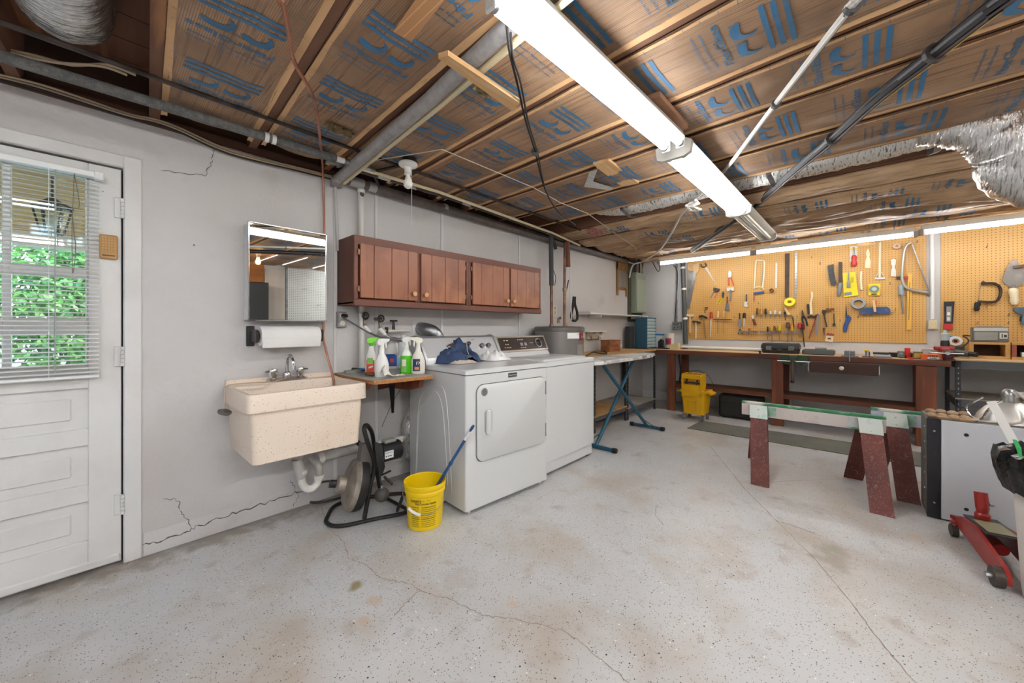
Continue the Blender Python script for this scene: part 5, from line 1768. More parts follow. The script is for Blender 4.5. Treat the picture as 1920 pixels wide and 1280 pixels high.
# shelf, washboard and electric panel on the wall beyond
t = thing('wall_shelf', 'long thin white shelf on the left wall below the washboard', 'shelf', (5.2, 2.68, 1.37))
MB().box(4.30, 6.10, 2.56, LW-.002, 1.375, 1.393, .003).build('shelf_board', WALL2, t)
for x in (4.6, 5.85):
    MB().box(x, x+.02, 2.58, LW-.002, 1.34, 1.374).build('bracket', WALL2, t)
MB().box(4.34, 4.62, 2.60, 2.74, 1.395, 1.412, .004).top('flat_box', M('box_offwhite', '#c9c8c4', .5), 'flat grey white box lying on the left end of the white shelf', 'box')
t = thing('washboard', 'old wooden washboard with ribbed metal hanging below the ceiling by the electric panel', 'washboard', P(1160, 556, 'y', 2.74))
g = lambda px, py, y=2.735: P(px, py, 'y', y)
wbx0, wbx1 = g(1159, 520).x, g(1177.5, 520).x
WBW = M('washboard_wood', '#a67c46', .6, ov=[('#7d5a30', 8, .4, .7, (1, 1, .2))])
for x in (wbx0, wbx1-.028):
    MB().box(x, x+.028, 2.735, 2.765, 1.70, 2.24, .004).build('leg', WBW, t)
MB().prism([(wbx0, 2.733, 2.10), (wbx1, 2.733, 2.10), (wbx1, 2.733, 2.20), (wbx1-.06, 2.733, 2.262), (wbx0+.06, 2.733, 2.262), (wbx0, 2.733, 2.20)], (0, .03, 0)).build('top_board', WBW, t)
MB().box(wbx0, wbx1, 2.734, 2.763, 1.80, 1.835, .003).build('cross_rail', WBW, t)
MB().box(wbx0+.026, wbx1-.026, 2.748, 2.756, 1.83, 2.10).build('back_plate', M('zinc', '#8f8d88', .4, .7), t)
for k in range(15):
    z = 1.842+k*.0175
    MB().cyl((wbx0+.028, 2.746, z), (wbx1-.028, 2.746, z), .006, n=6).build('rib', M('zinc_light', '#c2beb6', .35, .7), t)
MB().box(5.78, 6.30, 2.745, LW-.001, 1.30, 2.24).top('panel_backboard', M('backboard', '#4a4b3a', .7, sp=[('#b9b4a2', 24, .2, .2), ('#8a846e', 40, .2, .15)]), 'dark scuffed plywood backboard behind the electric panel in the corner', 'board')
t = thing('electric_panel', 'grey green electric panel box on the left wall near the far corner', 'electric panel', (6.05, 2.68, 1.43))
EP = M('panel_green', '#8a927f', .45)
MB().box(5.86, 6.24, 2.66, 2.744, 1.44, 2.06, .004).build('box', EP, t)
MB().box(5.875, 6.225, 2.645, 2.659, 1.455, 1.99, .004).build('door', M('panel_green_light', '#98a08b', .45), t)
MB().box(5.90, 6.2, 2.67, 2.744, 2.061, 2.10, .004).build('top_fitting', EP, t)
for i, (x, mt_) in enumerate(((5.92, CBLK), (5.97, M('red_cable', '#8d4a40', .5)), (6.02, CGRY), (6.08, CBLK), (6.13, M('beige_cable', '#b9a78c', .55)), (6.17, CBLK))):
    MB().tube(spline([(x, 2.70, 2.10), (x+.01*sin(i*2), 2.70, 2.17), (x-.03+.02*cos(i), 2.68, 2.26)], 5), .012, 8).top('panel_cable', mt_, ['first black', 'reddish', 'grey', 'second black', 'beige', 'last black'][i]+' cable rising from the top of the electric panel', 'cable')

# small things in the far left corner
g = lambda px, py, y=2.72: P(px, py, 'y', y)
a, b = g(1100, 622), g(1131, 619)
t = thing('wall_ledge', 'small white ledge over a rusty box on the wall right of the water heater', 'ledge', (a.x+.2, 2.7, a.z-.1))
MB().box(a.x, b.x, 2.66, LW-.001, a.z-.005, a.z+.008, .002).build('ledge_board', WALL2, t)
MB().box(a.x+.05, a.x+.42, 2.70, LW-.001, a.z-.10, a.z-.006, .004).build('rusty_box', M('rust_box', '#b0a48c', .7, ov=[('#5b4a36', 22, .5, .62), ('#d8d2c4', 8, .5, .6)]), t)
MB().box(5.60, 5.72, 2.63, 2.72, .876, 1.22, .006).top('dark_box', M('box_darkgrey', '#35383a', .5), 'tall dark grey box standing left of the blue parts cabinet', 'box')
lp1 = P(1232, 500, 'x', 6.1)
MB().tube(spline([P(1222, 484, 'x', 6.1), P(1225, 494, 'x', 6.1), P(1233, 508, 'x', 6.1), P(1237, 505, 'x', 6.1), P(1236, 497, 'x', 6.1), P(1232, 492, 'x', 6.1)], 6), .006, 6).top('loose_cable', CBLK, 'black cable loop hanging at the left end of the strip lights', 'cable')
m = MB()
pz = P(1466, 458, 'x', 5.75)
m.grid(lambda u, v: (pz.x-.02+.05*noi(u*3, v*3, 2), pz.y+.22-.38*u, pz.z-.05+.13*v+.05*u+.03*noi(u*5, v*4, 7)), 12, 8)
m.top('torn_paper', TAN, 'torn flap of tan paper hanging from the ceiling above the gap of the strip lights', 'paper', sm=80)
t = thing('junction_box', 'grey steel junction box clamp on the insulated pipe end by the copper tube', 'junction box', P(628, 300, 'y', 2.5))
c = P(628, 300, 'y', 2.52)
MB().box(c.x-.05, c.x+.06, 2.49, 2.55, c.z-.025, c.z+.025, .005).build('box', GALV, t)
MB().cyl((c.x+.035, 2.489, c.z), (c.x+.035, 2.484, c.z), .009, n=10).build('screw', STEEL, t)
x_ = P(363, 459, 'y', LW)
MB().cyl((x_.x, LW, x_.z), (x_.x, LW-.03, x_.z-.006), .003, n=6).top('nail', IRON, 'bent nail in the wall left of the mirror cabinet', 'nail')
# ------------------------------------------------------------------ steel shelving by the left wall
POST = M('shelf_steel', '#3b3d40', .5, .3)
BEAM = M('beam_steel', '#5b5e61', .5, .3)
PBT = M('particle_shelf', '#c29a62', .65, ov=[('#a67d48', 5, .45, .7)], sp=[('#8f6b3e', 110, .3, .3)])
PBG = M('grey_shelf', '#9d968a', .7, ov=[('#7d766b', 4, .45, .7)])


def steel_unit(label, x0, x1, y0, y1, zs, tops, holes=True, beam=.05):
    t = thing('steel_shelf', label, 'shelving', ((x0+x1)/2, (y0+y1)/2, 0))
    zt = zs[-1]
    for x, sx in ((x0, 1), (x1, -1)):
        for y, sy in ((y0, 1), (y1, -1)):
            m = MB()
            m.prism([(x, y, 0), (x+sx*.035, y, 0), (x+sx*.035, y+sy*.004, 0), (x+sx*.004, y+sy*.004, 0), (x+sx*.004, y+sy*.035, 0), (x, y+sy*.035, 0)], (0, 0, zt-.012))
            p = m.build('post', POST, t)
            if holes:
                h = MB()
                for k in range(int((zt-.08)/.05)):
                    z = .05+k*.05
                    h.box(x+sx*.014, x+sx*.022, y-sy*.0008, y+sy*.001, z, z+.018)
                    h.box(x-sx*.0008, x+sx*.001, y+sy*.014, y+sy*.022, z, z+.018)
                h.build('slot', M('slot_pale', '#8b8d8f', .6), p, 0, kind='stuff')
    for z, mt_ in zip(zs, tops):
        for b in ((x0, x1, y0+.005, y0+.012), (x0, x1, y1-.012, y1-.005)):
            MB().box(*b, z-.014-beam, z-.014).build('beam', BEAM, t)
        for b in ((x0+.005, x0+.012, y0, y1), (x1-.012, x1-.005, y0, y1)):
            MB().box(*b, z-.014-beam, z-.014).build('beam', BEAM, t)
        MB().box(x0-.004, x1+.004, y0-.006, y1+.004, z-.014, z, .002).build('shelf_board', mt_, t)
    return t


steel_unit('black steel shelf with particle board shelves nearer the washer, under the ironing board', 3.80, 4.62, 2.22, 2.745, (.19, .872), (PBT, PBT))
steel_unit('black steel shelf with a grey lower board standing in the far left corner', 4.64, 5.56, 2.22, 2.745, (.16, .874), (PBG, PBT))
a, b = P(1147, 662, 'z', .874), P(1180, 661, 'z', .874)
t = thing('wooden_box', 'small worn wooden box with red print on the steel shelf behind the ironing board', 'box', (4.85, 2.5, .874))
WBX = M('crate_wood', '#a0683f', .65, ov=[('#6e4328', 8, .4, .7)])
MB().box(4.62, 4.92, 2.46, 2.60, .8745, 1.02, .004).build('box_body', WBX, t)
MB().box(4.615, 4.925, 2.455, 2.605, 1.0205, 1.032, .003).build('lid', WBX, t)
m = MB(); bars(m, (4.77, 2.4585, .935), (1, 0, 0), (0, 0, 1), .2, .035, 4); bars(m, (4.77, 2.4585, .90), (1, 0, 0), (0, 0, 1), .16, .015, 5); m.build('lettering', M('print_darkred', '#7d3225', .6), t, 0)
m = MB()
m.tube(spline([P(1098, 668, 'z', .885), P(1112, 660, 'z', .885), P(1128, 663, 'z', .885), P(1138, 662, 'z', .885), P(1130, 656, 'z', .885)], 5), .007, 6)
m.top('loose_cable', CBLK, 'black cable lying on the near end of the steel shelf top', 'cord')
# small parts cabinet
t = thing('parts_cabinet', 'blue small parts cabinet with clear drawers standing on the corner shelf top', 'cabinet', (5.90, 2.52, .874))
BLC = M('cabinet_blue', '#2f5a70', .4)
kx0, kx1, ky0, ky1, kz0, kz1 = 5.75, 6.09, 2.43, 2.62, .8765, 1.355
m = MB().box(kx0, kx0+.006, ky0, ky1, kz0, kz1).box(kx1-.006, kx1, ky0, ky1, kz0, kz1).box(kx0, kx1, ky1-.006, ky1, kz0, kz1).box(kx0, kx1, ky0, ky1, kz1-.006, kz1).box(kx0, kx1, ky0, ky1, kz0, kz0+.006)
m.box(kx0+.006, kx1-.006, ky0+.02, ky0+.025, kz0, kz1)
m.build('case', BLC, t)
CLR = M('drawer_clear', '#b9cbc9', .25)
for r in range(9):
    for c in range(4):
        x = kx0+.012+c*(kx1-kx0-.02)/4
        z = kz0+.012+r*(kz1-kz0-.02)/9
        d = MB().box(x, x+.072, ky0-.002, ky0+.019, z, z+.042, .003).build('drawer', CLR, t)
        MB().box(x+.02, x+.05, ky0-.010, ky0-.002, z+.012, z+.022, .002).build('pull', M('drawer_pull', '#7d9fa3', .3), d)
steel_unit_end = None
MB().box(5.57, 6.32, 2.425, 2.75, .835, .8745, .004).top('corner_board', M('corner_wood', '#6a5341', .7), 'dark wooden corner board carrying the blue parts cabinet', 'board')

# ------------------------------------------------------------------ ironing board
t = thing('ironing_board', 'ironing board with patterned grey white cover and blue crossed legs', 'ironing board', (3.9, 1.98, 0))
COV = M('board_cover', '#d3d0cb', .8, ov=[('#8d8a88', 9, .56, .62), ('#b3b0ad', 4, .5, .6)], bump=(40, .3))
m = MB()
out = []
for k in range(49):
    u = k/48
    x = 3.18+1.62*u
    w = .19
    if u > .62: w = .19*max(.28, 1-((u-.62)/.40)**2*.95)**.7
    if u < .06: w = .19*(.8+.2*(u/.06)**.5)
    out.append((x, w))
yc = 2.005
top = [(x, yc-w, z) for x, w in out for z in ()]
lp_ = [(x, yc-w) for x, w in out]+[(x, yc+w) for x, w in out[::-1]]
m.loft([[(x, yc+(y-yc)*s, z) for x, y in lp_] for s, z in ((.93, .838), (1, .845), (1, .868), (.97, .876))])
m.build('padded_cover', COV, t)
BLL = M('leg_blue', '#2b5d74', .35, .3)
TB = lambda *p: MB().tube(p, .017, 12)
fA, fB = Vector((3.34, 1.93, .03)), Vector((4.43, 1.875, .03))
uA, uB = Vector((4.36, 2.0, .835)), Vector((3.46, 1.93, .835))
MB().tube([fA, uA], .0185, 12).build('leg', BLL, t)
MB().tube([fB, uB], .0185, 12).build('leg', BLL, t)
for f0, ya, yb in ((fA, 1.72, 2.16), (fB, 1.68, 2.07)):
    ft = MB().tube([(f0.x, ya, .024), (f0.x, yb, .024)], .018, 12).build('foot_tube', BLL, t)
    for y, s in ((ya, 1), (yb, -1)):
        MB().cyl((f0.x, y-.012*s, .024), (f0.x, y+.03*s, .024), .0235, n=12).build('foot_cap', RUBBER, ft)
MB().tube([fA+Vector((.14, 0, .11)), (3.34, 2.05, .03)], .004, 6).build('brace', IRON, t)
MB().tube([fB+Vector((-.07, 0, .08)), (4.43, 1.78, .03)], .004, 6).build('brace', IRON, t)
pv = fA.lerp(uA, .52)
MB().cyl(pv-Vector((0, .03, 0)), pv+Vector((0, .03, 0)), .012, n=10).build('pivot', GALV, t)

# ------------------------------------------------------------------ workbench
bxf, bxb, bya, byb, bzt = 5.60, 6.345, -.655, 2.415, .875
BTOP = M('bench_top', '#c7ab82', .6, ov=[('#a98d66', 3, .45, .7, (1, .2, 1)), ('#8a6f50', 9, .62, .8)])
t = thing('workbench', 'long wooden workbench with red brown legs under the brown pegboards', 'workbench', ((bxf+bxb)/2, .9, 0))
for k, (a, b) in enumerate(((bxf+.04, 5.84), (5.842, 6.08), (6.082, bxb))):
    MB().box(a, b, bya, byb, bzt-.04, bzt, .003).build('top_board', BTOP, t)
MB().box(bxf, bxf+.039, bya, byb, bzt-.058, bzt, .003).build('front_edge', REDWOODH, t)
for i, y in enumerate((2.02, .745, -.49)):
    w = (.055, .058, .072)[i]
    MB().box(bxf+.012, bxf+.055, y-w, y+w, 0, bzt-.059, .004).build('leg', REDWOOD, t)
    MB().box(6.20, 6.24, y-.05, y+.05, 0, bzt-.041, .004).build('leg', REDWOOD, t)
    MB().box(bxf+.056, 6.199, y-.02, y+.02, .33, .365, .003).build('cross_bar', REDWOODH, t)
for a, b in ((.80, 2.07), (-.56, .795)):
    MB().box(bxf+.058, 5.80, a, b, .366, .388, .003).build('lower_board', M('lower_board', '#6a4a34', .7, ov=[('#4a3122', 5, .4, .7, (1, .15, 1)), ('#85644a', 12, .58, .78, (1, .15, 1))]), t)
    MB().box(5.805, 6.0, a, b, .366, .388, .003).build('lower_board', M('lower_board', '#6a4a34', .7), t)
    MB().box(bxf+.045, bxf+.0575, a, b, .335, .388).build('shelf_lip', REDWOODH, t)
MB().tube([(5.68, 1.93, .81), (5.67, 1.90, .6), (5.68, 1.92, .42)], .012, 8).top('black_bar', BLACK, 'black bent bar leaning between the bench top and the left bench leg', 'bar')
# drawer slung under the bench
dr = MB().box(5.545, 5.565, -.14, .425, .69, .812, .003).build('drawer', M('drawer_wood', '#4e2e22', .5, ov=[('#3a2018', 5, .4, .7, (1, .15, 1))]), t)
MB().box(5.566, 6.0, -.12, .405, .70, .78).build('drawer_box', OLDWOOD, dr)
c = P(1578, 690, 'x', 5.545)
MB().lathe([(.010, 0), (.010, .01), (.022, .016), (.02, .03), (0, .034)], c, (-1, 0, 0), 14).build('knob', M('knob_pale', '#e3d3c6', .4), dr)
for y in (-.155, .44):
    MB().prism([(5.60, y, .788), (5.72, y, .788), (5.68, y, .77), (5.60, y, .70), (5.585, y, .70)], (0, .006, 0)).build('drawer_bracket', WPLAST, t)
# green vise on the bench front
t = thing('woodworking_vise', 'green woodworking vise with a hanging screw on the workbench front', 'vise', (5.55, .58, .56))
VG = M('vise_green', '#33482f', .4, ov=[('#22301f', 9, .45, .7)])
MB().prism([(5.535, .715, .875), (5.535, .44, .875), (5.535, .44, .80), (5.535, .50, .765), (5.535, .66, .765), (5.535, .715, .80)], (.03, 0, 0)).build('front_jaw', VG, t)
MB().prism([(5.575, .715, .86), (5.575, .44, .86), (5.575, .44, .80), (5.575, .715, .80)], (.022, 0, 0)).build('rear_jaw', VG, t)
MB().box(5.50, 5.536, .54, .62, .79, .87, .006).build('screw_boss', VG, t)
MB().cyl((5.47, .58, .80), (5.54, .58, .80), .022, n=14).build('screw', IRON, t)
MB().tube([(5.50, .73, .805), (5.50, .42, .805)], .006, 8).build('guide_rod', STEEL, t)
MB().tube([(5.475, .582, .81), (5.475, .582, .57)], [.016, .014], 10).build('handle', M('handle_brown', '#5a4033', .5), t)
MB().cyl((5.475, .582, .585), (5.475, .582, .555), .019, n=10).build('handle_end', IRON, t)

# ------------------------------------------------------------------ steel bench at the right
t = steel_unit('dark grey steel bench with wooden top at the right end of the workbench', 5.63, 6.27, -2.15, -.685, (.52, .895), (PBG, BTOP), True, .075)

# ------------------------------------------------------------------ mop bucket
MY = M('mop_yellow', '#e0aa06', .38, ov=[('#c8930a', 3, .5, .75)])
mbx, mby = 5.30, 1.59
t = thing('mop_bucket', 'yellow wheeled mop bucket with wringer standing before the left bench leg', 'mop bucket', (mbx, mby, 0))
MB().loft([rr(mbx-.11, mbx+.15, mby-.125, mby+.125, .085, .03), rr(mbx-.12, mbx+.17, mby-.145, mby+.145, .36, .03), rr(mbx-.135, mbx+.185, mby-.165, mby+.165, .362, .03), rr(mbx-.135, mbx+.185, mby-.165, mby+.165, .385, .03), rr(mbx-.115, mbx+.165, mby-.14, mby+.14, .386, .03), rr(mbx-.10, mbx+.14, mby-.12, mby+.12, .11, .03)]).build('bucket_body', MY, t)
m = MB()
m.tube([(mbx-.121, mby+.06, .13), (mbx-.123, mby+.065, .25), (mbx-.123, mby-.035, .25), (mbx-.121, mby-.04, .13)], .004, 6)
m.build('moulded_rib', MY, t)
for s in (-1, 1):
    MB().prism([(mbx-.08, mby+s*.165, .385), (mbx+.1, mby+s*.165, .385), (mbx+.12, mby+s*.215, .36), (mbx-.05, mby+s*.215, .36)], (0, 0, -.02)).build('side_lip', MY, t)
w0, w1, wy0, wy1 = mbx-.13, mbx+.08, mby-.105, mby+.135
for y in (wy0, wy1-.012):
    MB().prism([(w0, y, .33), (w0+.02, y, .29), (w1-.03, y, .40), (w1, y, .44), (w1, y, .60), (w0+.02, y, .595), (w0, y, .57)], (0, .012, 0)).build('side_plate', MY, t)
MB().box(w0, w0+.012, wy0+.0125, wy1-.0125, .31, .46, .003).build('front_plate', MY, t)
MB().box(w1-.012, w1, wy0+.0125, wy1-.0125, .42, .60, .003).build('back_plate', MY, t)
MB().box(w0+.012, w0+.024, wy0+.0125, wy1-.0125, .535, .592, .003).build('top_rail', MY, t)
MB().prism([(w0+.03, wy0+.013, .46), (w0+.09, wy0+.013, .59), (w0+.1, wy0+.013, .59), (w0+.045, wy0+.013, .44)], (0, wy1-wy0-.026, 0)).build('press_plate', M('mop_yellow_dark', '#b27a12', .5), t)
MB().cyl((w0+.03, wy0+.03, .49), (w0+.03, wy1-.03, .49), .011, n=10).build('pivot_rod', BLACK, t)
for y in (wy0+.05, wy1-.06):
    MB().prism([(w0+.01, y, .47), (w0+.05, y, .47), (w0+.07, y, .545), (w0+.045, y, .55)], (0, .016, 0)).build('link_arm', BLACK, t)
for k in range(3):
    MB().box(w1-.0135, w1+.0005, wy0+.05+.06*k, wy0+.08+.06*k, .565, .59).build('grip_slot', M('mop_yellow_dark', '#b27a12', .5), t)
MB().tube(spline([(mbx+.03, mby+.10, .60), (mbx+.05, mby, .635), (mbx+.08, mby-.12, .58), (mbx+.1, mby-.19, .45), (mbx+.08, mby-.20, .39)], 6), .004, 6).build('bail_wire', IRON, t)
for sx, sy in ((-.08, -.11), (-.08, .11), (.12, -.11), (.12, .11)):
    c = Vector((mbx+sx, mby+sy, .034))
    w = MB().cyl(c-Vector((0, .012, 0)), c+Vector((0, .012, 0)), .034, n=18).build('caster', M('caster_grey', '#77777a', .5), t)
    MB().prism([(c.x-.018, c.y-.017, .03), (c.x+.018, c.y-.017, .03), (c.x+.024, c.y-.017, .084), (c.x-.024, c.y-.017, .084)], (0, .034, 0)).build('caster_fork', GALV, t)

# black louvred heater under the bench
t = thing('room_heater', 'black louvred box fan heater lying under the workbench', 'heater', (5.78, 1.16, 0))
hx = 5.67
MB().box(hx, 5.95, .92, 1.41, .012, .305, .02).build('case', M('heater_black', '#201f1e', .5), t)
m = MB()
m.tube([(hx-.004, .94, .03), (hx-.004, 1.39, .03), (hx-.004, 1.39, .29), (hx-.004, .94, .29)], .012, 8, closed=True)
m.build('front_frame', BPLAST, t)
for k in range(6):
    MB().box(hx-.008, hx, .97, 1.36, .215+k*.011, .221+k*.011).build('louvre', M('louvre_grey', '#3d3a36', .6), t)
MB().box(hx-.003, hx+.001, .97, 1.36, .05, .20).build('grille', M('grille_dark', '#2a2926', .8, sp=[('#45433d', 160, .25, .6)]), t)
for y in (.97, 1.36):
    MB().box(hx+.02, hx+.24, y-.012, y+.012, 0, .0125).build('foot', RUBBER, t)
# mat
mt1 = [P(1290, 803, 'z', 0), P(1312, 784, 'z', 0)]
MATM = M('floor_mat', '#6d6c64', .9, ov=[('#5a594f', 4, .4, .7), ('#7c7f74', 2, .5, .75)], sp=[('#8b8b80', 130, .3, .3)], bump=(160, .4))
MB().prism([(4.742, 1.515, .001), (4.79, -.62, .001), (5.33, -.58, .001), (5.23, 1.50, .001)], (0, 0, .007)).top('floor_mat', MATM, 'long grey green rubber mat on the floor before the workbench', 'mat')

# ------------------------------------------------------------------ sawhorses
LEGR = M('leg_redpaint', '#6b3229', .55, ov=[('#4f201b', 5, .42, .7), ('#8d5a50', 30, .6, .75), ('#b3a4a0', 4, .66, .74, (1, 1, .4))], sp=[('#b9a79f', 190, .24, .25), ('#d9cdc6', 70, .1, .12)])
BEAMP = M('beam_paint', '#c9c0ba', .6, ov=[('#b79f9a', 5, .5, .7), ('#8fa3b5', 4, .62, .72), ('#5f9d78', 4.5, .6, .66), ('#a88e70', 7, .62, .75)], sp=[('#6e5046', 60, .15, .1)])
BEAMG = M('beam_green', '#2f7a52', .5, ov=[('#d6d3ca', 5, .5, .6), ('#4a8f6a', 9, .5, .7)])
PLATE = M('leg_plate', '#bfc6c0', .45, .3, ov=[('#7fae97', 6, .5, .62)], sp=[('#6b5a52', 50, .12, .1)])


def sawhorse(label, xc, ya, yb, zt, tint):
    t = thing('sawhorse', label, 'sawhorse', (xc, (ya+yb)/2, 0), 'sawhorses')
    MB().box(xc-.02, xc+.02, yb, ya, zt-.115, zt-.022, .003).build('beam', tint, t)
    MB().box(xc-.021, xc+.021, yb-.002, ya+.002, zt-.0218, zt, .004).build('top_edge', BEAMG, t)
    for y, s in ((ya-.13, 1), (yb+.085, -1)):
        for sx in (-1, 1):
            w = .058
            top_, bot = Vector((xc+sx*.030, y, zt-.02)), Vector((xc+sx*.315, y+(-.055 if sx < 0 else .09), 0))
            d = Vector((0, w, 0))
            th = Vector((sx*.035, 0, .0))
            m = MB()
            m.prism([top_-d, top_+d, bot+d, bot-d], th)
            m.build('leg', LEGR, t)
            e = (bot-top_)
            q0, q1 = top_+Vector((sx*.036, 0, .004)), top_+e*.17+Vector((sx*.036, 0, .0))
            p_ = MB().prism([q0-d*1.06, q0+d*1.06, q1+d*1.06, q1-d*1.06], (sx*.004, 0, .002)).build('leg_plate', PLATE, t)
            for v in (.3, .8):
                c = q0.lerp(q1, v)+Vector((sx*.004, 0, .002))
                MB().lathe([(.006, 0), (.005, .004), (0, .005)], c, (sx, 0, .4), 8).build('bolt', STEEL, p_)
        for sx in (-1, 1):
            MB().box(xc+sx*.021, xc+sx*.025, y-.115 if s > 0 else y+.06, y-.06 if s > 0 else y+.115, zt-.10, zt-.03).build('side_plate', PLATE, t)
        zb = zt*.60
        xx = .03+.285*(1-zb/zt)
        MB().box(xc-xx+.005, xc+xx-.005, y-.03+s*.018, y+.005+s*.018, zb-.03, zb+.025, .003).build('spreader', M('spreader_wood', '#b59a7c', .7, ov=[('#8f745a', 8, .45, .7)]), t)
    return t


sawhorse('paint-splashed sawhorse with dark red legs standing nearer the camera', 3.735, .745, -.135, .577, BEAMP)
sawhorse('bluish paint-splashed sawhorse half hidden behind the white panelled box', 4.10, -.062, -.97, .577, M('beam_paint_blue', '#b3bccb', .6, ov=[('#6f8fb8', 4, .5, .62), ('#c5b3b8', 6, .5, .65), ('#3f7f66', 5, .62, .7)]))

# ------------------------------------------------------------------ white panelled box with lamp and gloves
zb = .628
t = thing('audio_cabinet', 'box cabinet with a white panel and black strip standing on the floor at right', 'cabinet', (3.72, -.52, 0))
CASE = M('cabinet_grey', '#5d5c58', .55, ov=[('#7b7a75', 10, .5, .7)], sp=[('#c9c7c1', 30, .12, .12)])
MB().box(3.566, 3.86, -.80, -.312, .004, zb, .006).build('case', CASE, t)
MB().box(3.556, 3.566, -.372, -.313, .004, zb-.003, .002).build('front_strip', M('strip_black', '#16151c', .25, sp=[('#4a4a55', 60, .12, .2)]), t)
PN = M('panel_white', '#c9cbd1', .42)
pn_ = MB().box(3.554, 3.566, -.798, -.374, .010, zb-.004, .002).build('front_panel', PN, t)
for z in (.10, .55):
    MB().lathe([(.010, 0), (.010, .002)], (3.5535, -.475, z), (-1, 0, 0), 12).build('screw_hole', BLACK, pn_)
    MB().lathe([(.006, 0), (.005, .003), (0, .004)], (3.5555, -.345, z), (-1, 0, 0), 8).build('screw', STEEL, t)
for k in range(6):
    MB().lathe([(.006, 0), (.005, .003), (0, .004)], (3.64, -.3118, .06+k*.1), (0, 1, 0), 8).build('rivet', STEEL, t)
gl = thing('work_glove', 'pair of tan knobbly work gloves lying on the left end of the white panelled box', 'glove', (3.62, -.38, zb))
GLV = M('glove_tan', '#a88b6c', .85, ov=[('#84694f', 14, .45, .7)], bump=(60, .4))
for r in range(2):
    for k in range(4):
        c = Vector((3.585+.045*r+.02*(k % 2), -.335-.047*k, zb+.016+.018*r))
        MB().ball(c, .030, .026, .0165, 14, 8).build('finger_pad', GLV, gl)
MB().loft([rr(3.57, 3.70, -.52, -.325, zb+.0005, .03), rr(3.565, 3.70, -.525, -.32, zb+.012, .03), rr(3.58, 3.69, -.51, -.335, zb+.018, .03)]).build('palm', GLV, gl)
lp0 = Vector((3.72, -.665, zb))
t = thing('clamp_lamp', 'aluminium dome clamp lamp lying face down on the white panelled box', 'lamp', lp0)
ALU = M('spun_aluminium', '#d9d7d3', .42, .8)
MB().lathe([(.135, 0.001), (.137, .006), (.125, .04), (.095, .085), (.06, .115), (.035, .125)], lp0, n=32, cap=False).build('reflector', ALU, t)
MB().lathe([(.038, .12), (.04, .13), (.034, .15), (.036, .165), (.03, .185), (.018, .20), (0, .202)], lp0, n=16).build('socket', M('socket_metal', '#9d9b98', .3, .8), t)
MB().prism([lp0+Vector((-.03, .02, .15)), lp0+Vector((-.03, -.05, .16)), lp0+Vector((-.03, -.05, .19)), lp0+Vector((-.03, .0, .19))], (.05, 0, 0)).build('clamp_jaw', CHROME, t)
MB().tube(spline([lp0+Vector((-.03, .03, .13)), lp0+Vector((-.08, .09, .08)), lp0+Vector((-.10, .12, .02)), lp0+Vector((-.07, .15, .012)), lp0+Vector((-.02, .17, .07)), lp0+Vector((-.0, .10, .14))], 6), .006, 6).build('clamp_spring', CHROME, t)
m = MB()
m.tube(spline([lp0+Vector((-.02, -.02, .19)), lp0+Vector((-.10, -.05, .13)), lp0+Vector((-.135, -.02, .03)), lp0+Vector((-.13, .08, .01)), lp0+Vector((-.10, .20, .01)), lp0+Vector((-.04, .22, .01)), lp0+Vector((-.02, .15, .01)), lp0+Vector((-.12, .14, .012)), lp0+Vector((-.145, .23, .01)), lp0+Vector((-.12, .28, .01))], 6), .006, 6)
m.build('power_cord', M('cord_greyish', '#b3aaa0', .5), t)
# bin with bag
bc = Vector((2.785, -.69, 0))
t = thing('waste_bin', 'pale plastic waste bin cut off by the right edge of the photo', 'bin', bc)
MB().lathe([(.15, .0), (.155, .006), (.185, .56), (.19, .565), (.19, .58), (.18, .58), (.15, .02), (0, .015)], bc, n=36).build('pail', M('bin_offwhite', '#d9d2ca', .45), t)
t = thing('bin_bag', 'black plastic bag with green ties folded over the rim of the waste bin', 'bag', bc+Vector((0, 0, .45)))
m = MB()


def bag(u, v):
    a = 2*pi*u
    r = (.172, .176, .198, .226, .236, .228, .214)[min(6, int(v*6+.01))]
    z = (.46, .60, .655, .645, .60, .535, .485)[min(6, int(v*6+.01))]
    w = noi(cos(a)*4.5, sin(a)*4.5, v*2.5)
    w2 = noi(cos(a)*11, sin(a)*11, v*4)
    k = 0 if v < .2 else 1
    r += k*(.016*w+.012*w2)
    return (bc.x+r*cos(a), bc.y+r*sin(a), z+k*(.020*w2+.016*noi(a*0+cos(a)*3, sin(a)*3, 5)))


m.grid(bag, 72, 6)
m.build('film', M('bag_black', '#121213', .22, bump=(18, .8)), t, 40)
q0 = bc+Vector((-.20*.9, .17*.7, .655))
MB().tube([P(1905, 826, 'x', 2.60)+Vector((.02, 0, .0)), P(1910, 840, 'x', 2.585), P(1914, 858, 'x', 2.585)], [.008, .010, .006], 4, sq=(.2, 1)).build('green_tie', M('tie_green', '#2fa35a', .4), t)
a, b = P(1858, 752, 'x', 3.0), Vector((2.79, -.72, .12))
d = (b-a)
MB().tube([a, b], .022, 4, sq=(.25, 1)).top('white_batten', WPLAST, 'white plastic strip sticking up out of the waste bin', 'strip')

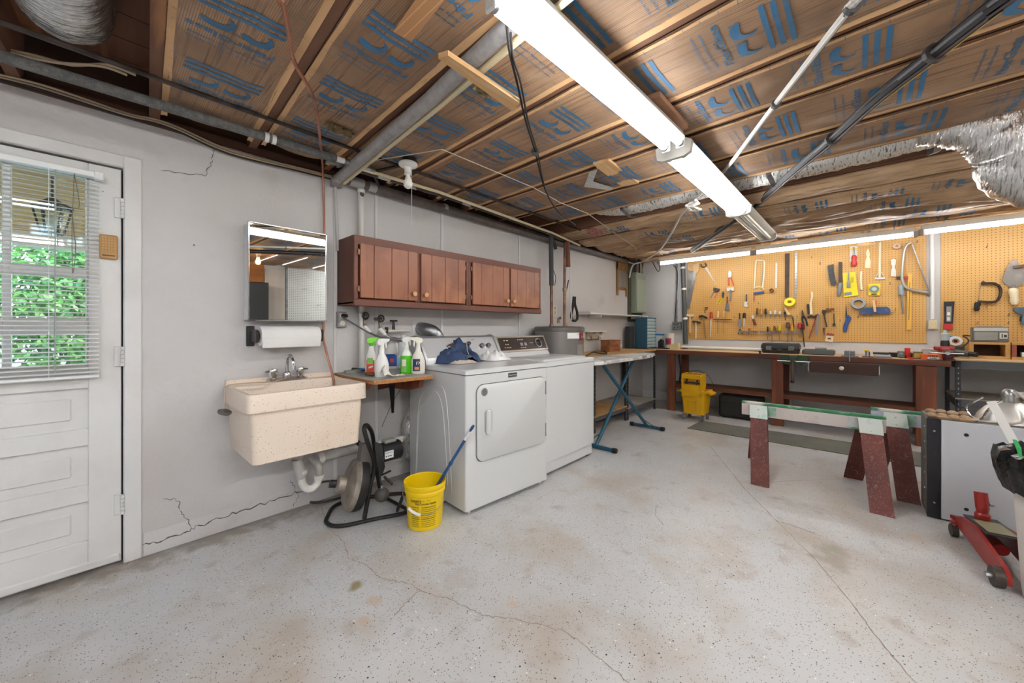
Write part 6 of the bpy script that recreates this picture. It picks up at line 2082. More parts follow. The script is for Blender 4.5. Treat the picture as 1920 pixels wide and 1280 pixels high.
# ------------------------------------------------------------------ floor jack
RJ = M('jack_red', '#9c1f17', .35, ov=[('#6e140f', 6, .45, .7), ('#5b3a30', 16, .64, .78)], coat=.2)
t = thing('floor_jack', 'red hydraulic floor jack on wheels standing before the white panelled box', 'jack', (3.05, -.50, 0))
jd = Vector((2.82, -.565, 0))-Vector((3.33, -.485, 0))
jl = jd.length
jd.normalize()
jn = Vector((-jd.y, jd.x, 0))
o = Vector((3.33, -.485, 0))
J = lambda a, s, z: o+jd*a-jn*s+Vector((0, 0, z))
for s in (-.075, .062):
    m = MB()
    m.prism([J(-.02, s, .11), J(.06, s, .14), J(.20, s, .16), J(.50, s, .10), J(.54, s, .07), J(.54, s, .03), J(.46, s, .018), J(.16, s, .05), J(-.02, s, .07)], -jn*.016)
    m.build('side_frame', RJ, t)
m = MB()
m.prism([J(.03, -.062, .145), J(.03, .062, .145), J(.30, .062, .158), J(.30, -.062, .158)], (0, 0, .007))
m.build('top_cover', M('jack_cover', '#4a4846', .35, .5), t)
m = MB()
m.prism([J(.10, -.05, .1565), J(.10, .05, .1565), J(.28, .05, .1662), J(.28, -.05, .1662)], (0, 0, .001))
m.build('decal', M('decal_olive', '#8b8468', .5), t)
MB().tube([J(.02, 0, .08), J(.26, 0, .08)], .028, 14).build('hydraulic_ram', RJ, t)
MB().tube([J(-.01, -.10, .08), J(-.01, .10, .08)], .012, 10).build('front_axle', RJ, t)
ar = MB()
ar.prism([J(-.05, -.09, .09), J(-.05, .09, .09), J(.03, .06, .09), J(.03, -.06, .09)], (0, 0, .02))
ar.build('caster_bracket', RJ, t)
for s in (-.085, .085):
    c = J(-.015, s, .034)
    MB().cyl(c-jn*.013, c+jn*.013, .034, n=18).build('caster', M('caster_iron', '#4b423b', .5, .5), t)
    MB().cyl(J(-.015, s, .06), J(-.015, s, .092), .012, n=10).build('caster_stem', STEEL, t)
for s in (-.095, .095):
    c = J(.50, s, .045)
    w = MB().cyl(c-jn*.016, c+jn*.016, .045, n=22).build('wheel', M('caster_iron', '#4b423b', .5, .5), t)
    MB().lathe([(.014, 0), (.014, .02), (.008, .024)], c+jn*(.016 if s < 0 else -.016), jn*(1 if s < 0 else -1), 8).build('axle_nut', STEEL, w)
MB().lathe([(.018, 0), (.018, .014), (.010, .018)], J(.17, -.09, .105), jn, 8).build('pivot_nut', STEEL, t)
hp0 = J(.06, .0, .15)
m = MB()
m.lathe([(.03, 0), (.03, .03), (.022, .04), (.024, .05), (.024, .075)], hp0, (0, 0, 1), 16)
m.build('socket_base', RJ, t)
hd_ = (Vector((0, 0, 1))-jd*.25).normalized()
m = MB()
m.tube([hp0+Vector((0, 0, .06)), hp0+Vector((0, 0, .06))+hd_*.085], .026, 14)
m.build('handle_socket', RJ, t)
MB().cyl(hp0+Vector((0, 0, .09))+jn*.024, hp0+Vector((0, 0, .09))+jn*.04, .010, n=8).build('set_screw', STEEL, t)
# ------------------------------------------------------------------ pegboards and what hangs on the far wall
WX = FW-.012                # face of the pegboards
A = lambda x, y: (1220+x/5.818, 440+y/5.818)
B = lambda x, y: (1460+x/5.817, 440+y/5.817)
R3 = lambda x, y: (1700+x/4.923, 420+y/4.923)
D = lambda x, y: (1380+x/9.144, 540+y/9.144)


def Wp(q, off=.015):
    return P(q[0], q[1], 'x', WX-off)


yl0, yr0 = P(1288, 560, 'x', WX).y, P(1737, 560, 'x', WX).y
MB().box(WX, FW-.001, yr0, yl0, 1.022, 2.262).top('pegboard', PEG, 'large brown pegboard covered with hand tools above the workbench', 'pegboard')
yl1 = P(1764, 560, 'x', WX).y
MB().box(WX, FW-.001, -2.2, yl1, .93, 2.262).top('pegboard', PEG, 'brown pegboard at the right edge behind the radio', 'pegboard')
struct(MB().box(FW-.05, FW, RW, LW-.02, 0, .14, .006), 'baseboard_far', WALL2)
for i, y in enumerate((P(1480, 700, 'x', FW).y, P(1722, 700, 'x', FW).y)):
    MB().box(FW-.03, FW, y-.03, y+.03, .14, .84).build('batten', WALL2, wall_far)
# conduits and outlets on the far wall
t = thing('conduit_outlet', 'grey outlet box on a steel conduit at the left of the big pegboard', 'outlet', Wp((1269, 617)))
MB().tube([Wp((1269.5, 478)), Wp((1269, 604))], .014, 10).build('conduit', GALV, t)
a, b = Wp((1262, 618)), Wp((1277.5, 603))
MB().box(WX-.06, FW-.001, a.y, b.y, a.z, b.z, .004).build('box', GALV, t)
for u in (.3, .7):
    for v in (.3, .7):
        y, z = a.y+(b.y-a.y)*u, a.z+(b.z-a.z)*v
        MB().lathe([(.017, 0), (.016, .003)], (WX-.06, y, z), (-1, 0, 0), 12).build('socket', M('socket_dark', '#5d5c59', .5), t)
m = MB()
m.tube(spline([Wp(A(245, 330), .03), Wp(A(290, 400), .03), Wp(A(285, 600), .03), Wp(A(262, 950), .03)], 5), .006, 6)
m.top('thin_cable', CBLK, 'thin dark cable tied along the conduit left of the big pegboard', 'cable')
t = thing('wall_pipe', 'dark grey pipe with white clamps standing at the left edge of the big pegboard', 'pipe', Wp((1290, 640)))
MB().tube([Wp(A(350, 300), .04), Wp(A(380, 1190), .04)], .034, 12).build('pipe_run', M('pipe_darkgrey', '#4c4f50', .5), t)
for p, q in (((352, 350), (354, 372)), ((362, 582), (364, 604)), ((374, 902), (376, 924))):
    MB().tube([Wp(A(*p), .04), Wp(A(*q), .04)], .038, 12).build('clamp', WPLAST, t)
t = thing('conduit_outlet', 'ivory double outlet under a white conduit between the two pegboards', 'outlet', Wp((1748, 618)))
MB().tube([Wp((1747.5, 436)), Wp((1748.5, 598))], .018, 10).build('conduit', WPLAST, t)
a, b = Wp((1741, 617)), Wp((1757, 600))
MB().box(WX-.05, FW-.001, a.y, b.y, a.z, b.z, .004).build('box', M('socket_ivory', '#d8d2c2', .4), t)
for u in (.28, .72):
    MB().lathe([(.024, 0), (.022, .004)], (WX-.05, (a.y+b.y)/2, a.z+(b.z-a.z)*u), (-1, 0, 0), 14).build('socket', M('socket_yellow', '#d9c48e', .4), t)

# materials of the tools
TS = M('tool_steel', '#8e8d8b', .35, .7, ov=[('#6b625c', 8, .5, .7)])
TD = M('tool_dark', '#45403d', .45, .4, ov=[('#2b2826', 10, .45, .7)])
TW = M('tool_wood', '#dbb684', .5, ov=[('#b58a55', 8, .5, .75)])
TB_ = M('tool_brownwood', '#6d452c', .5)
TC = M('tool_cream', '#e4d5b2', .5)
TR = M('tool_red', '#c2332a', .4)
TY = M('tool_yellow', '#e3c21d', .4)
TO = M('tool_orange', '#dd6a3a', .45)
TBL = M('tool_blue', '#33548c', .4)
TBK = M('tool_black', '#232323', .5)
TG = M('tool_grey', '#7d8288', .45)
TCL = M('tool_amber', '#d9a03c', .25)
TPL = M('tool_pale', '#d5d0c6', .5)


def tool(name, label, cat, parts, f, group=None):
    """hung tool: parts are (name, material, kind, points, size, distance from board)"""
    pts = [f(*q) for p in parts for q in (p[3] if p[2] != 'c' else [p[3][0]])]
    lo = max(pts, key=lambda q: q[1])
    if len(parts) == 1:
        t = None
    else:
        t = thing(name, label, cat, Wp(lo, .02), group)
    for p in parts:
        nm, mt_, kd, q, s = p[:5]
        off = p[5] if len(p) > 5 else .012
        m = MB()
        if kd == 'p':       # flat plate cut from sheet
            m.prism([Wp(f(*a), off) for a in q], (-s, 0, 0))
        elif kd == 'r':     # round bar
            m.tube([Wp(f(*a), off) for a in q], s, 8)
        elif kd == 's':     # bent bar
            m.tube(spline([Wp(f(*a), off) for a in q], 5), s, 8)
        elif kd == 'b':     # flat bar
            m.tube([Wp(f(*a), off) for a in q], s, 4, sq=(1, .45))
        elif kd == 'h':     # turned handle
            a, b = Wp(f(*q[0]), off), Wp(f(*q[1]), off)
            L = (b-a).length
            m.lathe([(s*.7, 0), (s, L*.08), (s*1.05, L*.3), (s*.85, L*.55), (s, L*.8), (s*.6, L)], a, b-a, 12)
        elif kd == 'c':     # roll or ring: centre, outer and inner radius, height, tilt
            c = Wp(f(*q[0]), off)
            ro, ri, h, tl = q[1]
            m.lathe([(ri, 0), (ro, 0), (ro, h), (ri, h), (ri, 0)], c, (-1, 0, tl), 24, cap=False)
        if t is None:
            o = m.top(name, mt_, label, cat, group)
        else:
            m.build(nm, mt_, t)
    return t


tool('handsaw', 'large handsaw with pale wooden handle hanging at the left end of the pegboard', 'saw', [
    ('blade', TS, 'p', [(414, 360), (500, 420), (425, 805), (398, 812)], .004),
    ('handle', TW, 'p', [(408, 325), (430, 308), (470, 330), (505, 320), (530, 300), (526, 395), (500, 425), (470, 395), (440, 400), (412, 380)], .022)], A)
tool('keyhole_saw', 'keyhole saw with curled brown handle right of the large handsaw', 'saw', [
    ('blade', TPL, 'p', [(582, 352), (610, 340), (716, 545)], .004),
    ('handle', TB_, 's', [(548, 322), (560, 350), (590, 352), (606, 336), (592, 310)], .012)], A)
tool('tin_snips', 'tin snips with orange red handles near the top left of the pegboard', 'snips', [
    ('blade', TS, 'p', [(862, 388), (886, 412), (884, 462), (850, 470), (846, 420)], .012),
    ('handle', TO, 's', [(856, 462), (848, 505), (850, 552)], .008), ('handle', TO, 's', [(876, 462), (888, 505), (904, 550)], .008)], A)
tool('combination_square', 'combination square with a pale head below the tin snips', 'square', [
    ('head', TPL, 'p', [(834, 578), (910, 572), (910, 610), (834, 615)], .018),
    ('blade', TS, 'p', [(862, 600), (882, 600), (876, 725), (862, 725)], .004, .034)], A)
tool('locking_pliers', 'locking pliers with one orange handle left of the combination square', 'pliers', [
    ('jaw', TD, 'p', [(690, 575), (752, 590), (748, 620), (712, 625), (684, 605)], .02),
    ('handle', TS, 'b', [(695, 610), (652, 690)], .010), ('handle', TO, 'b', [(732, 620), (694, 690)], .013)], A)
tool('wire_strippers', 'wire strippers with yellow handles below the locking pliers', 'pliers', [
    ('jaw', TD, 'p', [(792, 615), (804, 640), (796, 690), (776, 685), (780, 640)], .012),
    ('handle', TY, 's', [(778, 680), (745, 710), (724, 755)], .009), ('handle', TY, 's', [(792, 684), (768, 720), (748, 762)], .009)], A)
tool('putty_knife', 'putty knife with red and black handle below the combination square', 'knife', [
    ('handle', TBK, 'b', [(834, 675), (834, 745)], .016), ('red_inlay', TR, 'b', [(834, 690), (834, 735)], .010, .024),
    ('blade', TS, 'p', [(822, 745), (850, 745), (860, 832), (806, 822)], .003)], A)
tool('painters_tool', 'painters scraper with dark blue handle left of the hacksaw', 'scraper', [
    ('handle', M('tool_navy', '#2f3c5c', .45), 'b', [(1044, 652), (1042, 728)], .016),
    ('blade', TPL, 'p', [(1024, 728), (1062, 732), (1048, 755), (1062, 772), (1050, 788), (1018, 780)], .003)], A)
tool('hacksaw', 'cream framed hacksaw with a blue grip', 'saw', [
    ('frame', TC, 's', [(1128, 590), (1138, 450), (1150, 290), (1175, 280), (1225, 284), (1242, 310), (1236, 440), (1222, 570)], .012),
    ('handle', TC, 's', [(1128, 590), (1150, 572), (1215, 572), (1230, 600)], .011), ('grip', TBL, 'b', [(1122, 642), (1236, 626)], .022),
    ('blade', TS, 'b', [(1224, 400), (1212, 570)], .008), ('wing_nut', TR, 'b', [(1130, 665), (1128, 720)], .009)], A)
tool('tape_ring', 'small brown wound tape ring right of the hacksaw', 'tape', [('ring', TB_, 'c', [(1321, 610), (.026, .014, .03, .2)], 0)], A)
tool('steel_rule', 'pale steel rule with pointed top hanging right of the hacksaw', 'ruler', [('blade', TPL, 'p', [(1372, 298), (1384, 320), (1378, 582), (1354, 580), (1362, 315)], .003)], A)
tool('flat_bar', 'dark rusty flat bar hanging right of the steel rule', 'bar', [('bar', M('rust_dark', '#54423b', .6, .4, ov=[('#3a2e29', 12, .45, .7)]), 'p', [(1466, 205), (1517, 200), (1508, 682), (1464, 680)], .006)], A)
tool('straightedge', 'perforated silver straightedge hanging beside the dark flat bar', 'straightedge', [
    ('bar', M('straight_silver', '#b9bab9', .35, .6, bands=('#6f6f6d', 'Z', .02, .6, .1)), 'p', [(1576, 180), (1602, 180), (1592, 690), (1570, 690)], .008), ('end', TD, 'b', [(1581, 668), (1580, 692)], .010)], A)
tool('yellow_tape_roll', 'flat yellow roll of tape hanging under the flat bar', 'tape', [('roll', M('tape_yellow', '#ead80f', .4), 'c', [(1518, 742), (.062, .022, .03, .45)], 0)], A)
tool('mallet', 'pale wooden mallet at the bottom left of the pegboard', 'mallet', [
    ('head', TC, 'r', [(388, 880), (468, 882)], .022, .03), ('handle', TW, 'r', [(428, 890), (427, 1068)], .014, .03)], A)
tool('hammer', 'hammer with pale handle, second from the pegboard left edge', 'hammer', [
    ('head', TD, 'b', [(456, 946), (505, 950), (544, 962)], .022, .03), ('handle', TC, 'b', [(496, 955), (494, 1130)], .020, .03)], A)
tool('claw_hammer', 'claw hammer with a brown wooden handle right of the pale handled hammer', 'hammer', [
    ('head', TD, 'b', [(526, 892), (560, 885), (618, 910)], .022, .03), ('handle', M('tool_oak', '#97724a', .5), 'b', [(575, 900), (598, 1130)], .022, .03)], A)
tool('red_file', 'file with red handle beside the claw hammer', 'file', [('handle', TR, 'h', [(660, 912), (659, 842)], .020), ('blade', TPL, 'b', [(658, 912), (655, 1112)], .017)], A)
tool('tool_rack', 'thin steel rack bar holding two files right of the red handled file', 'rack', [('bar', TD, 'b', [(686, 924), (886, 926)], .010, .03)], A)
for x0, x1, lb_ in ((735, 733, 'file with worn wooden handle in the steel rack, left one'), (797, 792, 'slender file with brown handle in the steel rack, right one')):
    tool('file', lb_, 'file', [('handle', TW, 'h', [(x0, 905), (x0+2, 830)], .014, .03), ('blade', TS, 'b', [(x0, 905), (x1, 1072)], .010, .03)], A)
tool('hex_key', 'bent hex key on a hook above the claw hammer', 'wrench', [('key', TD, 's', [(586, 798), (620, 794), (612, 815), (592, 820), (592, 855)], .005)], A)
tool('side_cutters', 'black handled side cutters hanging left of the small black screwdriver', 'pliers', [
    ('handle', TBK, 'b', [(970, 855), (972, 920)], .018), ('jaw', TG, 'p', [(962, 920), (988, 920), (992, 1000), (972, 1022), (958, 985)], .015), ('grip', TBK, 's', [(952, 1085), (974, 1030), (1002, 1085)], .005)], A)
tool('screwdriver', 'short black handled screwdriver right of the side cutters', 'screwdriver', [('handle', TBK, 'h', [(1020, 910), (1022, 852)], .020), ('shaft', TPL, 'r', [(1020, 910), (1016, 998)], .008)], A)
tool('block_plane_iron', 'small scraper with brown handle tilted below the hacksaw', 'scraper', [('handle', M('tool_darkred', '#6a2e22', .45), 'h', [(1142, 985), (1118, 915)], .018), ('tip', TPL, 'p', [(1098, 882), (1120, 875), (1128, 915), (1112, 920)], .01)], A)
cols = ['dark brown', 'amber', 'black', 'short white', 'clear', 'stubby clear', 'slim black']
for i, (x, mt_, y0) in enumerate(((360, TB_, 340), (435, TCL, 348), (508, TBK, 348), (590, TPL, 400), (672, TPL, 378), (752, TPL, 400), (838, TBK, 400))):
    tool('nut_driver', cols[i]+' nut driver in the upper clip row, number '+['one', 'two', 'three', 'four', 'five', 'six', 'seven'][i]+' from the hacksaw side', 'screwdriver', [
        ('handle', mt_, 'h', [(x, 450), (x+(6 if i == 0 else 0), y0)], .013, .03), ('shaft', TS if i != 6 else TD, 'r', [(x, 450), (x-(18 if i == 0 else 0)+(10 if i == 6 else 0), 520 if i < 6 else 548)], .005, .03), ('clip', GALV, 'b', [(x-22, 458), (x+22, 458)], .008, .015)], D, 'nut drivers in the clip row')
for x0, x1, lb_ in ((36, 372, 'left steel screwdriver rack along the bottom of the pegboard'), (410, 775, 'middle steel screwdriver rack along the bottom of the pegboard'), (818, 1168, 'right steel screwdriver rack along the bottom of the pegboard')):
    tool('screwdriver_rack', lb_, 'rack', [('bar', GALV, 'b', [(x0, 752), (x1, 752)], .010, .03), ('bar', GALV, 'b', [(x0, 738), (x1, 738)], .006, .015)]+[('tongue', GALV, 'b', [(x0+18+k*(x1-x0-36)/4, 752), (x0+18+k*(x1-x0-36)/4, 785)], .007, .02) for k in range(5)], D, 'screwdriver racks')
for lb_, mt_, hx, hy0, hy1, sy, r in (
        ('tiny red topped screwdriver alone in the left rack', TR, 225, 690, 722, 790, .017), ('black flat punch in the middle rack', TBK, 543, 660, 745, 885, .012),
        ('screwdriver with clear amber handle in the middle rack', TCL, 617, 632, 738, 930, .014), ('yellow handled screwdriver in the middle rack', TY, 745, 625, 735, 905, .018),
        ('big dark brown handled screwdriver in the right rack', TB_, 888, 580, 682, 920, .026), ('screwdriver with amber handle in the right rack', TCL, 957, 632, 738, 920, .018),
        ('stubby red handled screwdriver in the right rack', TR, 1092, 590, 690, 850, .022), ('black and red handled long screwdriver in the right rack', M('tool_redblack', '#5e1c1c', .4), 1142, 600, 710, 1005, .022)):
    tool('screwdriver', lb_, 'screwdriver', [('handle', mt_, 'h', [(hx, hy1), (hx, hy0)], r, .035), ('shaft', TS if 'black and' not in lb_ else TD, 'r', [(hx, hy1), (hx+(30 if 'long' in lb_ else 0), sy)], .007, .035)], D, 'screwdrivers in the racks')
tool('wood_chisel', 'short brown wooden stub leaning in the middle rack', 'chisel', [('handle', TB_, 'b', [(660, 652), (686, 740)], .022, .035), ('tip', TD, 'b', [(684, 735), (688, 752)], .012, .035)], D)
tool('hand_crank', 'small crank with a pale wooden handle under the yellow tape roll', 'crank', [('handle', TW, 'h', [(905, 462), (830, 338)], .016, .03), ('crank', TS, 's', [(905, 462), (930, 468), (965, 474), (972, 500)], .007, .03), ('bit', TD, 'r', [(972, 500), (994, 672)], .007, .03)], D)
tool('long_nose_pliers', 'black long nose pliers hanging left of the wire brush', 'pliers', [('jaw', TD, 'p', [(1130, 375), (1150, 385), (1168, 470), (1150, 490), (1128, 460)], .015), ('handle', TBK, 's', [(1140, 480), (1135, 540), (1160, 620), (1165, 655)], .010), ('handle', TBK, 's', [(1158, 475), (1200, 540), (1225, 645)], .010)], D)
tool('wire_brush', 'wire brush with curved cream wooden handle', 'brush', [('handle', TC, 'p', [(1288, 65), (1318, 65), (1328, 140), (1300, 250), (1318, 450), (1272, 450), (1262, 260), (1292, 150)], .025), ('bristles', TD, 'p', [(1214, 275), (1262, 275), (1270, 445), (1228, 450)], .02)], D)
tool('slip_joint_pliers', 'large pliers with one red and one grey handle below the wire brush', 'pliers', [('handle', M('tool_crimson', '#9d2531', .45), 'b', [(1370, 500), (1250, 862)], .014, .02), ('handle', TG, 'p', [(1392, 460), (1425, 470), (1402, 820), (1385, 825), (1370, 780)], .02, .03), ('jaw', TD, 's', [(1228, 505), (1280, 480), (1340, 490), (1375, 470), (1415, 455)], .012, .02)], D)
tool('pipe_wrench', 'dark pipe wrench hanging right of the two-coloured pliers', 'wrench', [('jaw', TD, 'p', [(1478, 375), (1548, 372), (1552, 410), (1520, 430), (1545, 455), (1500, 465), (1475, 420)], .03), ('handle', TD, 'b', [(1508, 455), (1558, 665)], .020)], D)
tool('hammer', 'hammer with yellow handle and brown head right of the pipe wrench', 'hammer', [('handle', M('tool_yellowwood', '#dba63c', .45), 'b', [(552, 638), (557, 805)], .022, .03), ('head', TB_, 'b', [(518, 812), (606, 812)], .020, .03)], B)
tool('adjustable_wrench', 'small black adjustable wrench under the yellow handled hammer', 'wrench', [('handle', TBK, 'b', [(602, 860), (606, 970)], .014), ('jaw', TD, 'p', [(590, 965), (620, 968), (622, 985), (608, 1000), (586, 995)], .012)], B)
tool('wood_chisel', 'short black chisel hanging above the small paper package', 'chisel', [('handle', TBK, 'b', [(494, 1015), (494, 1052)], .016), ('blade', TD, 'b', [(495, 1050), (498, 1092)], .012)], B)
tool('paper_package', 'small cream paper package with red top hanging at the pegboard bottom edge', 'package', [('card', TC, 'p', [(524, 1085), (606, 1085), (590, 1172), (504, 1160)], .01), ('red_band', M('package_red', '#a94a40', .5), 'p', [(526, 1072), (608, 1080), (602, 1105), (520, 1098)], .003, .0225), ('picture', TB_, 'p', [(535, 1122), (572, 1125), (568, 1142), (533, 1138)], .002, .0225)], B)
tool('spring_clamp', 'blue handled trigger tool with a black spike near the bottom of the pegboard', 'clamp', [('spike', TD, 'p', [(736, 745), (748, 880), (730, 885)], .01), ('handle', TBL, 's', [(744, 880), (772, 915), (740, 975), (722, 1060)], .018), ('handle', TBL, 's', [(738, 885), (742, 930), (718, 985), (714, 1055)], .010)], B)
tool('knife_sheath', 'black leather tool sheath hanging left of the rasp', 'sheath', [('sheath', M('leather', '#3a3a3b', .6, ov=[('#5b5b5c', 12, .5, .7)]), 'p', [(532, 340), (600, 322), (602, 395), (630, 530), (608, 560), (568, 545), (545, 430)], .035), ('flap', TD, 'p', [(560, 330), (592, 325), (592, 390), (566, 395)], .01, .048)], B)
tool('rasp', 'dark rasp with ribbed grey handle left of the yellow card', 'file', [('blade', M('rasp_brown', '#4d3d33', .6, .3), 'p', [(652, 298), (692, 298), (694, 520), (652, 530)], .012), ('handle', TG, 'h', [(672, 525), (656, 668)], .024)], B)
YC = M('card_yellow', '#e9d21f', .5)
tool('scraper_card', 'yellow retail card with a grey scraper fixed on it', 'package', [('card', YC, 'p', [(698, 418), (835, 404), (868, 660), (712, 680)], .005), ('handle', TG, 'b', [(764, 412), (764, 500)], .020, .03), ('blade', TS, 'p', [(742, 515), (780, 505), (782, 580), (742, 580)], .02), ('print', TG, 'p', [(715, 632), (795, 622), (797, 655), (718, 665)], .001, .018), ('print', M('card_print', '#c5a818', .5), 'p', [(788, 465), (818, 460), (820, 520), (792, 525)], .001, .018)], B)
tool('bone_folder', 'thin curved cream wooden stick right of the scraper card', 'stick', [('stick', TC, 's', [(898, 400), (896, 500), (904, 600)], .014)], B)
tool('stud_finder_card', 'square yellow card with a round grey gauge', 'package', [('card', YC, 'p', [(978, 535), (1110, 530), (1106, 662), (978, 660)], .005), ('gauge', TG, 'c', [(1042, 592), (.043, .022, .02, 0)], 0, .018), ('gauge_face', M('gauge_green', '#b9cfb4', .4), 'c', [(1042, 592), (.023, .001, .018, 0)], 0, .018), ('print', TBK, 'p', [(1010, 643), (1070, 641), (1070, 653), (1010, 655)], .001, .018)], B)
tool('screwdriver_pack', 'white card with red handled screwdriver at the top of the pegboard', 'package', [('card', TPL, 'p', [(774, 125), (860, 125), (860, 302), (778, 292)], .005), ('handle', TR, 'h', [(822, 345), (824, 222)], .028, .035), ('shaft', TS, 'r', [(824, 225), (818, 135)], .008, .035), ('yellow_print', TY, 'p', [(778, 145), (858, 145), (858, 165), (778, 165)], .001, .018)], B)
tool('putty_spreader', 'cream putty spreader right of the screwdriver card', 'scraper', [('blade', TC, 'p', [(962, 165), (974, 155), (988, 165), (994, 215), (990, 245), (1002, 285), (1000, 365), (940, 362), (946, 285), (960, 245), (952, 200)], .006)], B)
tool('spreader_knife', 'white plastic scraper hanging left of the bow saw', 'scraper', [('blade', TPL, 'p', [(1224, 275), (1250, 262), (1278, 272), (1276, 320), (1262, 350), (1280, 390), (1280, 455), (1222, 452), (1228, 385), (1240, 350), (1226, 320)], .006)], B)
tool('stirrup_rod', 'long pale rod with a wire stirrup foot hanging near the top of the pegboard', 'garden tool', [('rod', TC, 'r', [(1106, 85), (1101, 465)], .013), ('stirrup', TPL, 'r', [(1104, 390), (1052, 470), (1158, 470), (1104, 390)], .005), ('foot', TPL, 'b', [(1048, 478), (1160, 474)], .016)], B)
tool('wooden_ring', 'pale ring hanging near the top right of the pegboard', 'ring', [('ring', M('ring_pale', '#d9b9a0', .5), 'c', [(1288, 132), (.034, .013, .02, .35)], 0)], B)
tool('bow_saw', 'large grey bow saw hanging at the right edge of the big pegboard', 'saw', [('frame', M('tube_grey', '#b9b6ac', .35, .5), 's', [(1445, 88), (1395, 120), (1364, 220), (1345, 450), (1375, 560), (1470, 602), (1640, 628)], .014, .035), ('blade', TS, 'b', [(1450, 95), (1640, 615)], .017, .035), ('clamp_end', TS, 'b', [(1620, 600), (1650, 650)], .022, .035)], B)
tool('lump_hammer', 'small black hammer head with a red band behind the yellow ruler', 'hammer', [('head', TBK, 'b', [(1283, 470), (1370, 470)], .022, .02), ('red_band', TR, 'b', [(1370, 468), (1412, 462)], .022, .02)], B)
RU = M('ruler_yellow', '#e2b04a', .5)
tool('yellow_ruler', 'long yellow wooden ruler hanging under the bow saw', 'ruler', [('rule', RU, 'p', [(1408, 425), (1456, 425), (1445, 1032), (1395, 1034)], .008, .014), ('rule_marks', M('rule_marks', '#8a6a26', .6), 'p', [(1426, 520), (1434, 520), (1424, 930), (1416, 930)], .001, .0225)], B)
tool('screwdriver', 'long screwdriver with grey clear handle left of the yellow ruler', 'screwdriver', [('handle', M('handle_greyblue', '#8b9ba5', .3), 'h', [(1342, 665), (1328, 545)], .024, .03), ('shaft', TS, 'r', [(1342, 665), (1356, 862)], .009, .03)], B)
tool('grey_tape_roll', 'roll of grey tape hanging left of the blue float', 'tape', [('roll', M('tape_grey', '#83898f', .45), 'c', [(868, 757), (.068, .043, .035, .30)], 0)], B)
tool('plastering_float', 'blue plastering float with a wooden handle near the pegboard bottom', 'float', [('plate', M('float_blue', '#3c5480', .5, ov=[('#627aa5', 10, .5, .7)]), 'p', [(870, 866), (880, 835), (950, 795), (1180, 785), (1215, 812), (1222, 862)], .02), ('handle', TW, 'b', [(1035, 715), (1052, 840)], .034, .05), ('red_mount', TR, 'b', [(1062, 712), (1060, 760)], .012, .04)], B)
tool('wood_shim', 'thin tan wooden strip at the top of the pegboard under the strip light', 'strip', [('strip', TW, 'p', [(850, 92), (1058, 88), (1058, 115), (862, 122)], .01)], B)
tool('blade_package', 'black and red retail package hanging on the right-hand pegboard', 'package', [('card', TBK, 'p', [(343, 715), (442, 713), (432, 850), (422, 980), (336, 975), (346, 860)], .006), ('red_foot', TR, 'p', [(346, 920), (428, 920), (420, 978), (338, 972)], .002, .019), ('blister', M('blister_grey', '#8b8b8b', .3), 'p', [(366, 760), (412, 760), (408, 900), (364, 900)], .02, .019), ('sticker', TC, 'p', [(374, 812), (402, 812), (402, 842), (374, 842)], .001, .0405), ('sticker', TPL, 'p', [(374, 858), (400, 858), (400, 890), (374, 890)], .001, .0405)], R3)
tool('fret_saw', 'fret saw with black handle hanging on the right-hand pegboard', 'saw', [('frame', IRON, 's', [(688, 550), (790, 545), (850, 572), (868, 625), (845, 695), (790, 718), (655, 712)], .012, .03), ('blade', TS, 'r', [(688, 550), (660, 705)], .003, .03), ('handle', TBK, 'h', [(656, 720), (644, 802)], .022, .03), ('clamp', IRON, 'b', [(690, 535), (722, 545)], .020, .03)], R3)
tool('brick_trowel', 'grey brick trowel with pale handle at the right edge of the photo', 'trowel', [('blade', M('trowel_grey', '#86807b', .5, .4, ov=[('#a39c94', 8, .5, .7)]), 'p', [(1000, 322), (1060, 390), (1095, 490), (1075, 550), (978, 602), (880, 525), (912, 425), (960, 350)], .004, .02), ('handle', TC, 'h', [(985, 590), (998, 742)], .033, .04), ('tang', TS, 'r', [(985, 560), (988, 615)], .01, .035)], R3)
tool('paint_stick', 'dark brown stick crossing the brick trowel at the right edge', 'stick', [('stick', TB_, 'b', [(985, 398), (1120, 376)], .018, .05)], R3)
tool('caulk_gun', 'blue grey glue gun hanging below the brick trowel', 'glue gun', [('body', M('gun_blue', '#4b6274', .45), 'p', [(975, 792), (1000, 770), (1110, 768), (1110, 830), (1085, 900), (1080, 930), (1048, 928), (1062, 840), (1005, 818)], .035), ('trigger', TBK, 'b', [(1050, 850), (1046, 895)], .01)], R3)
hooks = [(B, 362, 255, 'between the straightedge and the knife sheath, upper'), (B, 455, 320, 'just left of the knife sheath'), (B, 932, 890, 'below the blue float, middle one'), (B, 1004, 890, 'below the blue float, right one'), (B, 868, 905, 'below the blue float, left one'), (B, 672, 940, 'left of the blue spring tool'),
         (B, 1214, 540, 'right of the square yellow card'), (B, 1270, 825, 'right end of the blue float'), (B, 1508, 85, 'right of the bow saw top'), (A, 918, 905, 'between file rack and side cutters'), (D, 1058, 495, 'left of the long nose pliers'), (D, 390, 265, 'above the nut driver row'),
         (R3, 735, 215, 'high on the right-hand pegboard'), (R3, 735, 768, 'under the fret saw'), (R3, 650, 915, 'above the left end of the radio'), (R3, 932, 915, 'above the right end of the radio'), (R3, 935, 840, 'left of the blue glue gun')]
for f, x, y, w in hooks:
    p = Wp(f(x, y), 0)
    MB().tube([p, p+Vector((-.035, 0, 0)), p+Vector((-.045, 0, .022))], .004, 5).top('peg_hook', GALV, 'empty wire peg hook '+w, 'hook', 'empty peg hooks')

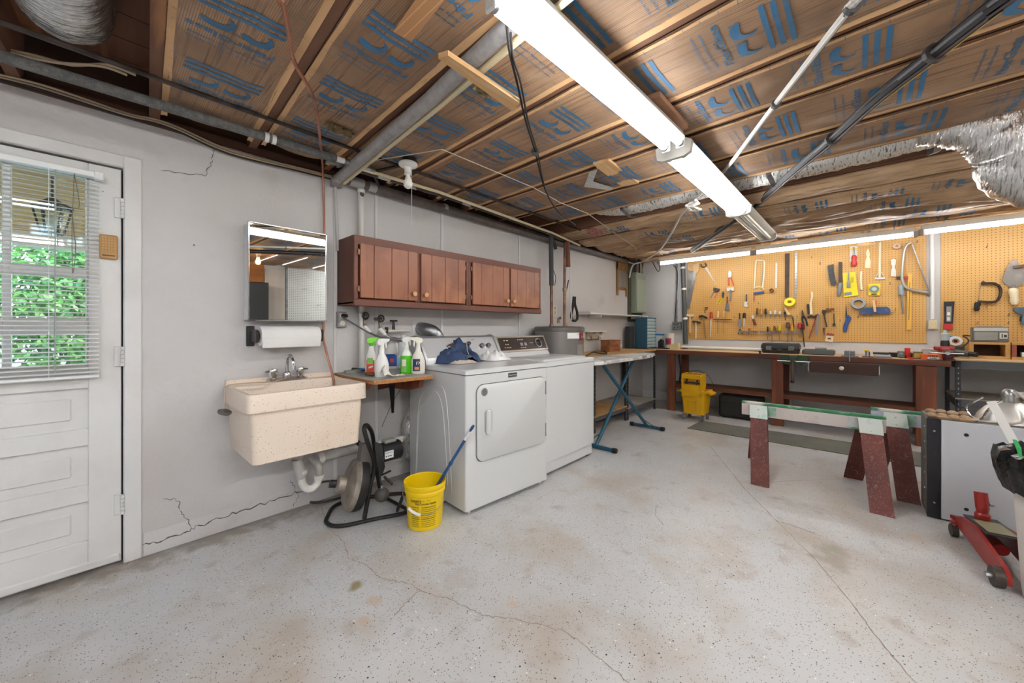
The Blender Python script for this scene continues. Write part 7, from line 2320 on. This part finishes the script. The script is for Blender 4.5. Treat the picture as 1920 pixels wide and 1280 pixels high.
# ------------------------------------------------------------------ things on the workbench
zb_ = .8755
gx = lambda px, x: Vector((x, P(px, 660, 'x', x).y, zb_))


def bx(name, label, cat, x0, x1, y0, y1, z0, h, mt_, bev=.004, extra=()):
    t = thing(name, label, cat, ((x0+x1)/2, (y0+y1)/2, z0))
    MB().box(x0, x1, y0, y1, z0, z0+h, bev).build('body', mt_, t)
    for nm, b, m2 in extra:
        MB().box(*b, .002).build(nm, m2, t)
    return t


MB().tube([(6.16, 2.05, zb_+.024), (6.12, 1.0, zb_+.024)], .023, 14).top('plastic_pipe', WPLAST, 'white plastic pipe lying along the back of the workbench', 'pipe')
t = thing('tool_case', 'black plastic tool case with two latches lying on the workbench', 'case', (5.88, .78, zb_))
TCM = M('case_black', '#2b2b2b', .45)
ya, yb = P(1497, 650, 'x', 5.78).y, P(1427, 650, 'x', 5.78).y
MB().loft([rr(5.79, 6.03, ya+.01, yb-.01, zb_, .02), rr(5.78, 6.04, ya, yb, zb_+.05, .02)]).build('case_bottom', TCM, t)
MB().loft([rr(5.775, 6.045, ya-.004, yb+.004, zb_+.058, .02), rr(5.775, 6.045, ya-.004, yb+.004, zb_+.10, .02), rr(5.79, 6.03, ya+.01, yb-.01, zb_+.125, .02)]).build('case_lid', TCM, t)
for u in (.18, .78):
    y = ya+(yb-ya)*u
    MB().box(5.755, 5.776, y-.03, y+.03, zb_+.04, zb_+.09, .004).build('latch', M('latch_grey', '#6b6b6a', .4), t)
MB().tube(spline([(5.775, ya+.16, zb_+.045), (5.745, ya+.18, zb_+.045), (5.745, yb-.18, zb_+.045), (5.775, yb-.16, zb_+.045)], 4), .010, 8).build('carry_handle', TCM, t)
ya, yb = P(1565, 655, 'x', 5.8).y, P(1504, 655, 'x', 5.8).y
t = thing('drill_case', 'flat grey metal case with a small lid plate right of the black tool case', 'case', (5.9, (ya+yb)/2, zb_))
MB().loft([rr(5.78, 6.0, ya+.008, yb-.008, zb_, .02), rr(5.77, 6.01, ya, yb, zb_+.01, .02), rr(5.77, 6.01, ya, yb, zb_+.05, .02), rr(5.785, 6.0, ya+.014, yb-.014, zb_+.06, .02)]).build('case_body', M('case_grey', '#5c6062', .35, .4), t)
MB().box(5.84, 5.96, ya+.08, yb-.12, zb_+.061, zb_+.085, .003).build('lid_plate', M('plate_greygreen', '#8e958f', .4, .3), t)
t = thing('bench_clamp', 'small grey drill vise with a hanging screw at the bench front', 'vise', (5.68, .13, zb_))
y = P(1593, 664, 'x', 5.66).y
MB().box(5.62, 5.74, y-.075, y+.07, zb_, zb_+.012, .002).build('base', TG, t)
for x in (5.63, 5.70):
    MB().box(x, x+.03, y-.045, y+.045, zb_+.0125, zb_+.065, .003).build('jaw', TG, t)
MB().tube([(5.60, y, zb_+.045), (5.70, y, zb_+.045)], .008, 8).build('screw', STEEL, t)
MB().tube([(5.585, y, zb_+.06), (5.585, y, zb_-.05)], .006, 8).build('tommy_bar', STEEL, t)
p = gx(1627, 5.68)
t = thing('bit_holder', 'small yellow topped fixture on a dark base on the workbench', 'fixture', p)
MB().box(p.x, p.x+.10, p.y-.045, p.y+.045, zb_, zb_+.008).build('base', TD, t)
MB().cyl((p.x+.05, p.y, zb_+.008), (p.x+.05, p.y, zb_+.06), .02, n=10).build('stem', STEEL, t)
MB().ball((p.x+.05, p.y+.01, zb_+.075), .018, .022, .016).build('yellow_top', TY, t)
p = gx(1655, 5.65)
for k, (mt_, lb_) in enumerate(((TG, 'thin grey folder at the bottom of the small stack on the bench'), (M('book_white', '#c9c6c3', .5), 'pale booklet in the middle of the small stack on the bench'), (TBK, 'black booklet on top of the small stack on the bench'))):
    MB().box(p.x+.01*k, p.x+.19+.01*k, p.y-.07+.01*k, p.y+.065+.004*k, zb_+.018*k, zb_+.0175+.018*k, .002).top('booklet', mt_, lb_, 'booklet', 'booklets stacked on the bench')
p = gx(1680, 5.95)
t = thing('staple_gun', 'dark flat gun-shaped tool lying behind the booklets on the bench', 'tool', p+Vector((.2, 0, 0)))
MB().prism([(5.90, p.y+.08, zb_), (5.95, p.y-.14, zb_), (6.0, p.y-.12, zb_), (5.97, p.y+.06, zb_)], (0, 0, .05)).build('body', TD, t)
MB().prism([(5.955, p.y-.02, zb_+.05), (5.965, p.y-.12, zb_+.05), (5.985, p.y-.11, zb_+.05), (5.975, p.y-.01, zb_+.05)], (0, 0, .015)).build('grip', TG, t)
p = gx(1690, 5.76)
bx('tape_measure', 'grey tape measure standing left of the red cylinder on the bench', 'tape measure', p.x, p.x+.07, p.y-.028, p.y+.028, zb_, .056, M('measure_grey', '#6f736f', .4), .015, [('black_band', (p.x-.002, p.x+.05, p.y-.036, p.y-.0282, zb_, zb_+.035), BLACK)])
p = gx(1701.5, 5.80)
t = thing('red_canister', 'small red cylinder standing at the right part of the bench', 'canister', p)
MB().lathe([(.021, 0), (.022, .004), (.022, .105), (.02, .11), (0, .11)], p, n=18).build('canister_body', M('canister_red', '#dd2b22', .35), t)
p = gx(1708, 5.68)
t = thing('red_dish', 'small red round plastic dish lying in front of the red cylinder', 'dish', p)
MB().lathe([(.021, 0), (.021, .016), (.018, .018), (.018, .014), (0, .014)], p, n=16).build('cap_shell', TR, t)
p = gx(1721.5, 5.72)
bx('parts_box', 'small olive and yellow cardboard box left of the orange box', 'box', p.x, p.x+.07, p.y-.034, p.y+.034, zb_, .075, M('box_olive', '#7a6a3a', .6), .002, [('label', (p.x-.0015, p.x, p.y-.026, p.y+.028, zb_+.014, zb_+.06), M('box_yellow', '#b99f4a', .6))])
p = gx(1747.5, 5.645)
t = bx('orange_box', 'flat orange carton with a white label on the bench', 'box', p.x, p.x+.08, p.y-.072, p.y+.072, zb_, .055, M('box_orange', '#e06a2c', .5), .002, [('label', (p.x-.0015, p.x, p.y-.05, p.y+.03, zb_+.010, zb_+.030), TXW)])
m = MB(); bars(m, (p.x-.0022, p.y-.005, zb_+.036), (0, -1, 0), (0, 0, 1), .07, .010, 5); bars(m, (p.x-.0025, p.y-.01, zb_+.015), (0, -1, 0), (0, 0, 1), .05, .009, 4); m.build('lettering', TXB, t, 0)
p = gx(1744.5, 5.74)
t = bx('steel_tin', 'pale steel edged tin box standing behind the orange carton', 'tin', p.x+.03, p.x+.13, p.y-.055, p.y+.055, zb_, .105, M('tin_pale', '#cfc9c3', .4), .008, [('yellow_side', (p.x+.035, p.x+.125, p.y-.08, p.y-.0555, zb_, zb_+.10), M('box_lemon', '#d3b73a', .5))])
MB().tube([(p.x+.028, p.y-.055, zb_+.01), (p.x+.028, p.y-.055, zb_+.1), (p.x+.028, p.y+.055, zb_+.1), (p.x+.028, p.y+.055, zb_+.01)], .004, 6).build('wire_edge', STEEL, t)
# red bench vise
p = gx(1777, 5.66)
t = thing('bench_vise', 'red bench vise with dark jaws bolted to the right end of the workbench', 'vise', p)
VR = M('vise_red', '#a52622', .4, ov=[('#5e1a18', 7, .5, .7)])
vy = p.y+.01
MB().lathe([(.06, 0), (.058, .012), (.04, .02), (.036, .05)], (5.76, vy, zb_+.0065), n=18).build('base', VR, t)
MB().box(5.70, 5.84, vy-.035, vy+.035, zb_+.05, zb_+.12, .012).build('body', VR, t)
MB().box(5.73, 5.77, vy-.07, vy+.075, zb_+.10, zb_+.135, .008).build('fixed_jaw', VR, t)
MB().box(5.585, 5.66, vy-.045, vy+.03, zb_+.02, zb_+.10, .014).build('moving_jaw', M('vise_maroon', '#4b211e', .45), t)
MB().cyl((5.55, vy, zb_+.075), (5.75, vy, zb_+.075), .016, n=12).build('screw', STEEL, t)
MB().tube([(5.56, vy+.12, zb_+.077), (5.56, vy-.10, zb_+.073)], .005, 8).build('tommy_bar', STEEL, t)
MB().box(5.60, 5.86, vy-.10, vy+.13, zb_, zb_+.006).build('mount_plate', M('plate_dark', '#4a4443', .5, .4), t)
MB().ball((5.5605, vy+.12, zb_+.077), .009).build('bar_end', STEEL, t)
p = Vector((6.14, -.715, zb_))
q = lambda px, py: P(px, py, 'x', 6.14)
t = thing('caulk_bottle', 'dark and white squeeze bottle leaning below the black and red package', 'bottle', (6.14, q(1772, 640).y, zb_))
yy = q(1772, 640).y
MB().lathe([(.035, 0), (.035, .10), (.03, .12)], (6.14, yy, q(1772, 652).z-.04), n=14).build('bottle_body', TBK, t)
MB().lathe([(.034, .12), (.034, .19), (.02, .2), (.012, .23)], (6.14, yy, q(1772, 652).z-.04), n=14).build('label', M('bottle_greywhite', '#a9b3b5', .4), t)
MB().box(6.10, 6.18, yy-.04, yy+.04, zb_, q(1772, 652).z-.041, .006).build('stand', BLACK, t)
t = thing('white_tape_roll', 'roll of white tape with a brown core propped against the right-hand pegboard', 'tape', (6.25, q(1792, 640).y, .9))
yy = P(1792, 640, 'x', 6.24).y
zz = P(1792, 640, 'x', 6.24).z
MB().lathe([(.027, 0), (.05, 0), (.054, .006), (.054, .04), (.05, .046), (.027, .046), (.027, 0)], (6.29, yy, zz), (-1, 0, .1), 26, cap=False).build('roll', WPLAST, t)
MB().lathe([(.0265, .002), (.0265, .044), (.014, .044), (.014, .002)], (6.29, yy, zz), (-1, 0, .1), 20, cap=False).build('core', M('core_brown', '#a5673c', .7), t)
MB().box(6.22, 6.30, yy-.07, yy+.06, .8955, zz-.056, .004).top('support_block', M('block_dark', '#4b4a4a', .6), 'dark block under the white tape roll on the steel bench', 'block')
a, b = P(1779, 633, 'x', 6.305), P(1796, 628, 'x', 6.305)
MB().box(6.305, 6.325, b.y, a.y, a.z-.05, a.z+.02, .002).top('blue_tape_pack', M('pack_blue', '#2f7fc4', .45), 'blue packet behind the white tape roll', 'packet')
p = P(1806, 662, 'z', .8955)
t = thing('heat_gun', 'dark grey heat gun lying on its side left of the wooden cubby', 'heat gun', p)
hx0 = 5.82
hy = P(1797, 660, 'x', hx0).y
MB().tube([(hx0+.09, hy+.09, .945), (hx0+.03, hy-.0, .945), (hx0-.02, hy-.07, .94)], [.034, .036, .027], 14).build('body', M('gun_grey', '#4d504c', .45), t)
MB().tube([(hx0+.07, hy+.06, .935), (hx0+.13, hy-.05, .925)], .022, 10).build('handle', TBK, t)
MB().cyl((hx0-.021, hy-.071, .94), (hx0-.05, hy-.112, .937), .024, n=12).build('nozzle', BLACK, t)
PINE2 = M('cubby_wood', '#c99b5c', .6, ov=[('#a8763c', 7, .45, .7)])
for nm, y1_, y0_, lb_, sm2 in (('wooden_cubby', P(1817, 650, 'x', 5.9).y, P(1895, 650, 'x', 5.9).y, 'open fronted wooden cubby box under the radio', PINE2), ('wooden_cubby', P(1897, 650, 'x', 5.9).y, P(1897, 650, 'x', 5.9).y-.45, 'open wooden cubby with a red brown side at the right edge', M('cubby_red', '#8d4a35', .6))):
    t = thing(nm, lb_, 'shelf', (6.0, (y0_+y1_)/2, .8955))
    z0, z1 = .8955, P(1817, 641, 'x', 5.9).z
    MB().box(5.9, 6.12, y0_, y1_, z1-.022, z1, .002).build('top_board', PINE2, t)
    MB().box(5.9, 6.12, y0_, y1_, z0, z0+.024, .002).build('bottom_board', PINE2, t)
    for a, b in ((y1_-.03, y1_), (y0_, y0_+.03)):
        MB().box(5.9, 6.12, a, b, z0+.0245, z1-.0225, .002).build('side_board', sm2 if a > (y0_+y1_)/2 else PINE2, t)
    MB().box(6.10, 6.119, y0_+.031, y1_-.031, z0+.0245, z1-.0225).build('back_board', OLDWOOD, t)
zc_ = z1
t = thing('power_strip', 'white power strip lying inside the right wooden cubby', 'power strip', (5.93, y1_-.15, .92))
MB().box(5.905, 5.96, y1_-.36, y1_-.06, .9205, .965, .004).build('case', WPLAST, t)
for k in range(4):
    MB().box(5.9035, 5.905, y1_-.11-k*.06, y1_-.08-k*.06, .932, .953).build('socket', M('socket_grey', '#a8a397', .4), t)
# radio
ry1, ry0 = P(1823, 630, 'x', 5.95).y, P(1892, 630, 'x', 5.95).y
t = thing('portable_radio', 'old silver portable radio standing on the wooden cubby', 'radio', (6.0, (ry0+ry1)/2, zc_+.0005))
rz0, rz1 = zc_+.0005, P(1850, 613, 'x', 5.95).z
RB = M('radio_grey', '#6e6e6a', .4, .2)
MB().box(5.955, 6.05, ry0, ry1, rz0, rz1, .006).build('case', RB, t)
w = ry1-ry0
MB().box(5.948, 5.956, ry0+.30*w, ry1-.06*w, rz0+.02, rz1-.05, .002).build('speaker_grille', M('grille_silver', '#a7aaa0', .4, .3, bands=('#6d6f6a', 'Z', .006, .5, .2)), t)
MB().box(5.948, 5.956, ry0+.02*w, ry1-.04*w, rz1-.042, rz1-.008, .002).build('dial_strip', M('dial_silver', '#c0c0bb', .3, .4), t)
dz = MB().box(5.946, 5.956, ry0+.04*w, ry0+.25*w, rz0+.035, rz1-.055, .002).build('control_plate', M('control_pale', '#d2d2cb', .4), t)
MB().box(5.944, 5.946, ry0+.06*w, ry0+.14*w, rz0+.05, rz0+.075, .001).build('button', TD, t)
MB().box(5.944, 5.946, ry0+.17*w, ry0+.20*w, rz0+.045, rz1-.065, .001).build('slider', TD, t)
MB().tube([(5.98, ry0+.03, rz1), (5.98, ry0+.03, rz1+.012), (5.98, ry1-.03, rz1+.012), (5.98, ry1-.03, rz1)], .006, 6).build('carry_handle', STEEL, t)
m = MB()
m.tube(spline([(6.0, ry1+.01, rz0+.06), (5.95, ry1+.06, rz0+.06), (5.90, ry1+.03, rz0+.01), (5.86, ry1+.10, .98), (5.86, ry1+.16, .95), (5.84, ry1+.06, .93), (5.83, ry1+.13, .91)], 6), .006, 6)
m.build('power_cord', CBLK, t)
p = P(1912, 672, 'z', .8955)
MB().tube([(p.x, p.y+.04, .913), (p.x+.02, p.y-.1, .913)], .017, 10).top('orange_tube', M('tube_orange', '#dd7a30', .45), 'orange tube lying at the front of the steel bench at the photo edge', 'tube')
# left end of the bench
p = P(1256, 650, 'z', zb_)
t = thing('white_tub', 'white plastic tub with a red round logo at the left end of the bench', 'tub', (6.1, P(1256, 640, 'x', 6.1).y, zb_))
yy = P(1255.5, 640, 'x', 6.1).y
MB().lathe([(.06, 0), (.064, .006), (.066, .21), (.07, .212), (.07, .235), (0, .238)], (6.1, yy, zb_), n=22).build('tub_body', TPL, t)
m = MB()
m.grid(lambda u, v: (6.1+.0675*cos(pi*.72+pi*.5*u), yy+.0675*sin(pi*.72+pi*.5*u), zb_+.06+.1*v), 8, 1)
m.build('label', M('logo_red', '#b23a35', .5), t, 60)
m = MB()
m.grid(lambda u, v: (6.1+.0685*cos(pi*.8+pi*.34*u), yy+.0685*sin(pi*.8+pi*.34*u), zb_+.095+.03*v), 8, 1)
m.build('label_band', M('logo_blue', '#33408a', .5), t, 60)
yy = P(1262, 645, 'x', 5.95).y
MB().prism([(5.9, yy+.07, zb_), (5.9, yy-.09, zb_), (5.9, yy-.09, zb_+.09), (5.9, yy-.06, zb_+.09), (5.9, yy+.07, zb_+.045)], (.1, 0, 0)).top('tilted_box', M('box_cream', '#d3c294', .6), 'small cream cardboard box in front of the white tub', 'box')
yy = P(1240, 640, 'x', 5.9).y
t = thing('pencil_sharpener', 'black desk sharpener on a black tray at the left end of the bench', 'sharpener', (5.9, yy, zb_))
MB().box(5.82, 5.98, yy-.13, yy+.13, zb_, zb_+.014, .004).build('tray', BLACK, t)
MB().prism([(5.87, yy+.04, zb_+.0145), (5.87, yy-.04, zb_+.0145), (5.87, yy-.03, zb_+.13), (5.87, yy+.0, zb_+.15), (5.87, yy+.04, zb_+.11)], (.06, 0, 0)).build('sharpener_body', BPLAST, t)
MB().tube([(5.86, yy-.05, zb_+.05), (5.86, yy-.10, zb_+.06), (5.86, yy-.10, zb_+.02)], .007, 6).build('crank', STEEL, t)
p = P(1278, 654, 'z', zb_)
t = thing('red_pliers', 'red handled pliers lying on the left end of the bench', 'pliers', p)
MB().tube([(p.x, p.y+.10, zb_+.012), (p.x-.02, p.y-.02, zb_+.012)], .009, 8).build('handle', TO, t)
MB().tube([(p.x+.04, p.y+.10, zb_+.012), (p.x+.0, p.y-.02, zb_+.012)], .009, 8).build('handle', TO, t)
MB().tube([(p.x-.01, p.y-.02, zb_+.012), (p.x-.02, p.y-.10, zb_+.012)], [.012, .005], 8).build('jaw', TD, t)
yy = P(1237, 615, 'x', 6.15).y
t = thing('clear_box', 'clear plastic box with a blue lid right of the parts cabinet', 'box', (6.15, yy, zb_))
MB().box(6.1, 6.2, yy-.06, yy+.06, zb_, zb_+.20, .01).build('box_body', M('box_clear', '#c3ccd0', .3), t)
MB().box(6.1, 6.2, yy-.06, yy+.06, zb_+.201, zb_+.225, .006).build('blue_lid', M('lid_blue', '#3f78b8', .4), t)
p = P(1425, 663, 'z', zb_)
MB().lathe([(.02, 0), (.012, .01), (.012, .025), (.022, .035), (0, .036)], p, n=10).top('small_bolt', TD, 'small dark bolt standing left of the black tool case', 'bolt')

# ------------------------------------------------------------------ right side of the room, seen in the mirror, with added unseen tube lights
t = thing('white_pegboard', 'white pegboard panel with wire hooks on the right wall, seen in the mirror', 'pegboard', (3.2, RW+.05, 0))
pgx0, pgx1 = 2.30, 3.9
MB().box(pgx0, pgx1, RW+.03, RW+.05, .1, 2.27).build('panel', PEGW, t)
MB().box(pgx0-.03, pgx0, RW+.02, RW+.06, .05, 2.28).build('edge_strip', GALV, t)
for x, z in ((2.55, 1.9), (2.8, 1.62), (2.6, 1.45), (3.0, 1.3), (2.7, 1.1), (3.2, 1.7)):
    MB().tube([(x, RW+.05, z), (x, RW+.09, z), (x+.06, RW+.095, z+.01)], .004, 5).build('wire_hook', GALV, t)
MB().box(2.86, 2.94, RW+.05, RW+.06, 1.18, 1.30, .003).build('outlet_plate', M('plate_grey', '#a19d98', .5), t)
MB().box(1.95, 2.26, RW+.02, RW+.06, .0, 2.22, .003).top('door_panel', M('pale_veneer', '#c9bfb6', .6, ov=[('#b5a99f', 6, .45, .7, (1, 1, .1))]), 'pale wood grained panel leaning on the right wall beside the white pegboard', 'panel')
MB().box(.9, 1.94, RW+.001, RW+.03, 1.98, 2.29).top('amber_board', M('amber_wood', '#a8662e', .6, ov=[('#7d4820', 5, .45, .7, (.1, 1, 1))]), 'amber wooden board high on the right wall beside the bulb', 'board')
MB().box(.9, 1.94, RW+.001, RW+.3, .0, 1.95, .01).top('dark_cabinet', M('dark_cabinet', '#2a2b2b', .5, sp=[('#b9b9b5', 30, .1, .1)]), 'dark speckled cabinet against the right wall, seen in the mirror', 'cabinet')
bp2 = Vector((1.59, -1.2, 2.17))
t = thing('bulb_holder', 'lit bare bulb in a porcelain holder, seen in the mirror', 'bulb holder', bp2)
MB().lathe([(.05, .14), (.05, .12), (.022, .1), (.02, .05)], bp2, n=14).build('porcelain_base', WPLAST, t)
MB().lathe([(.014, .05), (.022, .02), (.03, -.01), (.02, -.035), (0, -.04)], bp2, n=14).build('bulb', emis('warm_bulb', '#ffb765', 30), t)
fixture('tube_light', 'first added twin tube light brightening the room from the right, out of frame', (-1.5, -1.2), (-.25, -1.2), 2.17, (EM3, EM3))  # unseen lamp added over the right half for extra brightness
fixture('tube_light', 'second added twin tube light brightening the room from the right, out of frame', (.0, -1.45), (1.25, -1.45), 2.17, (EM3, EM3))  # another added lamp out of view, lifting the floor and bench fronts
fixture('tube_light', 'third added twin tube light brightening the room from the right, out of frame', (3.0, -1.55), (4.25, -1.55), 2.17, (EM2, EM2))  # last added lamp, out of view, filling in light from the right
